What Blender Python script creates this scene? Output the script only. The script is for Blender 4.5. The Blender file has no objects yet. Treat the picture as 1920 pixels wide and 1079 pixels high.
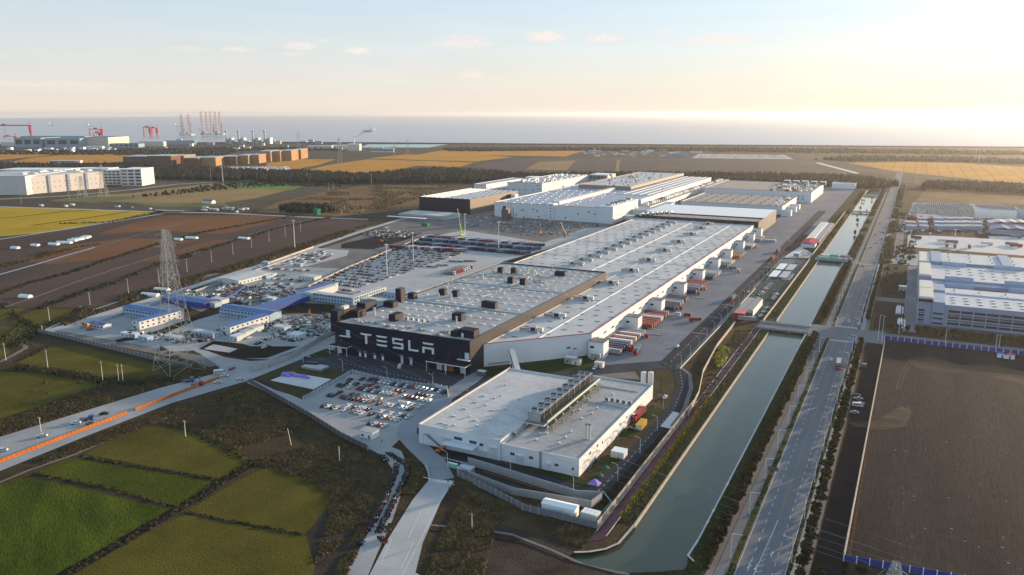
import bpy, bmesh, math, random
import numpy as np
from mathutils import Vector, Matrix
from mathutils.geometry import tessellate_polygon
S = bpy.context.scene
COL = S.collection
rnd = random.Random(7)
R = math.radians
# ---------------------------------------------------------------- camera
FPX, YH, CX, CY, HC = 1493.0, 212.0, 960.0, 539.5, 150.0
PITCH = math.atan((CY-YH)/FPX)
YAW = math.atan((1727-960)/math.hypot(FPX, CY-YH))
cam = bpy.data.cameras.new('camera'); cam.sensor_width = 36.0; cam.lens = 36.0*FPX/1920.0
cam.clip_start = 1.0; cam.clip_end = 90000.0
co = bpy.data.objects.new('camera', cam); COL.objects.link(co)
co.location = (0, 0, HC); co.rotation_euler = (R(90)-PITCH, 0, YAW)
S.camera = co
# ---------------------------------------------------------------- sky, sun, exposure
SUN_AZ, SUN_EL = R(28.0), R(8.5)       # azimuth from +Y towards +X
SKY_K, SKY_M, SKY_HAZE, SKY_TINT = 8.0, .66, (5.0, 3.95, 3.05), (1, 1, 1.0)
SKY_UP, SKY_UPM = (2.7, 3.85, 5.0), .52
w = bpy.data.worlds.new('World'); S.world = w; w.use_nodes = True
nt = w.node_tree; nt.nodes.clear()
def N(nt, t, **kw):
    n = nt.nodes.new(t)
    for k, v in kw.items():
        if k.startswith('i_'):
            key = k[2:]; key = int(key) if key.isdigit() else key.replace('_', ' ')
            n.inputs[key].default_value = v
        else: setattr(n, k, v)
    return n
def L(nt, a, ao, b, bi): nt.links.new(a.outputs[ao], b.inputs[bi])
sky = N(nt, 'ShaderNodeTexSky', sky_type='NISHITA', sun_disc=False)
sky.sun_elevation = SUN_EL; sky.sun_rotation = SUN_AZ
sky.altitude = 100; sky.air_density = 1.0; sky.dust_density = 1.0; sky.ozone_density = 3.0
tc = N(nt, 'ShaderNodeTexCoord')
bg = N(nt, 'ShaderNodeBackground', i_Strength=0.10); wo = N(nt, 'ShaderNodeOutputWorld')
# clouds: small puffs low over the sea; each is a soft ellipse of noise round its own direction
def mth(op, a=None, b=None, va=None, vb=None, clamp=False):
    n = N(nt, 'ShaderNodeMath', operation=op, use_clamp=clamp)
    if a: nt.links.new(a, n.inputs[0])
    if b: nt.links.new(b, n.inputs[1])
    if va is not None: n.inputs[0].default_value = va
    if vb is not None: n.inputs[1].default_value = vb
    return n.outputs[0]
sep = N(nt, 'ShaderNodeSeparateXYZ'); L(nt, tc, 'Generated', sep, 0)
az = mth('ARCTAN2', sep.outputs[0], sep.outputs[1])     # azimuth from +Y
el = mth('ARCSINE', sep.outputs[2])
noi = N(nt, 'ShaderNodeTexNoise', i_Scale=150.0, i_Detail=5.0, i_Roughness=0.6); 
mp = N(nt, 'ShaderNodeMapping'); mp.inputs['Scale'].default_value = (1, 1, 2.2)
L(nt, tc, 'Generated', mp, 0); L(nt, mp, 0, noi, 'Vector')
def azel(px, py):
    u = (px-CX)/FPX; v = (CY-py)/FPX
    fw = math.cos(PITCH)+v*math.sin(PITCH); up = -math.sin(PITCH)+v*math.cos(PITCH)
    a = math.atan2(u, fw)-YAW
    return a, math.atan2(up, math.hypot(u, fw))
CLOUDS = [(445, 93, 34, 7, .5), (565, 88, 36, 10, .6), (670, 96, 26, 9, .75), (548, 102, 22, 4, .35), (870, 80, 66, 16, .6), (1022, 70, 44, 12, .95), (1130, 72, 44, 9, .7),
          (885, 141, 30, 8, .6), (1350, 76, 75, 13, .55), (1250, 60, 15, 7, .35), (350, 92, 40, 6, .3), (600, 76, 26, 5, .25), (90, 158, 120, 8, .25), (780, 120, 20, 4, .2),
          (1850, 92, 110, 14, .22)]
acc = None
for (px, py, rx, ry, st) in CLOUDS:
    a0, e0 = azel(px, py)
    dx = mth('MULTIPLY', mth('SUBTRACT', az, vb=a0), vb=FPX/rx)
    dy = mth('MULTIPLY', mth('SUBTRACT', el, vb=e0), vb=FPX/ry)
    # flat bottoms: squash the lower side
    dyn = mth('MULTIPLY', mth('MINIMUM', dy, vb=0.0), vb=1.3); dyp = mth('MAXIMUM', dy, vb=0.0)
    dd = mth('ADD', mth('MULTIPLY', dx, dx), mth('ADD', mth('MULTIPLY', dyn, dyn), mth('MULTIPLY', dyp, dyp)))
    m = mth('MULTIPLY', mth('SUBTRACT', None, dd, va=1.0, clamp=True), vb=st)
    acc = m if acc is None else mth('MAXIMUM', acc, m)
nn = mth('MULTIPLY', mth('SUBTRACT', noi.outputs['Fac'], vb=0.34), vb=5.0, clamp=True)
cm = mth('MULTIPLY', acc, nn, clamp=True)
nb = N(nt, 'ShaderNodeTexNoise', i_Scale=7.0, i_Detail=4.0); mp2 = N(nt, 'ShaderNodeMapping'); mp2.inputs['Scale'].default_value = (1, 1, 9)
L(nt, tc, 'Generated', mp2, 0); L(nt, mp2, 0, nb, 'Vector')
cmix = N(nt, 'ShaderNodeMix', data_type='RGBA')
# thin uniform haze layer: the sky pales towards the horizon all the way round
hz = N(nt, 'ShaderNodeMix', data_type='RGBA')
elp = mth('MAXIMUM', el, vb=0.0)
hzf = mth('MULTIPLY', mth('POWER', None, mth('MULTIPLY', elp, vb=-SKY_K), va=2.718), vb=SKY_M)
nt.links.new(hzf, hz.inputs['Factor']); up_ = N(nt, 'ShaderNodeMix', data_type='RGBA'); up_.inputs['Factor'].default_value = SKY_UPM; L(nt, sky, 0, up_, 'A'); up_.inputs['B'].default_value = (*SKY_UP, 1); L(nt, up_, 'Result', hz, 'A'); hz.inputs['B'].default_value = (*SKY_HAZE, 1)
tint = N(nt, 'ShaderNodeMix', data_type='RGBA', blend_type='MULTIPLY'); tint.inputs['Factor'].default_value = 1.0
L(nt, hz, 'Result', tint, 'A'); tint.inputs['B'].default_value = (*SKY_TINT, 1)
nt.links.new(cm, cmix.inputs['Factor']); L(nt, tint, 'Result', cmix, 'A')
cmix.inputs['B'].default_value = (5.0, 4.05, 3.65, 1)
hv = N(nt, 'ShaderNodeMapRange', i_1=0.3, i_2=0.7, i_3=0.98, i_4=1.02); L(nt, nb, 'Fac', hv, 0)
vm = N(nt, 'ShaderNodeVectorMath', operation='SCALE'); L(nt, cmix, 'Result', vm, 0); L(nt, hv, 0, vm, 'Scale')
L(nt, vm, 0, bg, 'Color'); L(nt, bg, 0, wo, 'Surface')
sl = bpy.data.lights.new('sun', 'SUN'); sl.energy = 4.0; sl.angle = R(1.6); sl.color = (1.0, .74, .48)
so = bpy.data.objects.new('sun', sl); COL.objects.link(so)
sd = Vector((math.sin(SUN_AZ)*math.cos(SUN_EL), math.cos(SUN_AZ)*math.cos(SUN_EL), math.sin(SUN_EL)))
so.rotation_euler = sd.to_track_quat('Z', 'Y').to_euler()
so.location = sd*500
S.view_settings.view_transform = 'Standard'; S.view_settings.look = 'None'
S.view_settings.gamma = 1.0; S.view_settings.use_curve_mapping = False
S.view_settings.exposure = 1.17
S.cycles.max_bounces = 4; S.cycles.diffuse_bounces = 2; S.cycles.glossy_bounces = 2
S.cycles.transmission_bounces = 2; S.cycles.volume_bounces = 0; S.cycles.transparent_max_bounces = 8
S.cycles.use_denoising = True
HAZE_DENSITY = 3.3e-5
# ---------------------------------------------------------------- survey: a sight line of the drone picture met with a level plane / a facade
_c, _s = math.cos(YAW), math.sin(YAW)
def ray(px, py):
    u = (px-CX)/FPX; v = (CY-py)/FPX
    fw = math.cos(PITCH)+v*math.sin(PITCH); up = -math.sin(PITCH)+v*math.cos(PITCH)
    return (u*_c-fw*_s, u*_s+fw*_c, up)
def g(px, py, z=0.0):
    r = ray(px, py); t = (z-HC)/r[2]
    return (r[0]*t, r[1]*t)
def onY(px, py, Y):
    r = ray(px, py); t = Y/r[1]
    return (r[0]*t, HC+r[2]*t)
def onX(px, py, X):
    r = ray(px, py); t = X/r[0]
    return (r[1]*t, HC+r[2]*t)
def G(pts, z=0.0): return [g(a, b, z) for a, b in pts]
def height_at(px, py_base, py_top):
    x, y = g(px, py_base); d = math.hypot(x, y); r = ray(px, py_top)
    return HC+r[2]*d/math.hypot(r[0], r[1])
# ---------------------------------------------------------------- materials
MATS = {}
def mat(name, col, rough=.85, var=.12, scale=.15, col2=None, bump=0.0, metal=0.0, fine=0.0, fscale=3.0, stretch=None, spec=.3, seams=None, obj=False):
    if name in MATS: return MATS[name]
    m = bpy.data.materials.new(name); m.use_nodes = True; t = m.node_tree; t.nodes.clear()
    o = N(t, 'ShaderNodeOutputMaterial'); b = N(t, 'ShaderNodeBsdfPrincipled'); L(t, b, 0, o, 0)
    b.inputs['Roughness'].default_value = rough; b.inputs['Metallic'].default_value = metal
    b.inputs['Specular IOR Level'].default_value = .06 if rough >= .84 and spec == .3 else spec
    if obj: c = N(t, 'ShaderNodeTexCoord'); cout = c.outputs['Object']
    else: c = N(t, 'ShaderNodeNewGeometry'); cout = c.outputs['Position']
    if stretch:
        mpn = N(t, 'ShaderNodeMapping'); mpn.inputs['Scale'].default_value = stretch[:3]
        if len(stretch) > 3: mpn.inputs['Rotation'].default_value = (0, 0, R(stretch[3])); mpn.vector_type = 'TEXTURE'; mpn.inputs['Scale'].default_value = tuple(1/s for s in stretch[:3])
        t.links.new(cout, mpn.inputs[0]); cout = mpn.outputs[0]
    if col2 is None: col2 = tuple(min(1, k*(1+var*2)) for k in col); colA = tuple(k*(1-var*2) for k in col)
    else: colA = col
    n1 = N(t, 'ShaderNodeTexNoise', i_Scale=scale, i_Detail=6.0, i_Roughness=.62); t.links.new(cout, n1.inputs['Vector'])
    mr = N(t, 'ShaderNodeMapRange', i_1=.3, i_2=.7); L(t, n1, 'Fac', mr, 0)
    mx = N(t, 'ShaderNodeMix', data_type='RGBA'); L(t, mr, 0, mx, 'Factor')
    mx.inputs['A'].default_value = (*colA, 1); mx.inputs['B'].default_value = (*col2, 1)
    last = mx.outputs['Result']
    if fine:
        n2 = N(t, 'ShaderNodeTexNoise', i_Scale=fscale, i_Detail=4.0, i_Roughness=.7); t.links.new(cout, n2.inputs['Vector'])
        m2 = N(t, 'ShaderNodeMapRange', i_1=.3, i_2=.7, i_3=1-fine, i_4=1+fine); L(t, n2, 'Fac', m2, 0)
        vs = N(t, 'ShaderNodeVectorMath', operation='SCALE'); t.links.new(last, vs.inputs[0]); L(t, m2, 0, vs, 'Scale'); last = vs.outputs[0]
    if seams:   # (w, h, mortar, darkness)
        br = N(t, 'ShaderNodeTexBrick', i_Scale=1.0); br.offset = 0.0
        br.inputs['Brick Width'].default_value = seams[0]; br.inputs['Row Height'].default_value = seams[1]; br.inputs['Mortar Size'].default_value = seams[2]
        br.inputs['Color1'].default_value = (1, 1, 1, 1); br.inputs['Color2'].default_value = (.93, .93, .93, 1); br.inputs['Mortar'].default_value = (seams[3],)*3+(1,)
        t.links.new(cout, br.inputs['Vector'])
        mm = N(t, 'ShaderNodeMix', data_type='RGBA', blend_type='MULTIPLY', i_0=1.0); mm.inputs['Factor'].default_value = 1.0
        t.links.new(last, mm.inputs['A']); L(t, br, 'Color', mm, 'B'); last = mm.outputs['Result']
    t.links.new(last, b.inputs['Base Color'])
    if bump:
        bn = N(t, 'ShaderNodeBump', i_Strength=min(1, bump), i_Distance=1.0 if bump <= 1 else bump)
        t.links.new((n2 if fine else n1).outputs['Fac'], bn.inputs['Height']); L(t, bn, 0, b, 'Normal')
    MATS[name] = m; return m
# ---------------------------------------------------------------- mesh builder
ZC = [0]
class MB:
    def __init__(s): s.v = []; s.f = []; s.m = []; s.mats = []
    def mi(s, m):
        if m not in s.mats: s.mats.append(m)
        return s.mats.index(m)
    def quad(s, a, b, c, d, m):
        n = len(s.v); s.v += [a, b, c, d]; s.f.append((n, n+1, n+2, n+3)); s.m.append(s.mi(m)); return s
    def box(s, x0, x1, y0, y1, z0, z1, m, top=None, bottom=False):
        return s.prism([(x0, y0), (x1, y0), (x1, y1), (x0, y1)], z0, z1, m, top, bottom)
    def prism(s, pts, z0, z1, m, top=None, bottom=False):
        a = sum(p[0]*q[1]-q[0]*p[1] for p, q in zip(pts, pts[1:]+pts[:1]))
        if a < 0: pts = pts[::-1]
        n = len(s.v); k = len(pts)
        s.v += [(p[0], p[1], z0) for p in pts]+[(p[0], p[1], z1) for p in pts]
        mi = s.mi(m); mt = s.mi(top or m)
        for i in range(k):
            j = (i+1) % k; s.f.append((n+i, n+j, n+k+j, n+k+i)); s.m.append(mi)
        if k <= 4: s.f.append(tuple(range(n+k, n+2*k))); s.m.append(mt)
        else:
            for tr in tessellate_polygon([[Vector((p[0], p[1], 0)) for p in pts]]):
                a, b, c = tr
                ar = (pts[b][0]-pts[a][0])*(pts[c][1]-pts[a][1])-(pts[c][0]-pts[a][0])*(pts[b][1]-pts[a][1])
                if ar < 0: b, c = c, b
                s.f.append((n+k+a, n+k+b, n+k+c)); s.m.append(mt)
        if bottom: s.f.append(tuple(range(n+k-1, n-1, -1))); s.m.append(mi)
        return s
    def obox(s, cx, cy, z0, lx, ly, lz, rot, m, top=None):
        c, q = math.cos(rot), math.sin(rot)
        pts = [(cx+a*c-b*q, cy+a*q+b*c) for a, b in ((-lx/2, -ly/2), (lx/2, -ly/2), (lx/2, ly/2), (-lx/2, ly/2))]
        return s.prism(pts, z0, z0+lz, m, top, True)
    def sheet(s, pts, z, m):
        a = sum(p[0]*q[1]-q[0]*p[1] for p, q in zip(pts, pts[1:]+pts[:1]))
        if a < 0: pts = pts[::-1]
        ZC[0] += 1; z += (ZC[0] % 19)*.0009
        n = len(s.v); s.v += [(p[0], p[1], z) for p in pts]; mi = s.mi(m)
        if len(pts) <= 4 and len(pts) == 3: s.f.append(tuple(range(n, n+len(pts)))); s.m.append(mi); return s
        for a, b, c in tessellate_polygon([[Vector((p[0], p[1], 0)) for p in pts]]):
            ar = (pts[b][0]-pts[a][0])*(pts[c][1]-pts[a][1])-(pts[c][0]-pts[a][0])*(pts[b][1]-pts[a][1])
            if ar < 0: b, c = c, b
            s.f.append((n+a, n+b, n+c)); s.m.append(mi)
        return s
    def tube(s, p0, p1, r0, m, r1=None, n=6, caps=True):
        r1 = r0 if r1 is None else r1
        p0 = Vector(p0); p1 = Vector(p1); d = (p1-p0).normalized()
        u = d.orthogonal().normalized(); w_ = d.cross(u); b = len(s.v); mi = s.mi(m)
        for p, r in ((p0, r0), (p1, r1)):
            for i in range(n):
                a = 2*math.pi*i/n; s.v.append(tuple(p+(u*math.cos(a)+w_*math.sin(a))*r))
        for i in range(n):
            j = (i+1) % n; s.f.append((b+i, b+j, b+n+j, b+n+i)); s.m.append(mi)
        if caps:
            s.f.append(tuple(range(b+n, b+2*n))); s.m.append(mi); s.f.append(tuple(range(b+n-1, b-1, -1))); s.m.append(mi)
        return s
    def bar(s, p0, p1, t, m):
        return s.tube(p0, p1, t, m, n=4)
    def ribbon(s, pts, wid, z, m):
        ZC[0] += 1; z += (ZC[0] % 19)*.0009
        n = len(s.v); mi = s.mi(m); k = len(pts)
        for i, p in enumerate(pts):
            a = pts[max(0, i-1)]; b = pts[min(k-1, i+1)]; dx, dy = b[0]-a[0], b[1]-a[1]; l = math.hypot(dx, dy) or 1
            wd = wid[i] if isinstance(wid, (list, tuple)) else wid
            nx, ny = -dy/l*wd/2, dx/l*wd/2
            s.v += [(p[0]+nx, p[1]+ny, z), (p[0]-nx, p[1]-ny, z)]
        for i in range(k-1): s.f.append((n+2*i, n+2*i+1, n+2*i+3, n+2*i+2)); s.m.append(mi)
        return s
    def mesh(s, name):
        me = bpy.data.meshes.new(name); me.from_pydata(s.v, [], s.f)
        for m in s.mats: me.materials.append(m)
        if len(s.mats) > 1: me.polygons.foreach_set('material_index', s.m)
        me.update(); return me
    def build(s, name, parent=None, label=None, cat=None, group=None, kind=None, loc=None, rz=None):
        return add(s.mesh(name), name, parent, label, cat, group, kind, loc, rz)
def tag(o, label=None, cat=None, group=None, kind=None):
    if label: o['label'] = label
    if cat: o['category'] = cat
    if group: o['group'] = group
    if kind: o['kind'] = kind
    return o
def add(me, name, parent=None, label=None, cat=None, group=None, kind=None, loc=None, rz=None):
    o = bpy.data.objects.new(name, me); COL.objects.link(o)
    if parent is not None: o.parent = parent
    if loc is not None: o.location = loc
    if rz is not None: o.rotation_euler = (0, 0, rz)
    return tag(o, label, cat, group, kind)
def thing(name, label, cat, loc=(0, 0, 0), rz=0, group=None):
    return add(None, name, None, label, cat, group, None, loc, rz)
def copy_tree(o, parent=None):
    c = o.copy(); COL.objects.link(c)
    if parent is not None: c.parent = parent
    for ch in list(KIDS.get(o.name, [])): copy_tree(ch, c)
    return c
KIDS = {}
def kids_of(o): KIDS[o.name] = list(o.children); [kids_of(c) for c in o.children]
ORD = ['', 'first', 'second', 'third', 'fourth', 'fifth', 'sixth', 'seventh', 'eighth', 'ninth', 'tenth', 'eleventh', 'twelfth', 'thirteenth', 'fourteenth', 'fifteenth', 'sixteenth', 'seventeenth', 'eighteenth', 'nineteenth', 'twentieth']
def ordn(i):
    if i <= 20: return ORD[i]
    t, u = divmod(i, 10); T = ['', '', 'twenty', 'thirty', 'forty', 'fifty', 'sixty', 'seventy', 'eighty', 'ninety']
    TH = ['', '', 'twentieth', 'thirtieth', 'fortieth', 'fiftieth', 'sixtieth', 'seventieth', 'eightieth', 'ninetieth']
    if i >= 100: return 'hundred-and-'+ordn(i-100) if i > 100 else 'hundredth'
    return TH[t] if u == 0 else T[t]+'-'+ORD[u]
# ---------------------------------------------------------------- palette
m_scrub = mat('scrub', (.034, .026, .014), col2=(.095, .068, .038), scale=.035, fine=.5, fscale=.9, bump=1.5)
m_far = mat('far_land', (.060, .046, .030), col2=(.110, .080, .050), scale=.004, fine=.35, fscale=.05)
m_rice_g = mat('rice_green', (.034, .050, .004), col2=(.082, .092, .008), scale=.05, fine=.5, fscale=1.3, bump=1.2, stretch=(1, .5, 1, 12))
m_rice_o = mat('rice_olive', (.062, .058, .008), col2=(.125, .106, .018), scale=.04, fine=.42, fscale=1.3, bump=1.2)
m_rice_b = mat('rice_bright', (.020, .038, .003), col2=(.080, .104, .006), scale=.06, fine=.5, fscale=1.0, bump=1.4, stretch=(.35, 1.4, 1, -32))
m_gold = mat('rice_gold', (.42, .185, .022), col2=(.58, .27, .04), scale=.012, fine=.2, fscale=.2, seams=(28, 400, 1.2, .62))
m_yellow = mat('rice_yellow', (.34, .22, .010), col2=(.46, .29, .015), scale=.015, fine=.2, fscale=.3)
m_tan = mat('stubble_tan', (.22, .145, .055), col2=(.31, .20, .085), scale=.01, fine=.18, fscale=.15)
m_plow = mat('plowed', (.060, .040, .031), col2=(.105, .064, .046), scale=.012, fine=.22, fscale=.6, stretch=(1, .35, 1, 0))
m_plow_o = mat('plowed_orange', (.12, .055, .026), col2=(.20, .086, .034), scale=.012, fine=.2, fscale=.6, stretch=(1, .4, 1, 0))
m_soil = mat('dark_soil', (.007, .006, .008), col2=(.034, .027, .029), scale=.035, fine=.6, fscale=.7, stretch=(1.3, .16, 1, -2), bump=.2)
m_soil2 = mat('soil_pale', (.011, .0095, .011), col2=(.024, .019, .020), scale=.08, fine=.25, fscale=1.4)
m_dirt = mat('dirt', (.13, .115, .105), col2=(.21, .19, .175), scale=.05, fine=.2, fscale=.8)
m_mud = mat('mud', (.026, .021, .017), col2=(.075, .058, .046), scale=.08, fine=.35, fscale=1.1, bump=1.0)
m_conc = mat('concrete', (.27, .27, .27), col2=(.36, .36, .355), scale=.05, fine=.07, fscale=1.2, seams=(5, 5, .05, .8))
m_conc_l = mat('concrete_light', (.36, .355, .345), col2=(.45, .445, .43), scale=.04, fine=.06, fscale=1.0, seams=(6, 6, .06, .86))
m_cwhite = mat('pale_slab', (.48, .47, .45), col2=(.58, .57, .55), scale=.1, fine=.06)
m_asph = mat('asphalt', (.036, .040, .050), col2=(.056, .060, .072), scale=.06, fine=.1, fscale=1.5)
m_asph_d = mat('asphalt_dark', (.022, .026, .034), col2=(.036, .040, .050), scale=.08, fine=.1)
m_road = mat('road_grey', (.135, .137, .145), col2=(.190, .192, .198), scale=.05, fine=.08, fscale=1.2, stretch=(1, .2, 1, 0))
m_apron = mat('apron', (.14, .15, .17), col2=(.21, .22, .24), scale=.03, fine=.09, fscale=.9, seams=(4.5, 4.5, .06, .86))
m_green_lot = mat('green_coating', (.05, .085, .075), col2=(.07, .11, .10), scale=.1)
m_mark = mat('road_paint', (.62, .62, .60), var=.06, scale=.6)
m_mark_y = mat('road_paint_ochre', (.34, .22, .13), var=.1, scale=.6)
m_lawn = mat('lawn', (.036, .033, .014), col2=(.064, .055, .024), scale=.12, fine=.2, fscale=1.5)
m_lawn_g = mat('lawn_green', (.018, .030, .008), col2=(.034, .050, .014), scale=.12, fine=.2)
m_bank = mat('bank_grass', (.020, .028, .008), col2=(.045, .048, .014), scale=.06, fine=.32, fscale=.8, bump=1.0)
m_walk = mat('footway', (.165, .140, .125), col2=(.23, .195, .175), scale=.1, fine=.08, seams=(2, 2, .06, .85))
m_purple = mat('purple_path', (.060, .032, .046), col2=(.085, .048, .064), scale=.1, fine=.08)
m_coping = mat('coping', (.44, .38, .31), var=.08, scale=.3)
m_fallow = mat('fallow', (.075, .058, .050), col2=(.115, .086, .070), scale=.006, fine=.18, fscale=.08)
m_wasteland = mat('wasteland', (.10, .058, .026), col2=(.24, .135, .055), scale=.012, fine=.4, fscale=.15, bump=1)
# ---------------------------------------------------------------- land and water
bay = G([(1180, 1003), (1160, 1020), (1135, 1031), (1105, 1036), (1077, 1037), (1059, 1047), (1072, 1058), (1110, 1067), (1175, 1075), (1240, 1072), (1268, 1069), (1335, 1068), (1305, 1058), (1290, 1043)])
hole = [(-80.5, 1755), (-80.5, 262)]+bay[1:]+[(-56.8, 262), (-56.8, 600), (-55.5, 1755)]
coast = G([(0, 272), (250, 270), (500, 268), (700, 269), (960, 271), (1200, 272.5), (1440, 274), (1700, 276), (1920, 277.5)])
land = [(-14000, -3000), (-9000, -600)]+coast+[(3500, 5100), (12000, 6500), (12000, -3000)]
def tess(name, rings, z, m, **k):
    rr = [[Vector((p[0], p[1], 0)) for p in r] for r in rings]
    flat = [p for r in rings for p in r]; b = MB(); b.v = [(p[0], p[1], z) for p in flat]; b.mi(m)
    for a, q, c in tessellate_polygon(rr):
        A, Q, C = flat[a], flat[q], flat[c]
        if (Q[0]-A[0])*(C[1]-A[1])-(C[0]-A[0])*(Q[1]-A[1]) < 0: q, c = c, q
        b.f.append((a, q, c)); b.m.append(0)
    return b.build(name, **k)
near_ring = [(-1150, 60), (-1150, 760), (-620, 1240), (-50, 1990), (500, 1600), (500, 60)]
tess('ground', [land, near_ring], -.02, m_far, label='brownish flat coastal land reaching out to the sea', cat='ground', kind='structure')
tess('ground', [near_ring, hole], 0, m_scrub, label='dark scrubby ground round the factory and the near fields', cat='ground', kind='structure')
def mk_water(name, col, rough, sc, bumpd):
    m = bpy.data.materials.new(name); m.use_nodes = True; t = m.node_tree; b = t.nodes['Principled BSDF']
    b.inputs['Base Color'].default_value = (*col, 1); b.inputs['Roughness'].default_value = rough; b.inputs['IOR'].default_value = 1.4
    gq = N(t, 'ShaderNodeNewGeometry'); n = N(t, 'ShaderNodeTexNoise', i_Scale=sc, i_Detail=4.0); L(t, gq, 'Position', n, 'Vector')
    bn = N(t, 'ShaderNodeBump', i_Strength=1.0, i_Distance=bumpd); L(t, n, 'Fac', bn, 'Height'); L(t, bn, 0, b, 'Normal')
    return m
m_canal = mk_water('canal_water', (.055, .066, .036), .12, .7, .03)
m_sea = mat('sea_water', (.24, .22, .235), col2=(.31, .285, .30), scale=.0006, rough=.28, fine=.06, fscale=.002, stretch=(.25, 1.0, 1, 27), spec=.5)
MB().sheet([(-81.5, 1760), (-81.5, 262), (-56, 262), (-54.5, 1760)], -.9, m_canal).sheet([(-110, 262), (-110, 225), (-40, 225), (-40, 262)], -.9, m_canal).build('canal_water', label='calm grey-green water of the canal beside the factory', cat='canal', kind='structure')
MB().sheet([(-16000, -4000), (14000, -4000), (15000, 38000), (-34000, 38000)], -3.0, m_sea).build('sea', label='hazy blue-grey sea reaching to the horizon', cat='sea', kind='structure')
b = MB()
for i in range(len(hole)): 
    p, q = hole[i], hole[(i+1) % len(hole)]; b.quad((p[0], p[1], -2), (q[0], q[1], -2), (q[0], q[1], .02), (p[0], p[1], .02), m_mud)
b.build('canal_bank', label='vertical muddy banks closing the canal', cat='bank', kind='structure')
b = MB()
for i in range(len(coast)-1):
    p, q = coast[i], coast[i+1]; b.ribbon([p, q], 16, .5, m_cwhite)
for i in range(len(coast)-1):
    p, q = coast[i], coast[i+1]
    b.prism([(p[0]+5, p[1]-18), (q[0]+5, q[1]-18), (q[0]+5, q[1]-4), (p[0]+5, p[1]-4)], -.5, 5, m_scrub)
b.build('sea_dyke', label='long low dyke along the shore', cat='dyke', kind='structure')
def sheet(name, label, m, z, pts, cat=None, pix=True, kind='structure'):
    return MB().sheet(G(pts) if pix else pts, z, m).build(name, label=label, cat=cat or name.replace('_', ' '), kind=kind)
# rice fields in the near left
FIELDS = [
 ('bright green rice field in the nearest corner', m_rice_b, [(-260, 915), (0, 910), (42, 896), (64, 896), (314, 955), (107, 1080), (20, 1130), (-300, 1130)]),
 ('narrow green rice field between two dark dikes', m_rice_g, [(64, 889), (105, 870), (140, 860), (398, 903), (366, 930), (327, 949), (190, 915)]),
 ('olive rice field with a pole at its far edge', m_rice_o, [(158, 852), (278, 801), (345, 807), (440, 842), (477, 868), (448, 886), (420, 898), (290, 877)]),
 ('olive rice field fading into brown weeds', m_rice_o, [(352, 958), (440, 905), (505, 875), (560, 893), (615, 925), (622, 950), (595, 975), (573, 1001), (470, 985)]),
 ('large olive rice field at the bottom edge', m_rice_o, [(345, 965), (480, 990), (574, 1006), (590, 1060), (575, 1140), (70, 1140), (130, 1085), (230, 1025)]),
 ('olive rice field below the long hedge', m_rice_o, [(-260, 690), (0, 698), (60, 698), (120, 705), (188, 721), (110, 750), (0, 786), (-260, 860)]),
 ('long olive rice field under the pylon', m_rice_o, [(97, 647), (150, 651), (220, 668), (306, 688), (318, 698), (270, 708), (190, 702), (90, 688), (28, 681)]),
 ('small olive rice field beside the dirt track', m_rice_o, [(15, 607), (68, 580), (142, 581), (135, 594), (100, 603), (67, 611)]),
 ('small olive rice field touching the frame edge', m_rice_o, [(-260, 578), (0, 579), (52, 579), (20, 591), (0, 603), (-260, 660)]),
 ('olive rice field between the two dirt bends', m_rice_o, [(-260, 615), (0, 612), (66, 613), (25, 630), (15, 650), (20, 662), (0, 672), (-260, 740)]),
]
for lab, m, p in FIELDS: sheet('rice_field', lab, m, .05, p, 'field')
sheet('plowed_field', 'broad brown plowed fields across the left', m_plow, .03, [(-420, 560), (-420, 480), (0, 452), (160, 418), (330, 404), (560, 403), (690, 414), (640, 446), (560, 480), (470, 512), (330, 550), (160, 577), (0, 577)], 'field')
sheet('plowed_field', 'orange-brown plowed field strip between ditches', m_plow_o, .05, [(40, 488), (120, 462), (230, 447), (310, 448), (380, 452), (300, 462), (200, 485), (90, 497)], 'field')
sheet('plowed_field', 'orange-brown plowed field by the far road', m_plow_o, .05, [(250, 418), (320, 404), (540, 406), (500, 420), (420, 440), (300, 432), (180, 440)], 'field')
sheet('plowed_field', 'orange-brown plowed field beneath the pylon', m_plow_o, .05, [(330, 470), (400, 450), (440, 449), (425, 455), (335, 487), (260, 492)], 'field')
sheet('rice_field', 'bright yellow rice field beyond the brown fields', m_yellow, .04, [(-420, 420), (-420, 385), (0, 389), (100, 390), (290, 397), (278, 403), (180, 420), (90, 436), (0, 444)], 'field')
sheet('stubble_field', 'tan harvested field behind the construction road', m_tan, .04, [(95, 376), (180, 366), (250, 362), (330, 352), (400, 344), (570, 349), (480, 372), (400, 384), (300, 383), (170, 377)], 'field')
sheet('rice_field', 'fresh green field in front of the dark wood', mat('fresh_green', (.10, .17, .03), col2=(.15, .22, .04), scale=.01), .07, [(395, 345), (475, 343), (572, 349), (545, 357), (480, 355), (420, 352)], 'field')
sheet('stubble_field', 'grassy strip left of the tan field', mat('weedy_green', (.11, .13, .04), col2=(.17, .17, .06), scale=.01), .07, [(95, 377), (150, 370), (235, 369), (255, 373), (180, 380)], 'field')
sheet('stubble_field', 'grassy strip along the near side of the tan field', MATS['weedy_green'], .07, [(230, 379), (330, 381), (420, 381), (430, 386), (300, 388)], 'field')
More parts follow.
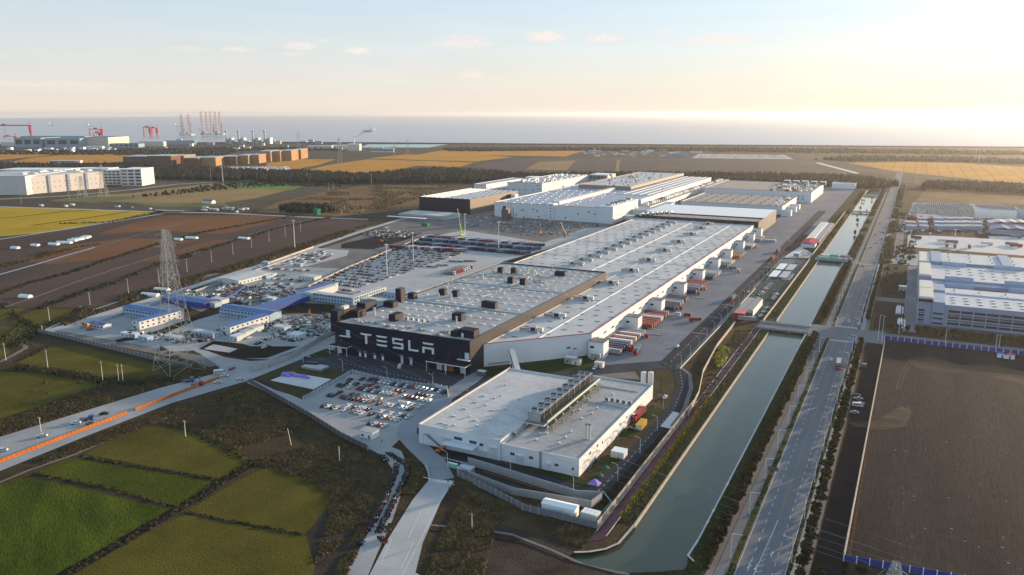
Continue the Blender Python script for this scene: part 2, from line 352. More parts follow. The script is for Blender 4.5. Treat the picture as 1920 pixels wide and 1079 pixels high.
for lab, p in [('golden field in front of the shipyard halls', [(-300, 312), (-300, 290), (0, 284), (110, 285), (90, 292), (0, 300), (-50, 304)]),
               ('golden field with straight furrows by the warehouses', [(0, 308), (60, 296), (120, 291), (250, 288), (236, 303), (150, 310), (60, 306)]),
               ('broad golden rice field beside the wood', [(562, 322), (620, 309), (690, 299), (890, 305), (860, 314), (780, 311), (730, 322), (680, 330), (600, 324)]),
               ('golden rice fields near the shore', [(785, 290), (840, 280), (1095, 283), (1060, 294), (960, 292), (860, 292)]),
               ('thin golden fields between the roads', [(690, 297), (760, 290), (900, 291), (960, 295), (895, 303), (800, 301)]),
               ('golden field beside the brick warehouses', [(500, 306), (560, 299), (630, 299), (600, 309), (560, 317), (500, 318)]),
               ('hazy golden field beyond the end of the road', [(1590, 306), (1700, 304), (1800, 306), (1960, 316), (2200, 330), (2200, 352), (1880, 342), (1780, 332), (1680, 322)])]:
    sheet('rice_field', lab, m_gold, .05, p, 'field')
sheet('fallow_field', 'wide grey-brown fallow field behind the factory', m_fallow, .04, [(893, 310), (960, 298), (1100, 296), (1300, 297), (1520, 300), (1600, 322), (1600, 332), (900, 332)], 'field')
sheet('dirt_track', 'pale earth tracks crossing the fallow field', m_tan, .08, [(985, 318), (1010, 304), (1080, 301), (1062, 320)], 'track')
sheet('dirt_track', 'thin earth track through the fallow field', m_tan, .08, [(1153, 322), (1157, 300), (1163, 300), (1160, 322)], 'track')
sheet('waste_ground', 'rough brown waste ground beyond the plowed fields', m_wasteland, .04, [(480, 398), (520, 380), (600, 362), (690, 348), (850, 346), (810, 362), (785, 378), (785, 392), (700, 400), (640, 406), (560, 402)], 'ground')
sheet('waste_ground', 'sunlit rough mounds behind the packed car depot', m_wasteland, .05, [(1715, 378), (1740, 352), (1960, 358), (2200, 370), (2200, 396), (1920, 385)], 'ground')
sheet('dark_soil', 'large dark bare plot enclosed by walls', m_soil, .03, [(-7, 276), (-7, 576), (260, 576), (260, 276)], 'ground', pix=False)
sheet('dark_soil', 'dark verge strip outside the plot wall', m_soil2, .03, [(-18.5, 150), (-8, 150), (-7, 560), (-17.2, 566)], 'ground', pix=False)
sheet('dark_soil', 'dark strip of bare ground beside the grey works', m_soil2, .03, [(-16, 606), (6, 606), (4, 880), (-15, 880)], 'ground', pix=False)
sheet('mud_patch', 'churned mud with wheel tracks at the canal end', m_mud, .03, [(790, 1090), (850, 1000), (880, 965), (960, 990), (1040, 1010), (1090, 1032), (1058, 1047), (1078, 1062), (1175, 1078), (1240, 1120), (790, 1120)], 'ground')
m_tansoil = mat('tan_soil', (.020, .016, .016), col2=(.105, .070, .046), scale=.06, fine=.4, fscale=.5, stretch=(.25, 1.6, 1, 8))
sheet('soil_patch', 'tan scraped patch near the top of the bare plot', m_tansoil, .045, [(1700, 676), (1740, 668), (1800, 684), (1860, 684), (1935, 700), (1935, 724), (1880, 712), (1830, 700), (1760, 698), (1720, 690)], 'ground')
sheet('soil_patch', 'tan patch beside the gap in the plot wall', m_tansoil, .045, [(1590, 792), (1640, 790), (1690, 762), (1710, 770), (1700, 800), (1660, 806), (1600, 800)], 'ground')
for q in ([(1680, 730), (1690, 700), (1705, 675), (1725, 668)], [(1686, 731), (1697, 700), (1712, 678), (1732, 672)], [(1640, 798), (1690, 800), (1705, 780), (1702, 760)]): MB().ribbon(G(q), .5, .08, mat('track_pale', (.075, .062, .056))).build('wheel_track', label='pale wheel track curving over the bare plot', cat='track', kind='structure', group='wheel tracks on the bare plot')
b = MB()
for i in range(300):
    cx_ = rnd.choice([4+k*4.1 for k in range(18)]); b.obox(cx_+rnd.gauss(0, .4), rnd.triangular(280, 420, 292), .05, rnd.uniform(.2, .9), rnd.uniform(.15, .4), .08, rnd.uniform(-.3, .3), rnd.choice((m_coping, m_dirt, MATS['track_pale'], MATS['track_pale'])))
b.build('rubble', label='pale rubble scattered in rows over the bare plot', cat='rubble', kind='stuff')
for q in ([(800, 985), (880, 990), (960, 1003), (1030, 1030), (1100, 1062), (1180, 1078)], [(805, 995), (900, 1005), (980, 1020), (1060, 1052), (1150, 1076)]): MB().ribbon(G(q), 1.3, .09, m_dirt if q[0][0] == 800 else m_soil2).build('wheel_track', label='muddy wheel track crossing the churned ground', cat='track', kind='structure', group='wheel tracks in the mud')
sheet('mud_patch', 'pale waste patch below the weeds', m_mud, .03, [(560, 1010), (600, 960), (650, 930), (700, 960), (680, 1010), (640, 1090), (575, 1090)], 'ground')
# ---------------------------------------------------------------- dikes, ditches, farm tracks
m_ditch = mat('ditch_water', (.20, .24, .28), rough=.25, spec=.5)
m_dike = mat('dike_weeds', (.013, .012, .008), col2=(.032, .027, .016), scale=.15, fine=.4, fscale=1.1, bump=1.5)
m_path = mat('farm_path', (.17, .145, .115), var=.1, scale=.1, fine=.12)
def line(name, label, m, z, wdt, pts, cat='track'):
    return MB().ribbon(G(pts), wdt, z, m).build(name, label=label, cat=cat, kind='structure')
line('farm_track', 'pale farm track winding round the olive fields', m_path, .09, 3.2, [(-60, 690), (0, 679), (22, 668), (49, 653), (47, 650), (33, 643), (29, 635), (40, 627), (75, 615), (110, 602), (150, 587), (158, 580), (150, 574)])
line('farm_track', 'pale track crossing the brown fields', m_path, .09, 2.5, [(10, 576), (60, 560), (140, 530), (225, 502), (312, 475), (345, 484), (425, 453), (520, 425), (590, 410)])
line('farm_track', 'thin pale track near the plastic greenhouses', m_path, .09, 2.0, [(90, 494), (175, 466), (235, 448), (297, 430), (360, 414)])
line('farm_track', 'concrete farm lane beside the construction road', m_conc, .1, 2.5, [(60, 630), (150, 590), (240, 560), (320, 535), (420, 510), (520, 475), (640, 440), (700, 425)])
line('ditch', 'straight ditch with pale water at the left', m_ditch, .08, 3.0, [(-60, 531), (0, 515), (75, 494), (125, 479), (178, 464)])
line('ditch', 'wide water ditch below the yellow field', m_ditch, .08, 5.0, [(-100, 468), (0, 449), (125, 430), (225, 414), (305, 401)])
line('farm_track', 'earth dike beside the diagonal field ditch', m_dike, .07, 5.0, [(470, 872), (420, 900), (385, 925), (330, 957), (230, 1015), (120, 1078), (60, 1120)], 'dike')
line('farm_track', 'grey dirt lane between road verge and rice', m_path, .08, 1.6, [(-60, 932), (0, 905), (60, 880), (140, 853), (260, 800)])
# ---------------------------------------------------------------- roads
def rect(name, label, m, z, x0, x1, y0, y1, cat=None): return sheet(name, label, m, z, [(x0, y0), (x1, y0), (x1, y1), (x0, y1)], cat, pix=False)
lr = G([(-160, 872), (0, 820), (150, 774), (300, 728), (408, 700)]); lr2 = G([(455, 717), (320, 757), (170, 815), (0, 884), (-160, 950)])
MB().sheet(lr+lr2, .09, m_conc).build('road', label='pale concrete road running in from the left edge', cat='road', kind='structure')
MB().sheet(G([(318, 640), (372, 662), (412, 688), (408, 703), (455, 718), (500, 700), (560, 676), (628, 655), (628, 628), (560, 658), (512, 675), (470, 678), (420, 670), (380, 655)]), .1, m_conc).build('road', label='pale junction joining the site road and the public road', cat='road', kind='structure')
MB().ribbon(G([(98, 622), (150, 632), (230, 647), (300, 660), (370, 672), (430, 690)]), [6, 8, 9, 9, 10, 14], .07, m_dirt).build('road', label='dusty perimeter road along the camp fence', cat='road', kind='structure')
MB().ribbon(G([(90, 622), (160, 600), (250, 572), (340, 545), (430, 516), (520, 488), (590, 464), (660, 440), (740, 415), (800, 398), (900, 385)]), [9, 9, 9, 9, 9, 9, 9, 9, 9, 10, 10], .08, m_conc_l).build('road', label='long concrete road along the west side of the site', cat='road', kind='structure')
MB().ribbon(G([(770, 1110), (735, 1079), (760, 1015), (800, 940), (829, 900)]), [17, 15.5, 13, 11.5, 10.5], .12, m_conc_l).build('road', label='wide pale concrete road leading up to the gate', cat='road', kind='structure')
MB().ribbon(G([(829, 900), (815, 868), (780, 835), (762, 815), (765, 800), (800, 770), (850, 735), (880, 715), (900, 700)]), [10.5, 10, 10, 10, 9.5, 9.5, 10, 10, 9], .11, mat('road_pale', (.20, .21, .23), col2=(.27, .28, .30), scale=.05)).build('road', label='grey curving road from the gate past the staff car park', cat='road', kind='structure')
MB().ribbon(G([(650, 1110), (668, 1079), (690, 1035), (720, 975), (745, 905), (752, 880), (735, 850), (700, 835)]), [8, 8, 7, 6.5, 6.5, 7, 9, 8], .1, m_conc).build('path', label='narrow concrete path lined with parked scooters', cat='path', kind='structure')
line('path', 'track from the parking down past the fence', m_conc, .1, 5, [(470, 716), (520, 740), (580, 770), (640, 805), (690, 830), (720, 850)], 'path')
# factory grounds
sheet('site_pavement', 'asphalt yard in front of the dark hall', m_asph, .05, [(412, 703), (455, 716), (500, 694), (560, 672), (625, 645), (640, 662), (885, 707), (1000, 700), (1100, 688), (1250, 676), (1268, 690), (1200, 700), (1100, 705), (1000, 715), (925, 712), (850, 752), (640, 705), (590, 690), (520, 690), (460, 716)], 'yard')
sheet('site_pavement', 'worn concrete apron of the staff car park', m_conc, .07, [(460, 716), (560, 745), (660, 700), (846, 742), (848, 752), (790, 800), (770, 806), (735, 838), (700, 835), (640, 806), (560, 760)], 'yard')
sheet('lawn', 'brown lawn corner beside the junction', m_lawn, .09, [(478, 708), (530, 687), (570, 684), (658, 698), (568, 750), (530, 735)], 'lawn')
sheet('concrete_slab', 'pale slab with purple bundles on the lawn', m_cwhite, .13, [(507, 714), (545, 699), (622, 712), (588, 731)], 'slab')
sheet('lawn', 'green strip left of the dark hall front', m_lawn_g, .10, [(578, 667), (612, 654), (629, 660), (629, 666), (606, 672), (590, 672)], 'lawn')
rect('site_pavement', 'pale concrete truck apron beside the loading docks', m_apron, .05, -172, -124, 440, 1040, 'yard')
sheet('site_pavement', 'rear yard between the white halls and the canal', m_apron, .05, [(-172, 1040), (-124, 1040), (-88, 1100), (-88, 1760), (-172, 1760)], 'yard', pix=False)
rect('road', 'dark asphalt site road along the canal side', m_asph_d, .09, -129, -117.5, 447, 1330, 'road')
rect('footway', 'pale footway beside the dark site road', m_walk, .13, -117.3, -114.6, 452, 880, 'footway')
sheet('lawn', 'strip of brown grass between site road and wall', m_lawn, .06, [(-114.5, 470), (-106, 600), (-104, 880), (-114.5, 880)], 'lawn', pix=False)
sheet('lawn', 'green lawn along the foot of the white wing wall', m_lawn_g, .07, [(903, 694), (1000, 684), (1060, 677), (1100, 672), (1136, 682), (1120, 691), (1000, 703), (925, 711)], 'lawn')
line('road', 'asphalt lane between the white wing and the small hall', m_asph, .10, 10, [(880, 722), (930, 716), (1010, 709), (1100, 700), (1180, 692), (1255, 683)], 'road')
sheet('footway', 'beige paving behind the small hall', m_walk, .075, [(1010, 714), (1100, 705), (1190, 697), (1200, 712), (1100, 708)], 'paving')
rect('side_yard', 'grey service strip along the west face of the works', m_apron, .05, 3, 11.4, 606, 880, 'yard')
rect('side_yard', 'pale entrance yard beyond the grey works', m_conc, .06, -13, 14, 885, 960, 'yard')
rect('side_yard', 'rough grey parking strip along the far avenue', m_dirt, .05, -13, -4, 965, 1300, 'yard')
sheet('lawn', 'brown grass beside the s-shaped road', m_lawn, .06, [(1060, 700), (1190, 690), (1255, 690), (1270, 740), (1240, 790), (1240, 700), (1210, 745), (1100, 735)], 'lawn')
MB().ribbon(G([(1245, 682), (1275, 697), (1280, 725), (1265, 765), (1235, 800), (1180, 862), (1118, 925)]), [9, 8, 7.5, 7, 7, 7, 7.5], .10, m_asph_d).build('road', label='narrow asphalt road curving behind the small hall', cat='road', kind='structure')
MB().ribbon(G([(1270, 685), (1293, 702), (1296, 728), (1283, 770), (1260, 800)]), 2.2, .14, m_walk).build('footway', label='pale footway hugging the curved asphalt road', cat='footway', kind='structure')
sheet('road', 'asphalt lane in front of the small hall', m_asph_d, .08, [(838, 845), (868, 850), (1000, 885), (1110, 918), (1128, 934), (1000, 907), (880, 878), (850, 872)], 'road')
for lab, p in [('lawn patch below the wall of the small hall', [(1030, 880), (1088, 897), (1108, 903), (1098, 912), (1020, 890)]),
               ('tiny lawn left of the hall side door', [(985, 877), (1003, 871), (1022, 882), (1008, 889)])]:
    sheet('lawn', lab, m_lawn_g, .11, p, 'lawn')
for i, p in enumerate([[(1094, 895), (1125, 870), (1150, 877), (1130, 895)], [(1125, 868), (1162, 842), (1180, 850), (1152, 875)], [(1148, 830), (1166, 822), (1178, 830), (1160, 838)], [(1160, 815), (1180, 800), (1208, 806), (1185, 822)], [(1181, 795), (1200, 781), (1225, 788), (1200, 805)], [(1200, 780), (1222, 760), (1250, 770), (1225, 787)]]):
    sheet('lawn', f'{ordn(i+1)} small lawn between the drives beside the hall, counted from below', m_lawn_g if i % 2 else m_lawn, .11, p, 'lawn')
sheet('weed_patch', 'rough dark ground inside the perimeter fence', m_dike, .06, [(1115, 935), (1250, 790), (1285, 780), (1278, 800), (1135, 950)], 'ground')
# canal side strips
rect('canal_path', 'purple surfaced path beside the canal', m_purple, .1, -91.5, -87.4, 250, 580, 'path')
sheet('canal_path', 'purple path end turning in at the bay', m_purple, .1, [(1090, 1008), (1130, 1001), (1145, 1000), (1135, 1012), (1090, 1018)], 'path')
rect('canal_bank', 'olive grass bank on the factory side of the canal', m_lawn, .06, -87.4, -80.9, 262, 1750, 'bank')
rect('canal_bank', 'grass bank between canal and tree row', m_bank, .06, -56.3, -49.5, 235, 1740, 'bank')
rect('canal_bank', 'brown bank above the service road', m_bank, .05, -104, -87.5, 590, 1740, 'bank')
b = MB(); b.box(-81, -80.3, 262, 560, -1, .35, m_coping); b.box(-81, -80.3, 596, 870, -1, .35, m_coping); b.box(-81, -80.3, 905, 1750, -1, .35, m_coping)
b.ribbon([(-80.6, 262)]+bay[1:5], 1.0, .3, m_coping); b.build('canal_coping', label='beige coping along the factory bank of the canal', cat='kerb', kind='structure')
b = MB(); b.box(-57.1, -56.5, 262, 1750, -1, .35, m_cwhite); b.ribbon([bay[-2], bay[-1], (-56.8, 262)], .8, .3, m_cwhite)
b.build('canal_coping', label='thin pale coping along the road side of the canal', cat='kerb', kind='structure')
# purple path's low white edge + big avenue
for x, l in ((-91.7, 'white kerb on the wall side of the purple path'), (-87.3, 'white kerb on the canal side of the purple path')):
    MB().box(x-.12, x+.12, 250, 578, 0, .22, m_cwhite).build('kerb', label=l, cat='kerb', kind='structure')
Y0, Y1 = 120, 2300
rect('avenue', 'grey four-lane avenue running straight to the horizon', m_road, .08, -41.0, -25.4, Y0, Y1, 'road')
rect('cycle_lane', 'cycle lane west of the avenue', m_road, .07, -47.0, -43.2, Y0, 1700, 'cycle lane')
rect('footway', 'beige footway under the western tree row', m_walk, .06, -49.5, -47.2, Y0, 560, 'footway')
rect('cycle_lane', 'cycle lane east of the avenue', m_conc, .09, -24.0, -20.9, Y0, 1500, 'cycle lane')
rect('footway', 'beige footway outside the eastern tree row', m_walk, .12, -20.7, -18.6, Y0, 1500, 'footway')
for xa, xb, lab in ((-43.2, -41.2, 'western planted strip between avenue and cycle lane'), (-25.2, -24.1, 'eastern planted strip between avenue and cycle lane')):
    b = MB()
    for ya, yb in ((Y0, 246), (252, 553), (612, 860), (905, 1700)): b.box(xa, xb, ya, yb, 0, .22, m_cwhite, m_bank)
    b.build('planted_strip', label=lab, cat='verge', kind='structure')
rect('cross_street', 'cross street meeting the avenue at the bridge', m_road, .1, -57, -7, 564, 598, 'road')
sheet('cross_street', 'street along the blue fence of the grey works', m_road, .1, [(-7, 582), (200, 582), (200, 594), (-7, 594)], 'road', pix=False)
rect('cross_street', 'side street by the cluttered bridge', m_road, .1, -57, -24, 868, 885, 'road')
rect('cross_street', 'dirt drive into the bare strip', m_dirt, .12, -21, 6, 700, 716, 'road')
# markings
b = MB()
for x in (-37.2, -29.6):
    y = Y0
    while y < 1400:
        if not (558 < y < 602) and not (866 < y < 888): b.box(x-.09, x+.09, y, y+3.0, .085, .10, m_mark)
        y += 7.2
for x in (-40.7, -25.7):
    for ya, yb in ((Y0, 556), (604, 864), (890, 1400)): b.box(x-.08, x+.08, ya, yb, .085, .10, m_mark)
for yc in (560, 600):
    x = -40.2
    while x < -25.9: b.box(x, x+.55, yc-1.8, yc+1.8, .105, .12, m_mark); x += 1.15
for yc in (870,):
    x = -40.2
    while x < -25.9: b.box(x, x+.55, yc-1.5, yc+1.5, .105, .12, m_mark); x += 1.15
b.build('lane_markings', label='white lane lines and zebra crossings on the avenue', cat='road markings', kind='structure')
b = MB()
for x in (-33.7, -33.35):
    for ya, yb in ((Y0, 556), (604, 864), (890, 1300)): b.box(x-.07, x+.07, ya, yb, .085, .10, m_mark_y)
b.build('centre_line', label='ochre double line down the middle of the avenue', cat='road markings', kind='structure')
b = MB()   # hatched splitter and turn arrows near the bottom
for i in range(9): yy = 236+i*4.0; b.quad((-33.0, yy, .1), (-33.0, yy+.5, .1), (-35.6+i*.22, yy-1.2, .1), (-35.6+i*.22, yy-1.7, .1), m_mark)
b.quad((-35.9, 228, .101), (-35.6, 228, .101), (-33.3, 290, .101), (-33.5, 290, .101), m_mark)
def arrow(x, y, d, turn=0):
    b.box(x-.1, x+.1, min(y, y+3.2*d), max(y, y+3.2*d), .105, .118, m_mark)
    t = y+3.2*d; b.quad((x-.5, t, .12), (x+.5, t, .12), (x, t+1.4*d, .12), (x, t+1.4*d, .12), m_mark)
    if turn: b.quad((x, y+1.5*d, .13), (x, y+2.1*d, .13), (x+.95*turn, y+2.6*d, .13), (x+.95*turn, y+2.0*d, .13), m_mark)
for x, y, d, t in ((-31.5, 262, 1, -1), (-35.2, 256, -1, 0), (-37.4, 256, -1, 1), (-31.6, 530, 1, -1), (-27.7, 530, 1, 1), (-35.5, 640, -1, 1), (-39, 640, -1, 0), (-31.6, 505, 1, 0)): arrow(x, y, d, t)
b.build('turn_arrows', label='white arrows and hatching painted on the avenue', cat='road markings', kind='structure')
b = MB(); m_blue = mat('blue_paint', (.05, .12, .45))
b.box(-28.6, -25.9, 590+8-40, 593+8-40-1.5, .125, .135, m_blue); b.box(-26, -24.4, 862, 866, .125, .135, m_blue)
b.build('blue_waiting_box', label='small blue painted waiting boxes at the crossings', cat='road markings', kind='structure')
b = MB()
y = 450
while y < 1100: b.box(-123.2, -123.0, y, y+2.5, .095, .108, m_mark); y += 7
for yc in (456, 536, 585, 630):
    x = -127.6
    while x < -118: b.box(x, x+.4, yc, yc+1.0, .095, .11, m_mark); x += 1.0
x = -157
while x < -130: b.box(x, x+.5, 533, 533.6, .065, .08, m_mark); x += 1.1
b.build('lane_markings', label='white dashes on the dark site road', cat='road markings', kind='structure')
b = MB()
pts = G([(1245, 682), (1275, 697), (1280, 725), (1265, 765), (1235, 800), (1180, 862), (1118, 925)])
for p, q in zip(pts, pts[1:]):
    L_ = math.hypot(q[0]-p[0], q[1]-p[1]); k = int(L_/4.5)
    for i in range(k):
        t = (i+.1)/k; t2 = (i+.5)/k; b.ribbon([(p[0]+(q[0]-p[0])*t, p[1]+(q[1]-p[1])*t), (p[0]+(q[0]-p[0])*t2, p[1]+(q[1]-p[1])*t2)], .16, .115, m_mark)
b.build('lane_markings', label='white dashes on the curved asphalt road', cat='road markings', kind='structure')
b = MB()
pa, pb = g(805, 903), g(845, 905)
for i in range(11):
    t = i/10; x = pa[0]+(pb[0]-pa[0])*t; y = pa[1]+(pb[1]-pa[1])*t; b.box(x-.22, x+.22, y-1.1, y+1.1, .14, .155, m_mark)
for i in range(30):
    t = i/29; q = g(650+t*235, 682+t*52); b.box(q[0]-.35, q[0]+.35, q[1]-.5, q[1]+.1, .06, .075, m_mark)
for i in range(24):
    t = i/23; q = g(822+t*100, 856+t*25); b.box(q[0]-.3, q[0]+.3, q[1]-.7, q[1]+.3, .09, .105, m_mark)
for a, c in (((715, 1056), (735, 1010)), ((765, 1010), (790, 960)), ((752, 1068), (775, 1018))):
    b.ribbon(G([a, c]), .18, .135, m_mark)
b.ribbon(G([(755, 1079), (835, 920)]), .2, .136, m_mark)
b.build('crossing_stripes', label='white stripes at the gate and before the halls', cat='road markings', kind='structure')
# ---------------------------------------------------------------- building materials
m_wall_w = mat('white_cladding', (.66, .68, .70), var=.02, scale=.1, rough=.6, seams=None)
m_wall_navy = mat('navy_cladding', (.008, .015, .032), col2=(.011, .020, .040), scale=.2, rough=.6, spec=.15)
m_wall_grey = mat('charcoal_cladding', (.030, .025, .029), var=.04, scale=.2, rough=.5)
m_roof = mat('grey_roof', (.27, .265, .255), col2=(.42, .415, .405), scale=.03, fine=.15, fscale=.5, seams=(6, 12, .09, .80), rough=.75)
m_roof_w = mat('pale_roof', (.40, .395, .38), col2=(.56, .55, .535), scale=.03, fine=.13, fscale=.5, seams=(5, 8, .07, .84), rough=.75)
m_roof_b = mat('bluish_roof', (.27, .31, .36), col2=(.36, .40, .45), scale=.05, fine=.08, fscale=.4, seams=(30, 3, .15, .85), rough=.5)
m_roof_t = mat('tan_roof', (.33, .28, .24), col2=(.42, .36, .31), scale=.04, fine=.1, fscale=.5, seams=(9, 9, .1, .8))
m_coam = mat('cream_trim', (.60, .54, .46), var=.04)
m_red = mat('red_trim', (.42, .030, .028), var=.04, rough=.5)
m_white = mat('white_paint', (.78, .78, .76), var=.02, rough=.5)
m_cream = mat('cream_metal', (.60, .58, .52), var=.05, rough=.6)
m_steel = mat('steel', (.42, .43, .43), var=.08, rough=.4, metal=.5)
m_coolg = mat('cooling_grey', (.15, .165, .16), var=.06)
m_dsteel = mat('dark_steel', (.10, .105, .11), var=.1, rough=.5)
m_black = mat('black_trim', (.012, .013, .015), var=.1, rough=.4)
m_glass = mat('dark_glass', (.022, .027, .034), var=.1, rough=.15, spec=.6)
m_sky_l = mat('skylight_glass', (.58, .62, .64), var=.05, rough=.3, spec=.5)
m_vent = mat('roof_vent', (.22, .20, .18), var=.1)
m_green = mat('pipe_green', (.06, .16, .075), var=.1, rough=.5)
m_shutter = mat('shutter_door', (.56, .60, .64), var=.03, rough=.5)
m_orange = mat('orange_paint', (.50, .15, .025), var=.06, rough=.5)
m_blue = MATS['blue_paint']
m_wood = mat('brick_tan', (.36, .22, .11), col2=(.42, .26, .14), scale=.05, seams=(4, 3.2, .2, .75))
def shell(b, x0, x1, y0, y1, h, m, t=.35, par=.7, z0=0, cop=None):
    """four parapet walls round a roof that lies a little lower"""
    b.box(x0, x1, y0, y0+t, z0, h, m, cop); b.box(x0, x1, y1-t, y1, z0, h, m, cop)
    b.box(x0, x0+t, y0+t, y1-t, z0, h, m, cop); b.box(x1-t, x1, y0+t, y1-t, z0, h, m, cop)
def hall(name, label, cat, x0, x1, y0, y1, h, mw, mr, cop=None, par=.7, z0=0):
    r = thing(name, label, cat, ((x0+x1)/2, (y0+y1)/2, z0))
    r.matrix_world = Matrix.Identity(4); r.location = (0, 0, 0)
    b = MB(); shell(b, x0, x1, y0, y1, h, mw, z0=z0, cop=cop); b.build('wall', r)
    b = MB(); b.box(x0+.36, x1-.36, y0+.36, y1-.36, h-par-.4, h-par, mr); b.build('roof', r)
    return r
def shared(me, name, parent, locs, rz=0, label=None, scale=None):
    out = []
    for p in locs:
        o = add(me, name, parent, None, None, None, None, p, rz if not isinstance(rz, list) else 0)
        if scale: o.scale = scale
        out.append(o)
    return out
def winY(parent, y, spans, z0, z1, m=None, name='window', proud=.06):
    """windows on a wall that faces -y; each its own part"""
    for xa, xb in spans:
        b = MB(); b.box(xa, xb, y-proud, y+.02, z0, z1, m or m_glass, bottom=True); b.build(name, parent)
def winX(parent, x, spans, z0, z1, m=None, name='window', proud=.06, side=1):
    for ya, yb in spans:
        b = MB(); b.box(min(x, x+proud*side), max(x, x+proud*side), ya, yb, z0, z1, m or m_glass, bottom=True); b.build(name, parent)
# ================================================================ DARK HALL
DX0, DX1, DY0, DY1, DH = -319.5, -221.8, 387.0, 617.0, 20.6
dh = hall('assembly_hall', 'huge navy-clad factory hall with white letters on its front', 'factory hall', DX0, DX1, DY0, DY1, DH, m_wall_navy, m_roof, par=.9)
# the side wall towards the lower hall is charcoal brown; its west coping is cream
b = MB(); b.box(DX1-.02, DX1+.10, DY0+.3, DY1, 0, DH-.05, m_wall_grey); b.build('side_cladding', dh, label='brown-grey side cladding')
b = MB(); b.box(DX0-.1, DX0+.5, DY0+40, DY1, DH, DH+.2, m_coam); b.box(DX0+.6, DX1-.6, DY1-.8, DY1+.1, DH, DH+.15, m_steel); b.build('coping', dh)
b = MB()
for yy in (460.5, 530): b.box(DX0+.5, DX1-.5, yy-.8, yy+.8, DH-.9, DH-.35, m_steel)
b.box(DX0+48, DX0+48.8, DY0+2, DY1-2, DH-.9, DH-.55, m_steel)
b.build('expansion_joint', dh)
# letters: drawn in a unit box, then set on the facade
LT = {'T': [[(0, 1), (1.0, 1), (.90, .84), (.10, .84)], [(.41, .84), (.59, .84), (.59, 0), (.41, 0)]],
      'E': [[(0, 1), (1, 1), (.90, .84), (.10, .84)], [(0, .58), (1, .58), (.90, .42), (.10, .42)], [(0, .17), (1, .17), (.90, 0), (.10, 0)]],
      'S': [[(0, 1), (1, 1), (.93, .84), (.18, .84), (.18, .58), (0, .42)], [(0, .58), (.18, .58), (.18, .58), (1, .58), (1, .42), (0, .42)], [(.82, .42), (1, .42), (1, 0), (.82, 0)], [(.82, .16), (.82, 0), (0, 0), (.10, .16)]],
      'L': [[(0, 1), (.18, 1), (.18, .17), (0, .17)], [(0, .17), (1, .17), (.90, 0), (0, 0)]],
      'A': [[(0, 1), (1, 1), (.90, .84), (.10, .84)], [(0, .58), (1, .58), (1, .42), (0, .42)], [(0, .42), (.18, .42), (.18, 0), (0, 0)], [(.82, .42), (1, .42), (1, 0), (.82, 0)]]}
spans = [(675.6, 697.2), (705.4, 726.2), (735.6, 756.0), (765.7, 785.3), (792.0, 813.5)]
tops = [(623, 645), (627.3, 650.3), (631.8, 655), (636, 659), (640, 663.5)]
for k, (pa, pb) in enumerate(spans):
    xa = onY(pa, tops[k][0], DY0)[0]; xb = onY(pb, tops[k][0]+1.5, DY0)[0]
    zt, zb = 15.6, 9.0
    b = MB(); mi = b.mi(m_white)
    for poly in LT['TESLA'[k]]:
        q = [(xa+u*(xb-xa), zb+v*(zt-zb)) for u, v in poly]; n = len(b.v)
        b.v += [(x, DY0-.30, z) for x, z in q]+[(x, DY0-.01, z) for x, z in q]; c = len(q)
        b.f.append(tuple(range(n, n+c))); b.m.append(mi); b.f.append(tuple(range(n+2*c-1, n+c-1, -1))); b.m.append(mi)
        for i in range(c): b.f.append((n+i, n+c+i, n+c+(i+1) % c, n+(i+1) % c)); b.m.append(mi)
    b.build('letter', dh)
# doors, small panels and canopies on the front
def fx(px): return onY(px, 665+(px-640)*.12, DY0)[0]
for px in (675.5, 685.5, 703, 718):
    x = fx(px); b = MB(); b.box(x-.8, x+.8, DY0-.08, DY0+.02, 0, 2.6, m_white); b.build('door', dh)
    b = MB(); b.box(x-1.1, x+1.1, DY0-1.0, DY0, 3.6, 3.8, m_steel, bottom=True); b.build('door_canopy', dh)
for px, hh in ((754, 4.5), (771, 4.0)):
    x = fx(px); b = MB(); b.box(x-.9, x+.9, DY0-.08, DY0+.02, 0, hh, m_shutter); b.build('door', dh)
    b = MB(); b.box(x-1.3, x+1.3, DY0-1.2, DY0, hh+.6, hh+.85, m_steel, bottom=True); b.build('door_canopy', dh)
for pxa, pxb, z0, z1 in ((651, 658, 12.4, 16.2), (872, 880, 9.0, 13.0)):
    xa, xb = fx(pxa), fx(pxb); b = MB(); b.box(xa, xb, DY0-.12, DY0+.02, z0, z1, m_shutter); b.build('loading_hatch', dh)
    b = MB(); b.box(xa-4.5, xb+.8, DY0-1.8, DY0, z0-.5, z0-.2, m_white, bottom=True); b.build('hatch_balcony', dh)
for pxa, pxb, depth, zz in ((626, 660, 5.0, 5.6), (809, 883, 6.5, 6.0)):
    xa, xb = fx(pxa), fx(pxb); b = MB()
    b.box(xa, xb, DY0-depth, DY0, zz, zz+.5, m_white, m_asph_d, bottom=True); b.build('canopy', dh)
    for x in (xa+.5, (xa+xb)/2, xb-.5): MB().tube((x, DY0-depth+.4, 0), (x, DY0-depth+.4, zz), .16, m_white).build('canopy_post', dh)
    for x in (xa+4, (xa+xb)/2, xb-6): MB().tube((x, DY0-depth+.6, zz+.5), (x, DY0, zz+6.0), .09, m_dsteel).build('canopy_rod', dh)
for pxa, pxb, hh, mm in ((634, 641, 3.6, m_white), (819, 829, 4.3, m_shutter), (833, 838, 3.4, m_white), (840, 850, 4.2, mat('terracotta', (.36, .13, .07))), (863, 873, 4.2, m_shutter)):
    b = MB(); b.box(fx(pxa), fx(pxb), DY0-.1, DY0+.02, 0, hh, mm); b.build('door', dh)
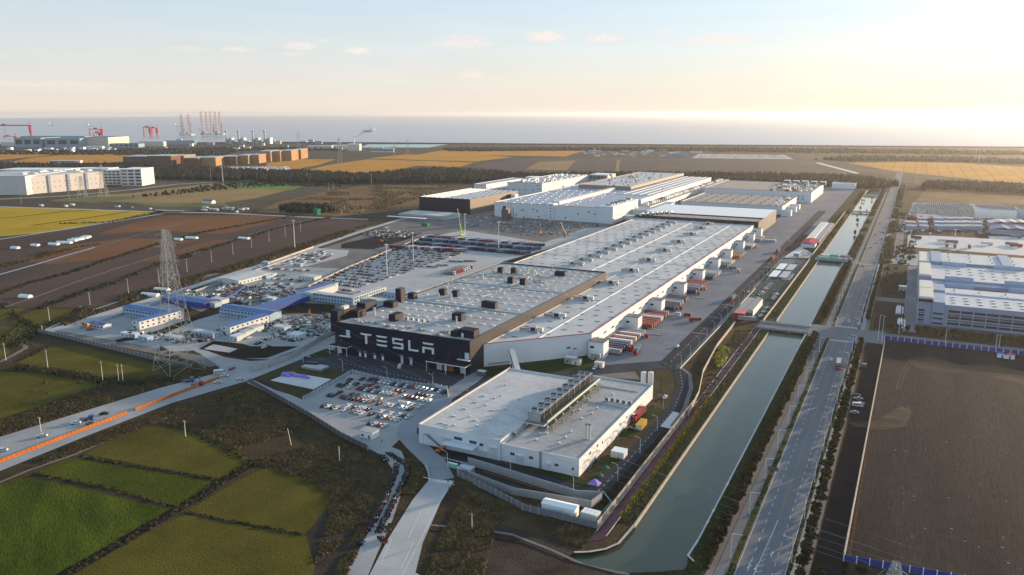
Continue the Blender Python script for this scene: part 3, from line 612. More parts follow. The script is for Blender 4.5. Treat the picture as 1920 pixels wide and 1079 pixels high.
# facade cladding joints: vertical panels slightly proud
pw = (DX1-DX0)/24
me = MB().box(0, .07, -.04, .0, 0, DH-.1, mat('navy_joint', (.014, .022, .042))).mesh('panel_joint')
shared(me, 'panel_joint', dh, [(DX0+pw*i, DY0, 0) for i in range(1, 24)])
# skylights on the roof in staggered rows
sk = MB(); sk.box(-1.5, 1.5, -.65, .65, 0, .42, m_white, m_sky_l); sk = sk.mesh('skylight')
taken = []
PENT = [(848, 608, 5, 7, 4.5), (735, 603, 5, 9, 4.2), (856, 602, 7, 6, 4.5), (664, 596, 6, 9, 4.5), (728, 577, 8, 6, 3.8), (770, 561, 5, 5, 4.0), (828, 554, 5, 4, 4.2), (852, 557, 4.5, 4, 4.2),
        (909, 577, 5.5, 4.5, 4.0), (922, 579, 5, 4.5, 4.0), (937, 513, 4.5, 4, 4.6), (962, 514, 4.5, 4, 4.6), (956, 532, 4.5, 4, 4.6), (979, 535, 4.5, 4, 4.6), (1049, 518, 9, 5, 3.4), (889, 626, 9.5, 6.5, 4.6), (870, 628, 5, 5, 3.6)]
RZ = DH-.9
PW = [(g(px, py, RZ), lx, ly, hh) for px, py, lx, ly, hh in PENT]
n_sk = 0
for j in range(16):
    for i in range(13):
        x = DX0+7+i*7.1+(3.5 if j % 2 else 0); y = DY0+11+j*14
        if x > DX1-4 or rnd.random() < .12: continue
        if any(abs(x-p[0][0]) < p[1]/2+2.5 and abs(y-p[0][1]-p[2]/2) < p[2]/2+2.5 for p in PW): continue
        if abs(y-460) < 3 or abs(y-530) < 3: continue
        shared(sk, 'skylight', dh, [(x, y, RZ)]); n_sk += 1
for k, ((x, y), lx, ly, hh) in enumerate(PW[1:-2]):
    b = MB(); b.box(x-lx/2, x+lx/2, y, y+ly, RZ, RZ+hh, m_wall_navy, m_asph_d)
    b.box(x-lx/2+.3, x+lx/2-.3, y+.3, y+ly-.3, RZ+hh, RZ+hh+.25, m_asph_d)
    b.box(x+lx/2, x+lx/2+.05, y+.2, y+ly-.2, RZ+.1, RZ+hh-.1, m_wall_grey); b.build('plant_room', dh)
b = MB(); (x, y), lx, ly, hh = PW[-2]; x0 = DX1-11.5
b.box(x0, x0+10.3, DY0+7, DY0+14, RZ, RZ+4.8, m_wall_navy, m_asph_d); b.box(x0-5, x0, DY0+6, DY0+13, RZ, RZ+3.2, m_wall_navy, m_asph_d)
b.box(x0+10.3, x0+10.38, DY0+7.2, DY0+13.8, RZ+.1, RZ+4.7, m_wall_grey); b.box(x0+2, x0+3.4, DY0+6.92, DY0+7, RZ, RZ+2.6, m_white); b.build('plant_room', dh, label='double plant room with a white door at the front corner')
# chimneys, fans, pipes
for px, py, hh, r in ((702, 591, 5, .7), (856, 608, 5, .5), (834, 588, 5, .5), (934, 547, 3, .6), (944, 553, 3.5, .7), (950, 560, 4, .5), (841, 536, 4, .4), (847, 531, 4.2, .5), (822, 561, 4, .7), (846, 562, 4, .7), (905, 524, 4.5, .9), (923, 514, 5, .9), (990, 512, 4, .8), (1008, 557, 3, .5), (1041, 542, 4, .5), (936, 548, 3, .7)):
    x, y = g(px, py, RZ); b = MB(); b.tube((x, y, RZ), (x, y, RZ+hh*.85), r, m_cream, n=10); b.tube((x, y, RZ+hh*.85), (x, y, RZ+hh), r*1.5, m_steel, n=10); b.build('chimney', dh)
for i in range(34):
    x = rnd.uniform(DX0+30, DX1-8); y = rnd.uniform(533, 600); hh = rnd.uniform(2, 5.5); b = MB()
    b.tube((x, y, RZ), (x, y, RZ+hh), .22, m_steel, n=6); b.tube((x, y, RZ+hh), (x+rnd.choice((-1, 1))*1.6, y, RZ+hh), .22, m_steel, n=6)
    if rnd.random() < .5: b.box(x-1.2, x+.8, y-.6, y+.6, RZ, RZ+1.2, m_cream)
    b.build('exhaust_pipe', dh)
for i in range(22):
    x = rnd.uniform(DX0+6, DX1-20); y = rnd.uniform(DY0+3, DY0+12) if i % 2 else rnd.uniform(540, 590); b = MB()
    for k in range(5): b.box(x+k*1.1, x+k*1.1+.8, y-.4+rnd.uniform(-.3, .3), y+.5, RZ, RZ+rnd.uniform(.5, 1.4), rnd.choice((m_steel, m_dsteel, m_cream)))
    b.tube((x-1, y-.9, RZ+.5), (x+6, y-.9, RZ+.5), .15, m_steel); b.build('pipe_rack', dh)
for px in (763, 773, 783, 793, 803):
    x, y = g(px, 600+(px-763)*.14, RZ); b = MB(); b.box(x-.9, x+.9, y-.6, y+.6, RZ, RZ+2, m_cream, m_steel); b.tube((x, y-.6, RZ+1), (x, y-1.1, RZ+1), .5, m_dsteel, n=8); b.build('roof_fan', dh)
# stair towers on the west side of the roof
b = MB(); 
b.box(DX0-7, DX0-.2, 418, 431, 0, DH+5, m_wall_navy, m_wall_grey); b.box(DX0-.2, DX0-.05, 418.5, 430.5, DH-1, DH+4.9, m_wall_grey); b.build('stair_tower', dh)
b = MB(); b.box(DX0-6.5, DX0-.6, 390, 396, DH-8, DH+6, m_wall_navy); b.box(DX0-6, DX0-.8, 396, 410, DH-8, DH+5.2, m_wall_navy, m_wall_grey); b.box(DX0-.8, DX0-.6, 396.5, 409.5, DH-1, DH+5, m_wall_grey)
b.box(DX0-4.5, DX0-1.5, 398, 403, DH+5.2, DH+7.2, m_cream); b.build('stair_tower', dh, label='wide dark tower at the front corner with a cream box on top')
b = MB(); x, y = g(708, 574, RZ); b.box(DX0+.8, DX0+5.2, 452, 458, RZ, RZ+9.5, m_wall_navy, m_wall_grey); b.box(DX0+5.2, DX0+5.3, 452.2, 457.8, RZ, RZ+9.4, m_wall_grey); b.build('stair_tower', dh)
# ================================================================ LONG WHITE HALL
WH = 14.2
wx0, wx1 = -323.8, -172.2
wh = thing('body_hall', 'long white factory hall with red roof edge and truck docks', 'factory hall')
A = g(903, 692); A = (-221.5, 403.5); Bc = (-172.2, 455.0)
b = MB()
b.prism([A, Bc, (Bc[0]-.4, Bc[1]+.15), (A[0], A[1]+.5)], 0, WH, m_wall_w)
b.box(wx1-.4, wx1, 455.3, 1012, 0, WH, m_wall_w); b.box(wx0, wx0+.4, 618, 1020, 0, WH, m_wall_w, m_coam); b.build('wall', wh)
b = MB(); b.sheet([(DX1+.2, 405), (Bc[0]-.4, 456), (wx1-.4, 1012), (DX1+.2, 1012)], WH-.5, m_roof_w); b.sheet([(wx0+.4, 618.5), (DX1+.2, 618.5), (DX1+.2, 1015), (wx0+.4, 1030)], WH-.5, m_roof_w); b.build('roof', wh)
b = MB(); b.prism([(A[0], A[1]-.06), (Bc[0]+.1, Bc[1]-.1), (Bc[0]-.5, Bc[1]+.4), (A[0], A[1]+.55)], WH, WH+.35, m_red); b.box(wx1-.45, wx1+.12, 455.3, 1012, WH, WH+.35, m_red); b.build('red_coping', wh)
b = MB(); b.box(wx0-.1, wx0+.6, 618, 1020, WH, WH+.35, m_coam); b.box(DX1+.3, DX1+1.1, 404, 1012, WH-.5, WH-.1, m_coam); b.build('coping', wh)
b = MB()
for x in (-247, -198): b.box(x-.4, x+.4, (620 if x == -247 else 432), 1010, WH-.5, WH-.05, m_white)
b.build('roof_ridge', wh)
b = MB()
for x in (-306, -285, -262): b.box(x-.15, x+.15, 620, 1010, WH-.5, WH-.35, m_dsteel)
for y in (640, 710, 800, 905): b.box(wx0+.5 if y > 620 else -221, wx1-.5, y-.8, y+.8, WH-.5, WH-.25, m_steel)
b.build('expansion_joint', wh)
vt = MB(); vt.box(-1.8, 1.8, -.5, .5, 0, .25, m_vent, m_vent); vt = vt.mesh('roof_vent'); nv = 0
for j in range(40):
    y = 428+j*14.5
    for i in range(14):
        x = wx1-8-i*10.9+(5 if j % 2 else 0)
        if y < 622 and x < DX1+4: continue
        if y < 460 and x > -172.2-(456-y)*1.0-5: continue
        if abs(x+232) < 10 and i % 3: continue
        if -276 < x < -256: continue
        if nv >= 296 or rnd.random() < .15: continue
        shared(vt, 'roof_vent', wh, [(x+rnd.uniform(-.6, .6), y, WH-.5)]); nv += 1
# small window strips and doors on the dock side
for k in range(36):
    y = 462+k*15.0; winX(wh, wx1, [(y, y+5.5)], 8.3, 9.4, m_glass)
winX(wh, wx1, [(470+57*i, 470+57*i+40) for i in range(9)], 4.7, 5.1, m_dsteel, 'dock_canopy', proud=1.6)
ang = math.atan2(Bc[1]-A[1], Bc[0]-A[0])
def wing(t, z0, z1, wd, m, name, proud=.1):
    x = A[0]+(Bc[0]-A[0])*t; y = A[1]+(Bc[1]-A[1])*t; b = MB()
    b.obox(x+math.sin(ang)*proud/2, y-math.cos(ang)*proud/2, z0, wd, proud+.04, z1-z0, ang, m); b.build(name, wh)
wing(.14, .8, 2.0, 14, m_steel, 'louvre'); wing(.25, 3.2, 5.2, 1.6, m_dsteel, 'window'); wing(.78, 5.8, 7.0, 2.5, m_dsteel, 'window'); wing(.84, 5.0, 5.8, 2.5, m_dsteel, 'window'); wing(.80, 0, 4.5, 3.5, m_shutter, 'door'); wing(.28, .3, 2.4, 1.5, m_shutter, 'door')
# stair blocks between the docks: parts of the hall
for i, (y, hh) in enumerate([(449.7, 10.5), (518.9, 10.5), (576.4, 10.5), (642.8, 10.5), (707.2, 10.5), (771.5, 10.5), (829.9, 10.2), (895.8, 10.2), (958, 10.2), (1009.9, 10.2)]):
    b = MB(); b.box(wx1+.02, -162.2, y, y+9.5, 0, hh, m_wall_w, m_roof)
    b.box(wx1+.02, -162.0, y-.1, y+9.6, hh, hh+.3, m_dsteel); b.build('stair_block', wh)
    b = MB(); b.box(-171.0, -168.4, y-.08, y, hh-4.2, hh-2.8, m_glass); b.build('window', wh)
    b = MB(); b.box(-162.2, -161.5, y+3, y+5, 2.6, 2.9, m_dsteel, bottom=True); b.build('door_canopy', wh)
# ---------------- rooftop units of the white hall: each a thing of its own
def box_unit():
    r = thing('air_unit', '', 'air handling unit')
    b = MB(); b.box(-3.0, 1.8, -1.8, 1.8, .5, 3.6, m_cream, m_steel); b.box(1.8, 5.8, -1.4, 1.4, .7, 3.2, m_cream, m_cream); b.build('casing', r)
    b = MB(); b.box(-1.9, 1.2, -1.9, -1.8, .9, 3.2, m_black); b.box(1.4, 1.7, -1.9, -1.8, .6, 3.5, m_white); b.build('intake_grille', r)
    b = MB(); b.box(-9.5, -3.0, -1.0, 1.4, .6, 2.4, m_steel); b.box(-7.0, -4.0, 1.4, 3.2, .6, 2.6, m_dsteel); b.build('duct', r)
    b = MB(); b.box(-3, 5.5, -1.6, -1.4, 0, .5, m_dsteel); b.box(-3, 5.5, 1.4, 1.6, 0, .5, m_dsteel); b.box(3, 4.2, -4.0, -2.6, 0, 1.3, m_white); b.build('base_frame', r)
    return r
au = box_unit(); kids_of(au); au_used = False
AHU = [(1038, 610), (1072, 580), (1130, 540), (1155, 515), (1185, 488), (1225, 472), (1250, 458), (1272, 445)]
ys = [444, 484, 541, 602, 660, 716, 776, 836, 896, 950, 990]
for i, y in enumerate(ys):
    o = au if i == 0 else copy_tree(au)
    o.location = (-207-(y-444)*.03, y, WH-.5); o.rotation_euler = (0, 0, R(8))
    tag(o, f'boxy cream air unit with grey duct, {ordn(i+1)} from the front on the white hall', 'air unit', 'box air units along the white hall roof')
def round_unit():
    r = thing('silencer_unit', '', 'silencer')
    b = MB(); b.tube((-4.5, 0, 1.9), (3.2, 0, 1.9), 1.5, m_steel, n=12); b.tube((3.2, 0, 1.9), (4.4, 0, 1.5), 1.7, m_cream, n=12); b.build('drum', r)
    b = MB(); b.tube((4.5, 0, 1.5), (5.0, 0, 1.3), 1.75, m_white, n=12); b.tube((2.9, 0, 1.9), (3.2, 0, 1.9), 1.7, m_white, n=12); b.build('collar', r)
    b = MB(); b.box(-7.5, -4.5, -1.0, 1.0, .4, 2.6, m_dsteel); b.box(-9.5, -7.6, -.7, .7, .2, 3.4, m_cream); b.box(-8.8, -8.2, .8, 2.0, 0, 3.9, m_steel); b.build('fan_box', r)
    b = MB(); b.box(-3.6, -3.2, -1.2, 1.2, 0, .8, m_dsteel); b.box(2.0, 2.4, -1.2, 1.2, 0, .8, m_dsteel); b.build('saddle', r)
    return r
ru = round_unit(); kids_of(ru)
for i in range(15):
    o = ru if i == 0 else copy_tree(ru)
    o.location = (-267, 668+i*22.5, WH-.5); o.rotation_euler = (0, 0, R(4))
    tag(o, f'round grey silencer with white collar, {ordn(i+1)} from the front of its row', 'silencer', 'round silencers along the white hall roof')
# ================================================================ SMALL UTILITY HALL in front
uh = thing('utility_hall', 'low white utility hall with cooling units on its flat roof', 'utility hall')
b = MB(); shell(b, -193.8, -151.2, 290, 383, 9.5, m_wall_w, cop=m_coam); b.build('wall', uh, label='taller west wing of the utility hall')
b = MB(); shell(b, -151.0, -114.2, 290.4, 396, 8.0, m_wall_w); b.build('wall', uh, label='lower east wing of the utility hall')
b = MB(); b.box(-193.4, -151.6, 290.4, 382.6, 8.6, 8.9, m_roof_w); b.build('roof', uh); b = MB(); b.box(-150.6, -114.6, 290.8, 395.6, 7.1, 7.4, m_roof); b.build('roof', uh)
b = MB(); b.box(-194.0, -193.2, 290, 383, 9.5, 9.7, m_coam); b.box(-151.6, -150.9, 290, 320, 9.5, 9.7, m_coam); b.build('coping', uh)
def ux(px): return onY(px, 850, 290)[0]
for pa, pb, za, zb in ((852, 867, 5.6, 7.0), (880, 894, 5.3, 6.7), (899, 906, 5.0, 6.3), (991, 999, 3.6, 4.8), (956, 964, 3.6, 4.8), (1039, 1047, 2.8, 3.9), (1072, 1076, 2.6, 3.7), (835, 840, 2, 3)):
    xa, xb = ux(pa), ux(pb); yy = 290 if xa < -151.2 else 290.4
    n = max(1, round((xb-xa)/1.1))
    for k in range(n): b = MB(); w_ = (xb-xa)/n; b.box(xa+k*w_+.06, xa+(k+1)*w_-.06, yy-.07, yy+.02, za, zb, m_glass, bottom=True); b.build('window', uh)
for pa, pb, hh in ((832, 846, 5.4), (918, 932, 5.2), (967, 981, 3.8), (1025, 1031, 2.8), (898, 903, 2.6), (908, 913, 2.6)):
    xa, xb = ux(pa), ux(pb); yy = 290 if xa < -151.2 else 290.4
    b = MB(); b.box(xa, xb, yy-.1, yy+.02, 0, hh, m_shutter); b.build('door', uh)
    b = MB(); b.box(xa-.3, xb+.3, yy-1.1, yy, hh+.5, hh+.65, m_shutter, bottom=True); b.build('door_canopy', uh)
b = MB(); b.box(ux(840), ux(897), 284.5, 290, 4.6, 4.85, m_shutter, bottom=True); b.build('canopy', uh)
b = MB(); xg = ux(1013); b.box(xg-.5, xg+.5, 290.1, 290.42, 0, 8.2, m_steel); b.build('cable_duct', uh)
# outside stair on the west front
b = MB(); xa = ux(802)
b.box(xa-.9, xa+1.1, 287.6, 290, 5.6, 5.8, m_steel, bottom=True)
for k in range(16): b.box(xa+1.1+k*.55, xa+1.8+k*.55, 287.7, 288.9, 5.4-k*.34, 5.5-k*.34, m_dsteel, bottom=True)
b.tube((xa+1, 287.6, 6.5), (xa+10, 287.6, 1.0), .08, m_dsteel); b.tube((xa-.8, 287.7, 0), (xa-.8, 287.7, 5.6), .1, m_steel); b.build('stair', uh)
winX(uh, -114.2, [(y, y+1.2) for y in (318, 342, 352)], 4.2, 5.4)
winX(uh, -114.2, [(302.0, 304.2), (311, 313)], 5.2, 6.2)
for y in (299, 309, 326, 335, 347, 359, 372):
    b = MB(); b.box(-114.2, -112.2, y-1.2, y+1.2, 4.4, 4.6, m_cream, bottom=True); b.tube((-112.4, y-1, 0), (-112.4, y-1, 4.4), .08, m_steel); b.tube((-112.4, y+1, 0), (-112.4, y+1, 4.4), .08, m_steel); b.build('door_canopy', uh)
    b = MB(); b.box(-114.2, -114.1, y-.8, y+.8, 0, 2.5, m_shutter); b.build('door', uh)
# roof details: dome fans, skylight hatches, twin flues
fan = MB(); fan.tube((0, 0, 0), (0, 0, .6), .55, m_steel, n=8); fan.tube((0, 0, .6), (0, 0, 1.0), .8, m_cream, .3, n=8); fan = fan.mesh('dome_fan')
P2 = [(1005, 826), (1013, 815), (1025, 814), (1048, 833), (1060, 822), (1070, 811), (1090, 786), (1109, 777), (1119, 767), (1133, 754), (1148, 741), (1086, 770), (1036, 800), (1074, 772), (1102, 750)]
shared(fan, 'dome_fan', uh, [(*g(px, py, 7.4), 7.4) for px, py in P2 if g(px, py, 7.4)[0] > -150])
shared(fan, 'dome_fan', uh, [(*g(px, py, 8.9), 8.9) for px, py in [(927, 748), (910, 761), (939, 743), (948, 723), (894, 800), (880, 782), (851, 799), (919, 788), (974, 750), (937, 818), (947, 768)]])
hat = MB(); hat.box(-1.2, 1.2, -.5, .5, 0, .4, m_steel, m_sky_l); hat = hat.mesh('roof_hatch')
shared(hat, 'roof_hatch', uh, [(*g(px, py, 8.9), 8.9) for px, py in [(907, 743), (891, 755), (872, 767), (851, 781), (891, 789), (828, 794), (838, 797), (925, 770)]])
b = MB()
for dx in (0, 1.5):
    x, y = g(1099, 823, 7.4); b.tube((x+dx, y, 7.4), (x+dx, y, 14.2), .6, m_cream, n=12); b.tube((x+dx, y, 14.2), (x+dx, y, 14.5), .7, m_dsteel, n=12)
b.build('twin_flue', uh)
au2 = MB(); au2.box(-.9, .9, -.7, .7, 0, 1.9, m_steel, m_steel); au2.box(-.7, .7, -.75, -.7, .3, 1.6, m_dsteel); au2 = au2.mesh('condenser')
shared(au2, 'condenser', uh, [(*g(px, py, 7.4), 7.4) for px, py in [(1138, 752), (1149, 753), (1159, 755), (1170, 757), (1181, 759), (965, 818)]])
b = MB(); b.tube((*g(1075, 748, 7.4), 7.7), (*g(1180, 768, 7.4), 7.7), .22, m_steel); b.tube((-150, 382, 7.6), (-118, 382, 7.6), .2, m_steel); b.build('roof_pipe', uh)
b = MB(); b.box(-151.4, -150.0, 300, 320, 7.4, 8.2, m_steel); b.build('cable_tray', uh)
# cooling plant on its raised frame: one thing, fans and cells its parts
cp = thing('cooling_plant', 'long bank of cooling towers with round fans on a raised frame', 'cooling plant')
CXa, CXb, CYa, CYb, CZ = -149.4, -142.8, 314, 381, 10.5
b = MB(); b.box(CXa-1, CXb+2.6, CYa-2, CYb+2, CZ-.6, CZ, m_cream, m_coolg, bottom=True)
for y in range(CYa, CYb+3, 9):
    for x in (CXa-.4, CXb+3.6): b.box(x-.25, x+.25, y-.25, y+.25, 8.0, CZ-.6, m_white)
b.tube((CXa-1, CYa-2, CZ+1.1), (CXb+4, CYa-2, CZ+1.1), .06, m_steel); b.tube((CXb+4.1, CYa-2, CZ+1.1), (CXb+4.1, CYb+2, CZ+1.1), .06, m_steel); b.build('platform', cp)
fa = MB(); fa.tube((0, 0, 0), (0, 0, .9), 1.5, m_steel, 1.65, n=14, caps=False); fa.tube((0, 0, .3), (0, 0, .45), 1.45, m_black, n=14)
for k in range(4):
    a = k*math.pi/2; fa.bar((0, 0, .55), (1.4*math.cos(a), 1.4*math.sin(a), .55), .12, m_black)
fa = fa.mesh('fan')
cellm = MB(); cellm.box(-3.3, 3.3, -3.6, 3.6, 0, 4.4, m_coolg, m_steel); 
for k in (-1, 1): cellm.box(3.3, 3.36, k*1.8-1.5, k*1.8+1.5, .7, 4.0, m_black)
cellm.box(3.3, 3.42, -.2, .2, 0, 4.4, m_steel)
cellm.box(-3.0, 3.0, -3.66, -3.6, .2, 4.2, m_steel); cellm = cellm.mesh('cooling_cell')
for i in range(9):
    y = CYa+3.7+i*7.4; zz = CZ
    add(cellm, 'cooling_cell', cp, loc=((CXa+CXb)/2, y, zz)); 
    for dx in (-1.65, 1.65): add(fa, 'fan', cp, loc=((CXa+CXb)/2+dx, y, zz+4.4))
for k, (x, z, r, m) in enumerate(((CXb+3.4, CZ+1.3, .55, m_green), (CXb+2.4, CZ+.6, .35, m_coolg), (CXb+4.6, CZ-1.2, .22, m_coolg), (CXb+5.6, CZ-1.4, .2, m_coolg), (CXb+5.2, CZ-2.0, .2, m_coolg))):
    b = MB(); b.tube((x, CYa-1, z), (x, CYb, z), r, m, n=10); b.build('pipe', cp)
b = MB()
for y in range(CYa+6, CYb, 24): b.tube((CXb+.2, y, CZ+3.4), (CXb+2.0, y, CZ+3.4), .3, m_green, n=8); b.tube((CXb+2.0, y, CZ+3.5), (CXb+3.2, y, CZ+1.4), .3, m_green, n=8)
b.build('pipe_elbow', cp)
b = MB()
for y in range(CYa, CYb+1, 12): b.box(CXb+3, CXb+6.2, y-.15, y+.15, CZ-2.4, CZ-2.1, m_coolg, bottom=True); b.box(CXb+6, CXb+6.3, y-.15, y+.15, 7.4, CZ-.9, m_steel); b.box(CXb+3, CXb+3.3, y-.15, y+.15, 7.4, CZ-2.1, m_white)
b.build('pipe_support', cp)
# conveyor bridge, tanks, small sheds round the halls
b0 = g(980, 713); b1 = (A[0]+7, A[1]+7)
cb = thing('conveyor_bridge', 'inclined covered walkway running down from the white hall', 'walkway')
p1 = (-207.0, 412.0); z1 = 8.6; p0 = g(975, 716, 1); z0 = 1.2
d = Vector((p0[0]-p1[0], p0[1]-p1[1], 0)); dn = d.normalized(); nrm = Vector((-dn.y, dn.x, 0))
b = MB()
def P3(t, s, z): 
    zz = z1+(z0-z1)*t; return (p1[0]+d.x*t+nrm.x*s, p1[1]+d.y*t+nrm.y*s, zz+z)
for s0, s1, za, zb, m in ((-1.5, 1.5, 0, .25, m_steel), (-1.6, 1.6, 2.5, 2.7, m_cream)):
    b.quad(P3(0, s0, za), P3(1, s0, za), P3(1, s1, za), P3(0, s1, za), m); b.quad(P3(0, s0, zb), P3(0, s1, zb), P3(1, s1, zb), P3(1, s0, zb), m)
    b.quad(P3(0, s1, za), P3(1, s1, za), P3(1, s1, zb), P3(0, s1, zb), m); b.quad(P3(0, s0, zb), P3(1, s0, zb), P3(1, s0, za), P3(0, s0, za), m)
b.build('deck', cb)
b = MB()
for k in range(13):
    t = k/12
    for s in (-1.5, 1.5): b.bar(P3(t, s, .2), P3(t, s, 2.5), .09, m_dsteel)
    if k < 12: 
        for s in (-1.5, 1.5): b.bar(P3(t, s, .2), P3(t+1/12, s, 2.5), .07, m_dsteel)
b.build('truss', cb)
b = MB()
for t in (.1, .4, .72): 
    for s in (-1.3, 1.3): q = P3(t, s, 0); b.tube((q[0], q[1], 0), q, .2, m_white)
b.build('leg', cb)
for px, lab in ((985*0+1206, 'left white storage tank behind the small hall'), (1219.5, 'right white storage tank behind the small hall')):
    x, y = g(px, 721, 0); x, y = (-133.5+ (px-1206)*.28, 402); b = MB(); b.tube((0, 0, 0), (0, 0, 6.6), 1.55, m_white, n=16); b.tube((0, 0, 6.6), (0, 0, 7.0), 1.55, m_white, .6, n=16)
    o = b.build('storage_tank', label=lab, cat='tank', loc=(g(px, 719)[0], g(px, 719)[1], 0))
def shed(name, label, cat, px, py, lx, ly, h, mw, mr=None, rz=0, doors=True, gable=0, z=0, overhang=.25):
    """a small one-room building standing with its front middle at a picture point"""
    x, y = g(px, py, z); r = thing(name, label, cat, (x, y, z), rz)
    b = MB(); b.box(-lx/2, lx/2, 0, ly, 0, h, mw); b.build('wall', r)
    b = MB(); o_ = overhang
    if gable:
        b.quad((-lx/2-o_, -o_, h), (lx/2+o_, -o_, h), (lx/2+o_, ly/2, h+gable), (-lx/2-o_, ly/2, h+gable), mr or mw)
        b.quad((-lx/2-o_, ly/2, h+gable), (lx/2+o_, ly/2, h+gable), (lx/2+o_, ly+o_, h), (-lx/2-o_, ly+o_, h), mr or mw)
        for sx in (-lx/2, lx/2):
            n = len(b.v); b.v += [(sx, 0, h), (sx, ly, h), (sx, ly/2, h+gable)]; b.f.append((n, n+1, n+2) if sx > 0 else (n, n+2, n+1)); b.m.append(b.mi(mw))
    else: b.box(-lx/2-o_, lx/2+o_, -o_, ly+o_, h, h+.2, mr or mw, bottom=True)
    b.build('roof', r)
    if doors:
        n = max(1, int(lx/3.2))
        for k in range(n):
            x0 = -lx/2+(k+.5)*lx/n; b = MB()
            if k % 3 == 1 or n == 1: b.box(x0-.45, x0+.45, -.06, 0, 0, 2.0, m_dsteel); b.build('door', r)
            else: b.box(x0-.6, x0+.6, -.06, 0, 1.0, 2.0, m_glass, bottom=True); b.build('window', r)
    return r
shed('transformer_kiosk', 'grey transformer kiosk against the white wing wall', 'kiosk', 1068, 683, 7.0, 4.5, 3.8, m_steel, m_cream, rz=R(0))
shed('transformer_kiosk', 'pale kiosk in front of the grey one by the wing wall', 'kiosk', 1079, 685, 5.5, 3.5, 3.2, m_cream, m_steel)
shed('guard_kiosk', 'grey shelter below the first stair block', 'kiosk', 1116, 676, 6.0, 4, 4.2, m_steel, m_cream)
shed('guard_kiosk', 'pale container shelter beside the parked white car', 'kiosk', 1122, 690, 5.2, 3.4, 3.0, m_cream, m_cream)
shed('gate_house', 'small white gate house beside the staff car park', 'gate house', 686, 823, 7.6, 5.5, 3.4, m_white, m_roof)
shed('guard_kiosk', 'grey guard kiosk with slanted roof by the factory gate', 'kiosk', 869, 893, 6.2, 4.2, 3.0, m_steel, m_steel)
shed('bus_shelter', 'small pale shelter roof at the dark hall corner', 'shelter', 901, 706, 4.5, 3, 2.8, m_dsteel, m_cream, doors=False)
# ---------------------------------------------------------------- walls and fences
def fence(name, label, pts, h, m, mpost=None, step=6, thick=.12, z=0, pix=True, posts=True, cat='fence', base=0):
    P = G(pts) if pix else pts; r = thing(name, label, cat); b = MB(); pm = []
    for p, q in zip(P, P[1:]):
        L_ = math.hypot(q[0]-p[0], q[1]-p[1]); rot = math.atan2(q[1]-p[1], q[0]-p[0]); cx, cy = (p[0]+q[0])/2, (p[1]+q[1])/2
        b.obox(cx, cy, z+base, L_, thick, h-base, rot, m)
        n = max(1, int(L_/step)); pm += [(p[0]+(q[0]-p[0])*i/n, p[1]+(q[1]-p[1])*i/n, z) for i in range(n)]
    b.build('panel', r)
    if posts and mpost:
        me = MB().box(-.16, .16, -.16, .16, 0, h+.15, mpost).mesh('post'); pm.append((P[-1][0], P[-1][1], z))
        if len(pm) > 300: pm = pm[::2]
        shared(me, 'post', r, pm[:300])
    return r
m_bluef = mat('blue_hoarding', (.030, .055, .25), var=.1, scale=.4, rough=.5)
m_greyf = mat('grey_hoarding', (.17, .18, .19), var=.08, scale=.5, rough=.7)
m_mesh = mat('mesh_fence', (.32, .34, .36), var=.1)
fence('hoarding', 'long blue hoarding between street and bare plot', [(-7.5, 577.5), (200, 577.5)], 2.6, m_bluef, m_white, 4.0, pix=False)
fence('hoarding', 'blue hoarding closing the bare plot at the bottom', [(-9, 271), (80, 281)], 2.6, m_bluef, m_white, 4.0, pix=False)
fence('boundary_wall', 'pale cream wall along the west of the bare plot', [(-9.0, 272), (-7.0, 566)], 3.0, m_coping, m_coping, 5.0, pix=False, thick=.45, cat='wall')
fence('perimeter_wall', 'pale perimeter wall between site and purple path', [(-92.3, 254.4), (-92.3, 400)], 2.6, m_coping, m_coping, 5.0, pix=False, thick=.3, cat='wall')
fence('perimeter_wall', 'upper perimeter wall bending away from the canal path', [(1290, 780), (1310, 740), (1318, 700), (1345, 650), (1378, 608)], 2.3, m_coping, m_coping, 6.0, thick=.3, cat='wall')
fence('perimeter_fence', 'grey sheet fence bending round the site corner', [(1120, 992), (1040, 972), (980, 957), (930, 930), (880, 905), (858, 893)], 2.8, m_greyf, m_steel, 3.0)
fence('retaining_wall', 'upper concrete wall of the sunken basin', [(878, 872), (905, 880), (985, 905), (1080, 935), (1128, 938)], 3.6, m_conc, m_conc, 4.0, thick=.4, cat='wall')
fence('retaining_wall', 'lower concrete wall of the sunken basin', [(860, 888), (900, 905), (960, 928), (1060, 945), (1108, 953), (1128, 938)], 3.2, m_conc, m_conc, 4.0, thick=.4, cat='wall')
MB().sheet(G([(878, 874), (905, 882), (985, 906), (1080, 936), (1126, 940), (1108, 952), (1060, 944), (960, 927), (900, 904), (862, 888)]), .07, mat('basin_water', (.010, .016, .014), rough=.2)).build('basin_water', label='dark water in the sunken basin', cat='basin', kind='structure')
MB().ribbon(G([(905, 884), (985, 909), (1080, 939), (1122, 943)]), 1.0, .12, mat('rust_mud', (.16, .07, .03))).build('basin_edge', label='rusty mud line along the basin wall', cat='basin edge', kind='structure')
m_wf = mat('white_fence', (.55, .56, .57), var=.05)
fence('picket_fence', 'white mesh fence on the west of the staff car park', [(569, 750), (620, 722), (658, 700)], 2.0, m_mesh, m_wf, 3.0, thick=.06)
fence('picket_fence', 'white fence between the staff car park and the road', [(661, 700), (720, 714), (790, 725), (816, 727)], 2.2, m_mesh, m_wf, 3.0, thick=.06)
fence('picket_fence', 'white fence at the east corner of the staff car park', [(816, 727), (838, 732), (840, 745)], 2.2, m_wf, m_wf, 3.0, thick=.06)
fence('perimeter_wall', 'dark wall running down beside the weeds and gate house', [(468, 718), (520, 748), (580, 782), (640, 820), (690, 845)], 2.6, m_dsteel, m_steel, 4.0, thick=.3, cat='wall')
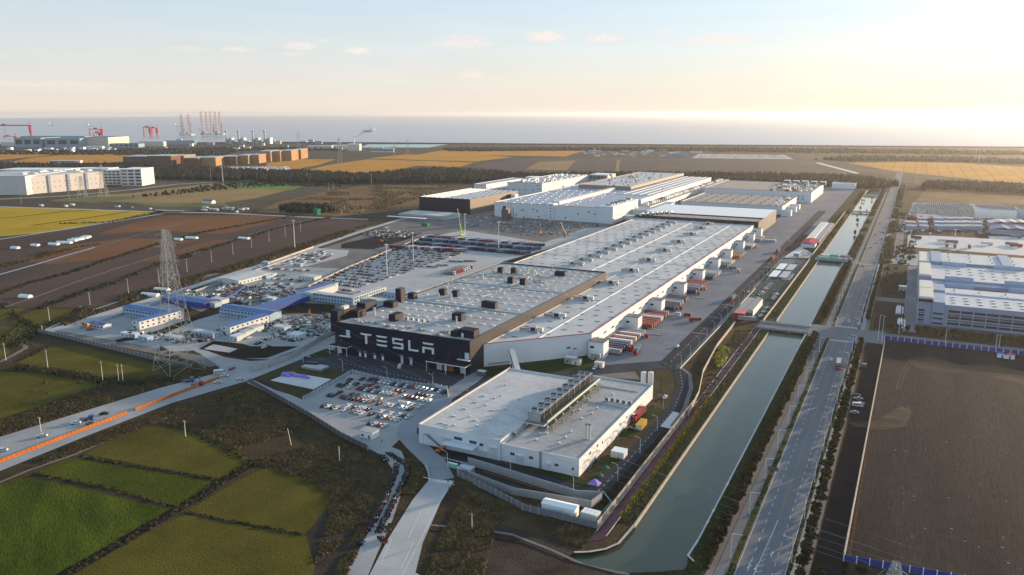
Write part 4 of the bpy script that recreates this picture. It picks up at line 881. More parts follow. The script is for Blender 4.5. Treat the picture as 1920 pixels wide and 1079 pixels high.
fence('perimeter_wall', 'pale wall on the camp side of the site road', [(470, 697), (540, 676), (600, 640), (628, 625)], 3.2, m_conc_l, m_conc, 4.0, thick=.4, cat='wall')
fence('hoarding', 'grey hoarding at the corner of the construction camp', [(73, 624), (120, 634), (200, 654), (290, 676), (360, 690)], 2.6, m_greyf, m_steel, 4.0)
fence('hoarding', 'pale fence between the west road and the camp', [(150, 618), (240, 588), (330, 560), (420, 530), (500, 502), (575, 476)], 1.8, m_mesh, m_mesh, 5.0)
fence('hoarding', 'blue hoarding round the storage yard in the camp', [(462, 540), (440, 556), (404, 574), (340, 562), (352, 542)], 2.8, m_bluef, m_bluef, 8.0)
fence('perimeter_wall', 'cream wall behind the rear car park of new cars', [(578, 540), (650, 505), (730, 472), (800, 444)], 2.0, m_coping, m_coping, 8.0, thick=.3, cat='wall')
fence('perimeter_wall', 'long cream wall between depot and building plot', [(508, 494), (560, 475), (588, 465)], 2.0, m_coping, m_coping, 8.0, thick=.3, cat='wall')
fence('guard_rail', 'white railing along the footway of the site road', [(-114.2, 452), (-114.2, 700)], 1.1, m_wf, m_wf, 6.0, pix=False, thick=.06)
fence('picket_fence', 'white curved fence panel beside the gate', [(798, 877), (803, 890), (805, 908)], 2.2, m_wf, m_wf, 2.5, thick=.08)
# orange water-filled barriers down the left road: each barrier a thing
bar = MB(); bar.prism([(-1.0, -.45), (1.0, -.45), (1.0, .45), (-1.0, .45)], 0, .45, m_orange); bar.prism([(-.95, -.2), (.95, -.2), (.95, .2), (-.95, .2)], .45, 1.0, m_orange); bar = bar.mesh('barrier')
def barriers(p, q, where, step=2.15):
    P, Q = g(*p), g(*q); L_ = math.hypot(Q[0]-P[0], Q[1]-P[1]); n = int(L_/step); rot = math.atan2(Q[1]-P[1], Q[0]-P[0])
    for i in range(n+1):
        t = i/n; add(bar, 'road_barrier', None, f'orange road barrier, {ordn(i+1)} from the left in the {where}', 'barrier', 'orange barriers down the concrete road', None, (P[0]+(Q[0]-P[0])*t, P[1]+(Q[1]-P[1])*t, .1), rot).scale = (1.06, 1.9, 1.35)
barriers((-12, 872), (235, 777), 'long near row')
barriers((256, 769), (408, 711), 'upper row')
# ---------------------------------------------------------------- bridges
br = thing('road_bridge', 'concrete road bridge over the canal at the crossing', 'bridge')
b = MB(); b.box(-90, -55, 567.5, 583.5, .1, 1.0, m_conc, m_road, bottom=True); b.build('deck', br)
for y, s in ((567.2, 0), (583.6, 0)): b = MB(); b.box(-90, -55, y-.2, y+.2, 1.0, 2.1, m_steel); b.build('parapet', br)
for x in (-79, -68.5, -58): b = MB(); b.box(x-.6, x+.6, 568.5, 582.5, -1.5, .1, m_conc); b.build('pier', br)
for yy, lab in ((1335, 'small bridge over the canal by the far sheds'), (1622, 'farthest small bridge over the canal')):
    b2 = thing('foot_bridge', lab, 'bridge'); b = MB(); b.box(-82, -52, yy-4, yy+4, .2, 1.6, m_conc, m_road, bottom=True); b.build('deck', b2)
    b = MB(); b.box(-69, -67, yy-3, yy+3, -1.5, .2, m_conc); b.build('pier', b2); b = MB(); b.box(-82, -52, yy-4.3, yy-4, 1.6, 2.4, m_steel); b.build('parapet', b2)
cbz = thing('bridge_yard', 'bridge deck crowded with site sheds across the canal', 'bridge')
b = MB(); b.box(-84, -50, 872, 902, .1, .9, m_conc, m_dirt, bottom=True); b.build('deck', cbz)
b = MB(); b.box(-84, -50, 871.4, 871.8, .9, 3.0, mat('pale_blue_panel', (.26, .36, .48))); b.build('parapet', cbz)
for i, (x, y, lx, ly, h, c, lab) in enumerate([(-76, 878, 10, 9, 2.6, (.10, .35, .22), 'green netting heap'), (-66, 880, 7, 8, 2.4, (.06, .28, .20), 'green roofed shed'), (-57, 893, 9, 7, 3, (.12, .16, .40), 'purple-blue shed'), (-68, 893, 8, 7, 3, (.07, .30, .22), 'teal shed at the back'),
        (-79, 893, 3, 9, 2.8, (.55, .5, .46), 'cream container'), (-74.5, 893, 2.6, 9, 2.8, (.55, .55, .55), 'white container'), (-62, 893, 1.5, 8, 2.8, (.6, .56, .5), 'narrow cream container'), (-55.5, 880, 3, 6, 2.6, (.45, .33, .27), 'tan shed'), (-60, 878, 3.6, 5, 2.4, (.5, .38, .32), 'pinkish shed')]):
    b = MB(); b.box(-lx/2, lx/2, -ly/2, ly/2, 0, h*.8, mat(f'shed_c{i}', c)); b.box(-lx/2-.2, lx/2+.2, -ly/2-.2, ly/2+.2, h*.8, h*.8+.25, MATS[f'shed_c{i}']); b.box(-.8, .2, -ly/2-.05, -ly/2, 0, 2, m_dsteel)
    b.build('site_shed', label=f'{lab} standing on the crowded canal bridge', cat='shed', loc=(x, y, .92))
for i, (x0) in enumerate((-90, -80)): pass
# ================================================================ NORTHERN HALLS
sh = hall('press_hall', 'dark-fasciaed hall at the end of the long white roof', 'factory hall', -326.8, -167.8, 1018, 1052, 17.6, m_wall_navy, m_roof_t)
b = MB(); b.box(-326.8, -167.8, 1060, 1160, 0, 17.4, m_wall_navy, m_white); b.box(-326.9, -167.7, 1052.2, 1060, 0, 16, m_wall_navy, m_roof_t); b.build('rear_wing', sh)
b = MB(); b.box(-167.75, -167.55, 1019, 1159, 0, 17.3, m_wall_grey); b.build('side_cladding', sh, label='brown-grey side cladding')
me = MB().box(-1.6, 1.6, -.6, .6, 0, .4, m_steel, m_sky_l).mesh('skylight')
shared(me, 'skylight', sh, [(-316+i*11.5+(5 if j else 0), 1028+j*12, 16.9) for i in range(13) for j in range(2)])
for i in range(7):
    o = copy_tree(ru); o.location = (-318+i*4.5, 1022+i*6.5, 16.9); o.rotation_euler = (0, 0, R(90))
    tag(o, f'round silencer on the dark-fasciaed hall, {ordn(i+1)} from the front in its slanting row', 'silencer', 'silencers on the dark-fasciaed hall')
h3 = hall('stamping_hall', 'white hall with a tan striped roof behind the dark fascia', 'factory hall', -326.5, -172.5, 1248, 1416, 13, m_wall_w, m_roof_t)
b = MB(); b.box(-326.6, -172.4, 1247.8, 1248.3, 13, 13.4, m_red); b.box(-172.7, -172.2, 1248.3, 1416, 13, 13.4, m_red); b.box(-326.8, -326.0, 1248.3, 1416, 13, 13.4, m_coam); b.build('red_coping', h3)
me = MB().box(-1.5, 1.5, -4, 4, 0, .4, m_dsteel).mesh('roof_vent')
shared(me, 'roof_vent', h3, [(-312+i*17+(j % 2)*1.5, 1260+j*18, 12.4) for i in range(8) for j in range(9)])
for i in range(20): b = MB(); x = -186+rnd.uniform(-6, 8); y = 1255+i*8; b.box(x-2, x+2, y-1.5, y+1.5, 12.3, 12.3+rnd.uniform(1, 3), rnd.choice((m_white, m_dsteel, m_steel))); b.build('roof_unit', h3)
for y, hh in ((1236, 8.5), (1290, 8), (1330, 8)): b = MB(); b.box(-172.3, -158, y, y+12, 0, hh, m_wall_w, m_roof); b.build('stair_block', h3)
h4 = hall('casting_hall', 'wide white hall with crowded roof plant at the far right', 'factory hall', -336, -153, 1440, 1630, 18, m_wall_w, m_roof_t)
b = MB(); b.box(-336.1, -152.9, 1439.8, 1440.3, 18, 18.5, m_red); b.box(-153.2, -152.8, 1440.3, 1630, 18, 18.5, m_red); b.build('red_coping', h4)
for i in range(80):
    b = MB(); x = rnd.uniform(-225, -158); y = rnd.uniform(1446, 1620); b.box(x-rnd.uniform(1, 4), x+rnd.uniform(1, 4), y-3, y+rnd.uniform(1, 6), 17.3, 17.3+rnd.uniform(1, 4), rnd.choice((m_white, m_dsteel, m_steel, m_cream, m_glass))); b.build('roof_unit', h4)
for i in range(5): b = MB(); x = -222+i*16; b.box(x, x+11, 1604, 1616, 17.3, 24, m_dsteel, m_white); b.box(x-.3, x+11.3, 1603.5, 1604, 22.6, 24.3, m_white); b.build('roof_plant_box', h4)
for i in range(9): winX(h4, -153, [(1460+i*18, 1466+i*18)], 0, 7, m_dsteel, 'door'); 
winY(h4, 1440, [(-175, -173), (-168, -166)], 10, 12); winY(h4, 1440, [(-175, -173), (-168, -166)], 5, 7)
eb = hall('storage_hall', 'small pale hall standing alone beyond the canal bridge', 'hall', -148, -104, 1746, 1812, 10.5, m_wall_w, m_roof_w)
b = MB(); b.box(-104, -103.9, 1760, 1762, 0, 9, m_red); b.build('trim', eb)
d2 = hall('paint_hall', 'dark navy hall with striped grey roof at the north west', 'factory hall', -684, -594, 1042, 1205, 23, m_wall_navy, m_roof_b)
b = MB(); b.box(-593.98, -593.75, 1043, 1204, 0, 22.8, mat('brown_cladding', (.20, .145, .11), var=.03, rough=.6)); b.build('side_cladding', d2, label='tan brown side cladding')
b = MB()
for i in range(5): b.box(-683+i*9, -682+i*9, 1043, 1204, 22.3, 23.2, m_white)
b.build('roof_ridge', d2)
me = MB().box(-.7, .7, -.7, .7, 0, 1.4, m_white).mesh('roof_fan'); shared(me, 'roof_fan', d2, [(-636+i*9+(j % 2)*4, 1052+j*14, 22.3) for i in range(5) for j in range(11)])
b = MB(); b.box(-593.7, -588, 1166, 1180, 0, 19, m_wall_navy); b.box(-588, -580, 1167, 1179, 0, 19.5, m_white); b.build('stair_tower', d2)
n0 = hall('white_hall', 'slim white hall behind the dark navy hall', 'factory hall', -748, -722, 1330, 1500, 18, m_wall_w, m_roof_b)
b = MB(); b.box(-721.9, -690, 1500, 1530, 0, 20, m_wall_w, m_white); b.build('rear_wing', n0)
b = MB(); b.box(-721.8, -715, 1345, 1490, 0, 8, m_cream); b.build('lean_to', n0)
n1 = hall('white_hall', 'tall white hall with crowded roof plant at the north', 'factory hall', -671, -600.5, 1318, 1552, 25, m_wall_w, m_roof_w)
b = MB(); b.box(-671, -600.4, 1317.8, 1318.3, 25, 25.5, m_red); b.box(-600.8, -600.2, 1318.3, 1552, 25, 25.5, m_red); b.build('red_coping', n1)
for i in range(110):
    b = MB(); x = rnd.uniform(-660, -605); y = rnd.uniform(1330, 1545); b.box(x-rnd.uniform(1, 3), x+rnd.uniform(1, 3), y-rnd.uniform(1, 3), y+2, 24.2, 24.2+rnd.uniform(1, 3.5), rnd.choice((m_white, m_white, m_cream, m_steel))); b.build('roof_unit', n1)
winY(n1, 1318, [(-611+i*0, -609.5) for i in range(1)], 20, 21.5); 
for zz in (7, 14, 20.5): winY(n1, 1318, [(-611, -609.4), (-606, -604.4)], zz, zz+1.6)
winY(n1, 1318, [(-660, -658), (-648, -646), (-634, -632), (-620, -618)], 11, 13)
b = MB(); b.box(-600, -560, 1552, 1600, 0, 26, m_cream, m_white)
for i in range(5): b.box(-598+i*8, -593+i*8, 1548, 1552, 18, 24, m_dsteel)
b.build('plant_wing', n1, label='cream plant wing with dark openings')
# W1: big front block
w1 = thing('main_hall', 'large white hall whose tall front faces the building yard', 'factory hall')
b = MB(); shell(b, -551.5, -372, 1041, 1240, 21, m_wall_w); b.box(-467, -455, 1038.5, 1052, 0, 23.5, m_wall_w, m_white); b.box(-387, -366, 1039, 1150, 0, 24, m_wall_w, m_white); b.build('wall', w1)
b = MB(); b.box(-551, -372.4, 1041.5, 1500, 19.9, 20.3, m_roof_b); b.build('roof', w1)
b = MB(); b.box(-551.6, -467.2, 1040.8, 1041.3, 21, 21.45, m_red); b.box(-454.8, -387.2, 1040.8, 1041.3, 21, 21.45, m_red); b.box(-552, -551.2, 1041.4, 1420, 20.3, 21.6, m_coam); b.build('red_coping', w1)
for zz in (3, 7, 11.5, 16, 20): winY(w1, 1038.5, [(-460, -458.4)], zz, zz+1.5)
for px, py in [(968, 403), (982, 394), (978, 395), (1007, 396), (1010, 407), (982, 407), (1084, 402), (1115, 402), (1137, 410), (1137, 417), (1150, 412), (1000, 393), (1104, 398), (1125, 409), (1005, 410), (1060, 409)]:
    x, z = onY(px, py, 1041); 
    if z > 1: winY(w1, 1041, [(x-1.1, x+1.1)], z-.9, z+.9)
winX(w1, -366, [(1050+i*9, 1055+i*9) for i in range(10)], 17, 17.8, m_dsteel); winX(w1, -366, [(1050+i*9, 1055+i*9) for i in range(10)], 10, 10.8, m_dsteel)
b = MB()
for i in range(16): b.box(-383+rnd.uniform(-2, 6), -376+rnd.uniform(0, 6), 1050+i*6, 1053+i*6, 24, 24+rnd.uniform(.8, 2.5), rnd.choice((m_dsteel, m_dsteel, m_steel)))
o = b.build('roof_plant', w1); o['kind'] = 'stuff'
me = MB().box(-.6, .6, -2.5, 2.5, 0, .7, m_white).mesh('roof_fan'); shared(me, 'roof_fan', w1, [(-540+i*14+(j % 2)*6, 1055+j*26, 20.3) for i in range(8) for j in range(13)])
b = MB(); b.box(-463, -455, 1060, 1300, 20.3, 25, m_wall_w, m_cream); b.box(-455, -454.6, 1060, 1300, 25, 25.4, m_red); b.build('raised_wall', w1)
for i in range(26): b = MB(); x = -470; y = 1062+i*9; b.box(x-3, x+2, y, y+4, 20.3, 20.3+rnd.uniform(1.5, 3.5), rnd.choice((m_white, m_cream, m_dsteel))); b.build('roof_unit', w1)
# brown-walled block on top of W1 northwards
bb = hall('brown_hall', 'brown-sided hall with flat pale roof rising behind the white ones', 'factory hall', -527, -431, 1312, 1660, 27, mat('brown_cladding2', (.27, .195, .15), var=.03, rough=.6), m_roof_w)
for px, py, hh in ((1145, 330, 3), (1183, 331, 4), (1193, 331, 4), (1175, 341, 3), (1196, 333, 3), (1226, 328, 2), (1147, 338, 6)): x, y = g(px, py, 27); b = MB(); b.tube((x, y, 26.3), (x, y, 26.3+hh*1.6), 2.2 if hh > 3 else 3, m_cream, n=8); b.build('chimney', bb)
for i in range(50): b = MB(); x = rnd.uniform(-520, -440); y = rnd.uniform(1320, 1650); b.box(x-1.5, x+1.5, y-1.2, y+1.2, 26.3, 27+rnd.uniform(0, 1.5), rnd.choice((m_dsteel, m_cream, m_vent))); b.build('roof_unit', bb)
w2 = thing('assembly_wing', 'very long white wing with red-edged roof running north', 'factory hall')
b = MB(); b.box(-431, -371.5, 1240, 1650, 0, 21, m_wall_w, m_roof_b); b.box(-371.5, -368.5, 1174, 1240, 0, 21, m_wall_w); b.build('wall', w2)
b = MB(); b.box(-371.8, -371.2, 1240, 1650, 21, 21.5, m_red); b.box(-432, -431, 1312, 1660, 21, 22, m_coam); b.build('red_coping', w2)
b = MB(); b.box(-368, -350, 1160, 1720, 0, 12.5, m_wall_w, m_roof_t); b.build('lower_deck', w2)
for i in range(46): b = MB(); x = -362; y = 1175+i*11.5; b.box(x-4, x+4, y, y+5, 12.5, 12.5+rnd.uniform(2, 4), rnd.choice((m_cream, m_white, m_dsteel, m_steel))); b.build('roof_unit', w2)
winX(w2, -350, [(1300+i*18, 1312+i*18) for i in range(9)], 1, 7, m_dsteel, 'door'); winX(w2, -350, [(1180+i*14, 1184+i*14) for i in range(30)], 9, 9.8, m_dsteel)
for i in range(4): b = MB(); x = -420+i*13; b.box(x, x+1, 1242, 1648, 21, 21.6, m_white); b.build('roof_ridge', w2)
bx = hall('link_hall', 'pale link building between the white halls', 'hall', -366, -333, 1120, 1240, 12, m_wall_w, m_roof_b)
shed('site_shed', 'white shed wedged behind the long white hall', 'shed', 1170, 413, 26, 12, 6.5, m_wall_w, m_white)
b = MB(); b.box(-12, 12, -12, 12, 0, 2.5, m_steel, m_dsteel); b.box(-9, 0, -10, 0, 2.5, 19, m_dsteel, m_steel); b.tube((5, 0, 0), (5, 0, 22), 1.5, m_steel, n=8); b.box(-8, -3, -8, -3, 19, 23, m_black)
b.build('batching_silo', label='grey concrete silo tower in front of the white hall', cat='silo', loc=(*g(957, 417), 0))
d3 = thing('warehouse', 'low grey warehouse with white roof before the navy hall', 'warehouse')
b = MB(); b.box(-672, -590, 968, 1009, 0, 6, m_steel, m_roof_w); b.box(-673, -598, 966, 968, 4, 4.4, m_steel, bottom=True); b.build('wall', d3)
b = MB()
for i in range(8): b.box(-590, -589.9, 971+i*4.5, 973+i*4.5, .5, 4.5, m_white)
b.build('door', d3)
for k, (px, py) in enumerate([(735, 413), (757, 409)]):
    x, y = g(px+25, py); r = thing('canopy_row', ('front' if k == 0 else 'rear')+' white roofed open shelter beside the grey warehouse', 'shelter')
    b = MB(); b.box(x-33, x+33, y, y+7, 3.4, 3.8, m_white, bottom=True); b.build('roof', r)
    me = MB().box(-.12, .12, -.12, .12, 0, 3.4, m_steel).mesh('post'); shared(me, 'post', r, [(x-32+i*6.4, y+s, 0) for i in range(11) for s in (.3, 6.6)])
shed('green_shed', 'green shed at the end of the white open shelters', 'shed', 796, 425, 9, 7, 4, mat('shed_green', (.03, .17, .10)))
# ================================================================ GREY WORKS on the right
m_gw = mat('blue_grey_cladding', (.24, .31, .42), col2=(.27, .34, .45), var=.03, scale=.05, rough=.6)
m_gwr = mat('works_roof', (.52, .52, .52), col2=(.62, .62, .61), scale=.05, fine=.05, seams=(40, 5, .12, .9))
m_gwc = mat('cream_roof', (.62, .58, .50), col2=(.70, .66, .58), scale=.05)
gw = thing('grey_works', 'large blue-grey works with ribbon windows and cream corner roofs', 'factory building')
def wblock(x0, x1, y0, y1, h, mr=None, nm='block', mw=None, lip=True):
    b = MB(); b.box(x0, x1, y0, y1, 0, h, mw or m_gw, mr or m_gwr); b.build(nm, gw)
wblock(28.5, 230, 629, 668, 17); wblock(20.6, 28.4, 628, 662, 18.6, m_gw, 'bay'); wblock(11.5, 20.5, 630, 662, 17.6, m_gw, 'corner_tower')
for y0, y1, h in ((629, 663, 21.5), (667, 697, 21), (737, 797, 18.5), (812, 868, 17.5)):
    b = MB(); x0, x1 = 11.2, 20.8
    b.prism([(x0, y0), (x1, y0), (x1, y1), (x0, y1)], h-1.6, h-.5, m_gwc, m_gwc); b.box(x0+.5, x1-.5, y0+.5, y1-.5, h-.5, h, m_gwc)
    b.box(x0+.2, x1-.2, y0+.3, y1-.3, 0 if y0 > 663 else 17.6, h-1.6, m_gw if y0 > 663 else m_glass); b.build('corner_roof', gw)
wblock(20.9, 230, 668.1, 700, 15.5); wblock(20.9, 29, 668.2, 694, 19.5, m_gw, 'bay')
b = MB(); b.tube((29.5, 668.6, 16.2), (230, 668.6, 16.2), 1.6, m_gw, n=10); b.build('roof_duct', gw)
wblock(20.9, 230, 737, 806, 15.6); b = MB(); b.box(20.9, 230, 726, 736.9, 0, 14, m_gw, m_gw); b.build('block', gw)
wblock(30, 230, 812, 868, 17.5, m_gwr); wblock(21, 29.9, 808, 868, 18.5, m_gw, 'bay'); wblock(77, 85, 808, 868, 19, m_gw, 'bay'); 
def barrel(x0, x1, y, z, r=3.6):
    b = MB(); b.tube((x0, y, z), (x1, y, z), r, m_gw, n=14); b.build('barrel_roof', gw)
for x0, x1, y, z in ((30.5, 51, 734, 15.5), (30.5, 51.5, 722, 12.5), (73, 94, 734, 15.5), (75, 97, 722, 12.5), (30, 49, 806, 15.5), (70, 91, 806, 15.5), (116, 137, 734, 15.5), (118, 138, 722, 12.5), (112, 133, 806, 15.5)): barrel(x0, x1, y, z)
me = MB(); me.box(-1.2, 1.2, -1.2, 1.2, 0, .5, m_glass, m_white); me = me.mesh('roof_vent')
shared(me, 'roof_vent', gw, [(34+i*8.5, y, z) for i in range(16) for y, z in ((638, 17), (648, 17), (657, 17), (752, 15.6), (766, 15.6), (780, 15.6), (793, 15.6))])
shared(MB().tube((0, 0, 0), (0, 0, 1.4), .6, m_steel, n=6).mesh('roof_fan'), 'roof_fan', gw, [(36+i*17, y, z) for i in range(8) for y, z in ((676, 15.5), (690, 15.5), (822, 17.5), (840, 17.5), (858, 17.5))])
# ribbon windows, each a part with its own panes
for z0, z1 in ((11.6, 13.4), (9.6, 10.4), (7.2, 9.0), (5.4, 6.1), (2.8, 4.6)):
    x = 31
    while x < 140:
        winY(gw, 629, [(x, x+7.2)], z0, z1); x += 7.9
for z0 in (9.6, 6, 2.4): winY(gw, 628, [(21.3, 27.8)], z0, z0+1.3); winY(gw, 630, [(12.2, 16.0)], z0+1.0, z0+2.4); winY(gw, 630, [(12.2, 16.0)], z0-.4, z0+.2)
for z0 in (12.5, 10.4):
    x = 32
    while x < 74: winY(gw, 812, [(x, x+9.4)], z0, z0+1.3); x += 10
winY(gw, 808, [(21.5, 29), (77.5, 84.5)], 8.5, 10.2)
for z0 in (6.5,): winY(gw, 726, [(52, 72), (98, 114)], 10.5, 11.3)
b = MB(); b.box(11.5, 230, 625.6, 628, 0, 1.4, m_dsteel, m_dsteel); b.build('plinth', gw)
for px, py in ((1694, 560), (1700, 520), (1712, 470)): pass
b = MB(); b.box(-3, 3, -3.5, 3.5, 0, 4, m_steel, m_white); b.build('pump_house', label='small grey pump house by the dirt drive', cat='shed', loc=(*g(1692, 545), 0))
for i, (px, py) in enumerate([(1689, 600), (1686, 575)]):
    r = thing('pipe_stack', ('front' if i == 0 else 'rear')+' stack of long white pipes on the bare strip', 'pipes', (*g(px, py+8), 0))
    me = MB().tube((0, -14, .6), (0, 12, .6), .42, m_white, n=8).mesh('pipe'); shared(me, 'pipe', r, [(-2+k*1.5, 0, 0) for k in range(4)]+[(-1.2+k*1.5, 0, 1.0) for k in range(2)])
for px, py, lab in ((1879, 672, 'blue and white site cabin by the blue hoarding'), (1893, 674, 'small cream cabin with red roof by the hoarding')):
    shed('site_cabin', lab, 'cabin', px, py, 5.2, 4.0, 2.8, m_white, m_red if 'red' in lab else m_blue)
shed('toilet_cabin', 'tiny turquoise cabin on the dark verge', 'cabin', 1620, 690, 2, 2, 2.2, mat('turquoise', (.12, .32, .38)))
# ================================================================ CANOPY CAR PARK and sheds between canal and site road
m_pinkroof = mat('pale_red_roof', (.50, .22, .18), var=.05)
sheet('green_lot', 'green-coated car park floor by the site road', m_green_lot, .1, [(-113, 590), (-90, 590), (-90, 740), (-113, 740)], 'car park', pix=False)
sheet('green_lot', 'grey deck of the roofed car park', m_road, .1, [(-113, 742), (-89, 742), (-91, 866), (-114, 866)], 'car park', pix=False)
ch = thing('canteen', 'flat grey-roofed building with a pale red front by the bridge', 'building')
b = MB(); b.box(-110, -98.5, 600, 642, 0, 5.4, m_wall_w, mat('taupe_roof', (.33, .30, .28), var=.04)); b.build('wall', ch)
b = MB(); b.box(-110.1, -102.0, 585, 599.9, 0, 5.4, mat('dark_red_wall', (.30, .028, .04)), m_pinkroof); b.build('red_wing', ch); b = MB(); b.box(-102, -98.5, 592, 599.9, 0, 5.0, m_glass, m_dsteel); b.build('glass_entrance', ch)
b = MB(); b.box(-104.4, -104.2, 600, 642, 5.4, 5.5, m_dsteel); b.build('roof_joint', ch)
cs = thing('car_shelter', 'striped car shelters above the rows of parked cars', 'car shelter')
for k, y in enumerate((750, 790)):
    for s in (0, 1):
        b = MB(); b.box(-111.5+s*9, -104.5+s*9, y, y+32, 2.6, 2.8, m_white if s == 0 else m_steel, bottom=True); b.build('roof', cs)
rs = thing('red_roofed_shed', 'long pale sheds with a pink-red roofed head building', 'shed')
b = MB(); b.box(-108, -93, 950, 968, 0, 4.5, m_wall_w); n = len(b.v)
b.quad((-108.5, 949, 4.5), (-100.5, 949, 6.2), (-100.5, 990, 6.2), (-108.5, 990, 4.5), mat('pink_red', (.40, .05, .09))); b.quad((-100.5, 949, 6.2), (-92.5, 949, 4.5), (-92.5, 990, 4.5), (-100.5, 990, 6.2), MATS['pink_red']); b.build('red_roof', rs)
b = MB(); b.box(-108, -99, 990, 1160, 0, 4.2, m_wall_w, m_gwc); b.build('long_shed', rs); b = MB()
for k in range(4): b.box(-98.6+k*2, -97.4+k*2, 975, 1160, 0, 3.4, m_dsteel, m_steel)
b.build('lean_to', rs)
shed('gate_house', 'small blue-grey gate house on the white forecourt', 'gate house', 1493, 482, 6, 5, 3.6, m_gw, m_white)
sheet('forecourt', 'white forecourt before the cluttered bridge', m_cwhite, .11, [(1468, 484), (1500, 463), (1525, 476), (1518, 484)], 'forecourt')
fence('boundary_wall', 'tan wall between the car shelters and the canal bank', [(-89, 590), (-89, 870)], 2, m_coping, m_coping, 8, pix=False, thick=.3, cat='wall')
fence('boundary_wall', 'tan wall along the far sheds by the canal', [(-90, 905), (-90, 1330)], 2, m_coping, m_coping, 8, pix=False, thick=.3, cat='wall')
shed('site_shed', 'pale office container by the rear lawn', 'shed', 1444, 455, 12, 5, 3, m_gw, m_steel)
# ================================================================ CONSTRUCTION CAMP
m_bluer = mat('blue_roof', (.05, .11, .27), col2=(.065, .14, .32), scale=.1, rough=.5, seams=(1.0, 400, .05, .85))
m_panel = mat('camp_panel', (.56, .58, .57), col2=(.62, .64, .62), scale=.2)
m_campb = mat('camp_blue_panel', (.36, .48, .58), var=.05)
def barrack(label, x0, x1, y0, y1, h, long='x', roof=None, wall=None, sty=2, front=None):
    r = thing('barrack', label, 'barrack'); b = MB(); b.box(x0, x1, y0, y1, 0, h, wall or m_panel)
    if front: b.box(x0-.0, x1+.0, y0-.06, y0, 0, h, front)
    b.build('wall', r); b = MB(); rf = roof or m_bluer; e = .6; rise = 1.1
    if long == 'x':
        ym = (y0+y1)/2; b.quad((x0-e, y0-e, h), (x1+e, y0-e, h), (x1+e, ym, h+rise), (x0-e, ym, h+rise), rf); b.quad((x0-e, ym, h+rise), (x1+e, ym, h+rise), (x1+e, y1+e, h), (x0-e, y1+e, h), rf)
        for sx in (x0, x1): n = len(b.v); b.v += [(sx, y0, h), (sx, y1, h), (sx, ym, h+rise)]; b.f.append((n, n+1, n+2)); b.m.append(b.mi(wall or m_panel))
    else:
        xm = (x0+x1)/2; b.quad((x0-e, y0-e, h), (xm, y0-e, h+rise), (xm, y1+e, h+rise), (x0-e, y1+e, h), rf); b.quad((xm, y0-e, h+rise), (x1+e, y0-e, h), (x1+e, y1+e, h), (xm, y1+e, h+rise), rf)
        for sy in (y0, y1): n = len(b.v); b.v += [(x0, sy, h), (x1, sy, h), (xm, sy, h+rise)]; b.f.append((n, n+1, n+2)); b.m.append(b.mi(wall or m_panel))
    b.build('roof', r)
    wv = MB().box(-.8, .8, -.05, 0, 0, 1.1, m_glass).mesh('window')
    for s in range(sty):
        z = 1.1+s*3
        if long == 'x': shared(wv, 'window', r, [(x, y0-.06, z) for x in np.arange(x0+2, x1-1, 3.4)])
        else: shared(wv, 'window', r, [(x1+.01, y, z) for y in np.arange(y0+2.5, y1-1, 4.6)], rz=R(90)); shared(wv, 'window', r, [(x0+3, y0-.02, z)])
    if sty == 2:
        b = MB()
        if long == 'x': b.box(x0, x1, y0-1.2, y0, 3.0, 3.15, m_campb, bottom=True); b.box(x0, x1, y0-1.25, y0-1.2, 3.15, 4.1, m_campb)
        else:
            for k in range(8): b.box(x0+.6+k*.5, x0+1.2+k*.5, y0-1.0, y0, 3-k*.37, 3.1-k*.37, m_bluef, bottom=True)
        b.build('gallery', r)
    return r
barrack('two-storey blue-roofed barrack at the back of the left camp', -526, -481, 391, 403, 6.2, 'x', wall=m_campb)
barrack('two-storey blue-roofed barrack with white side facing the fence', -486.5, -478.5, 367.5, 403.5, 6.2, 'y')
barrack('small blue-roofed hut at the left tip of the camp', -516, -501.5, 356, 362.5, 3.4, 'x', sty=1)
barrack('long blue storage shed with blue walls', -536, -488, 434, 449, 4.2, 'x', sty=0, wall=m_bluef)
barrack('two-storey blue-roofed barrack in the middle camp', -460, -410.5, 424, 436, 6.2, 'x', wall=m_campb)
barrack('two-storey blue-roofed barrack with long white side in the middle camp', -419, -410.3, 385.5, 423, 6.2, 'y')
barrack('low blue roof joining the middle camp and the yard', -446, -432, 440, 492, 4.0, 'y', sty=0, wall=m_bluef)
barrack('long pale-roofed store beside the west road', -553, -528, 510, 551, 4.2, 'y', roof=m_roof_w, sty=1)
shed('site_shed', 'small blue-grey shed beside the storage yard', 'shed', 391, 576, 14, 7, 3.5, m_campb, m_roof_w)
for i, (px, py, lx, ly, h) in enumerate([(380, 632, 20, 5, 3.2), (404, 570, 14, 8, 3.6), (452, 638, 0, 0, 0), (438, 640, 6.5, 9, 3.2), (455, 631, 6, 9, 3.2), (469, 624, 7, 10, 3.5), (523, 622, 10, 7, 3.2), (549, 637, 10, 8, 3.2), (234, 633, 8, 4, 3), (246, 634, 8, 4, 3), (268, 640, 9, 5, 3), (322, 640, 14, 5, 3), (494, 523, 7, 9, 3), (503, 521, 5, 9, 3), (575, 526, 18, 10, 3.6), (557, 500, 9, 4, 3), (497, 497, 8, 4, 3), (616, 560, 3, 3, 2.5), (505, 566, 8, 5, 3), (665, 567, 0, 0, 0)]):
    if lx: shed('site_cabin', f'pale container cabin in the construction camp, {ordn(i+1)} in the list from the pylon eastwards', 'cabin', px, py, lx, ly, h, rnd.choice((m_panel, m_campb, m_panel)), rnd.choice((m_roof_w, m_panel)))
of = thing('site_office', 'u-shaped two-storey container office round a small car court', 'office')
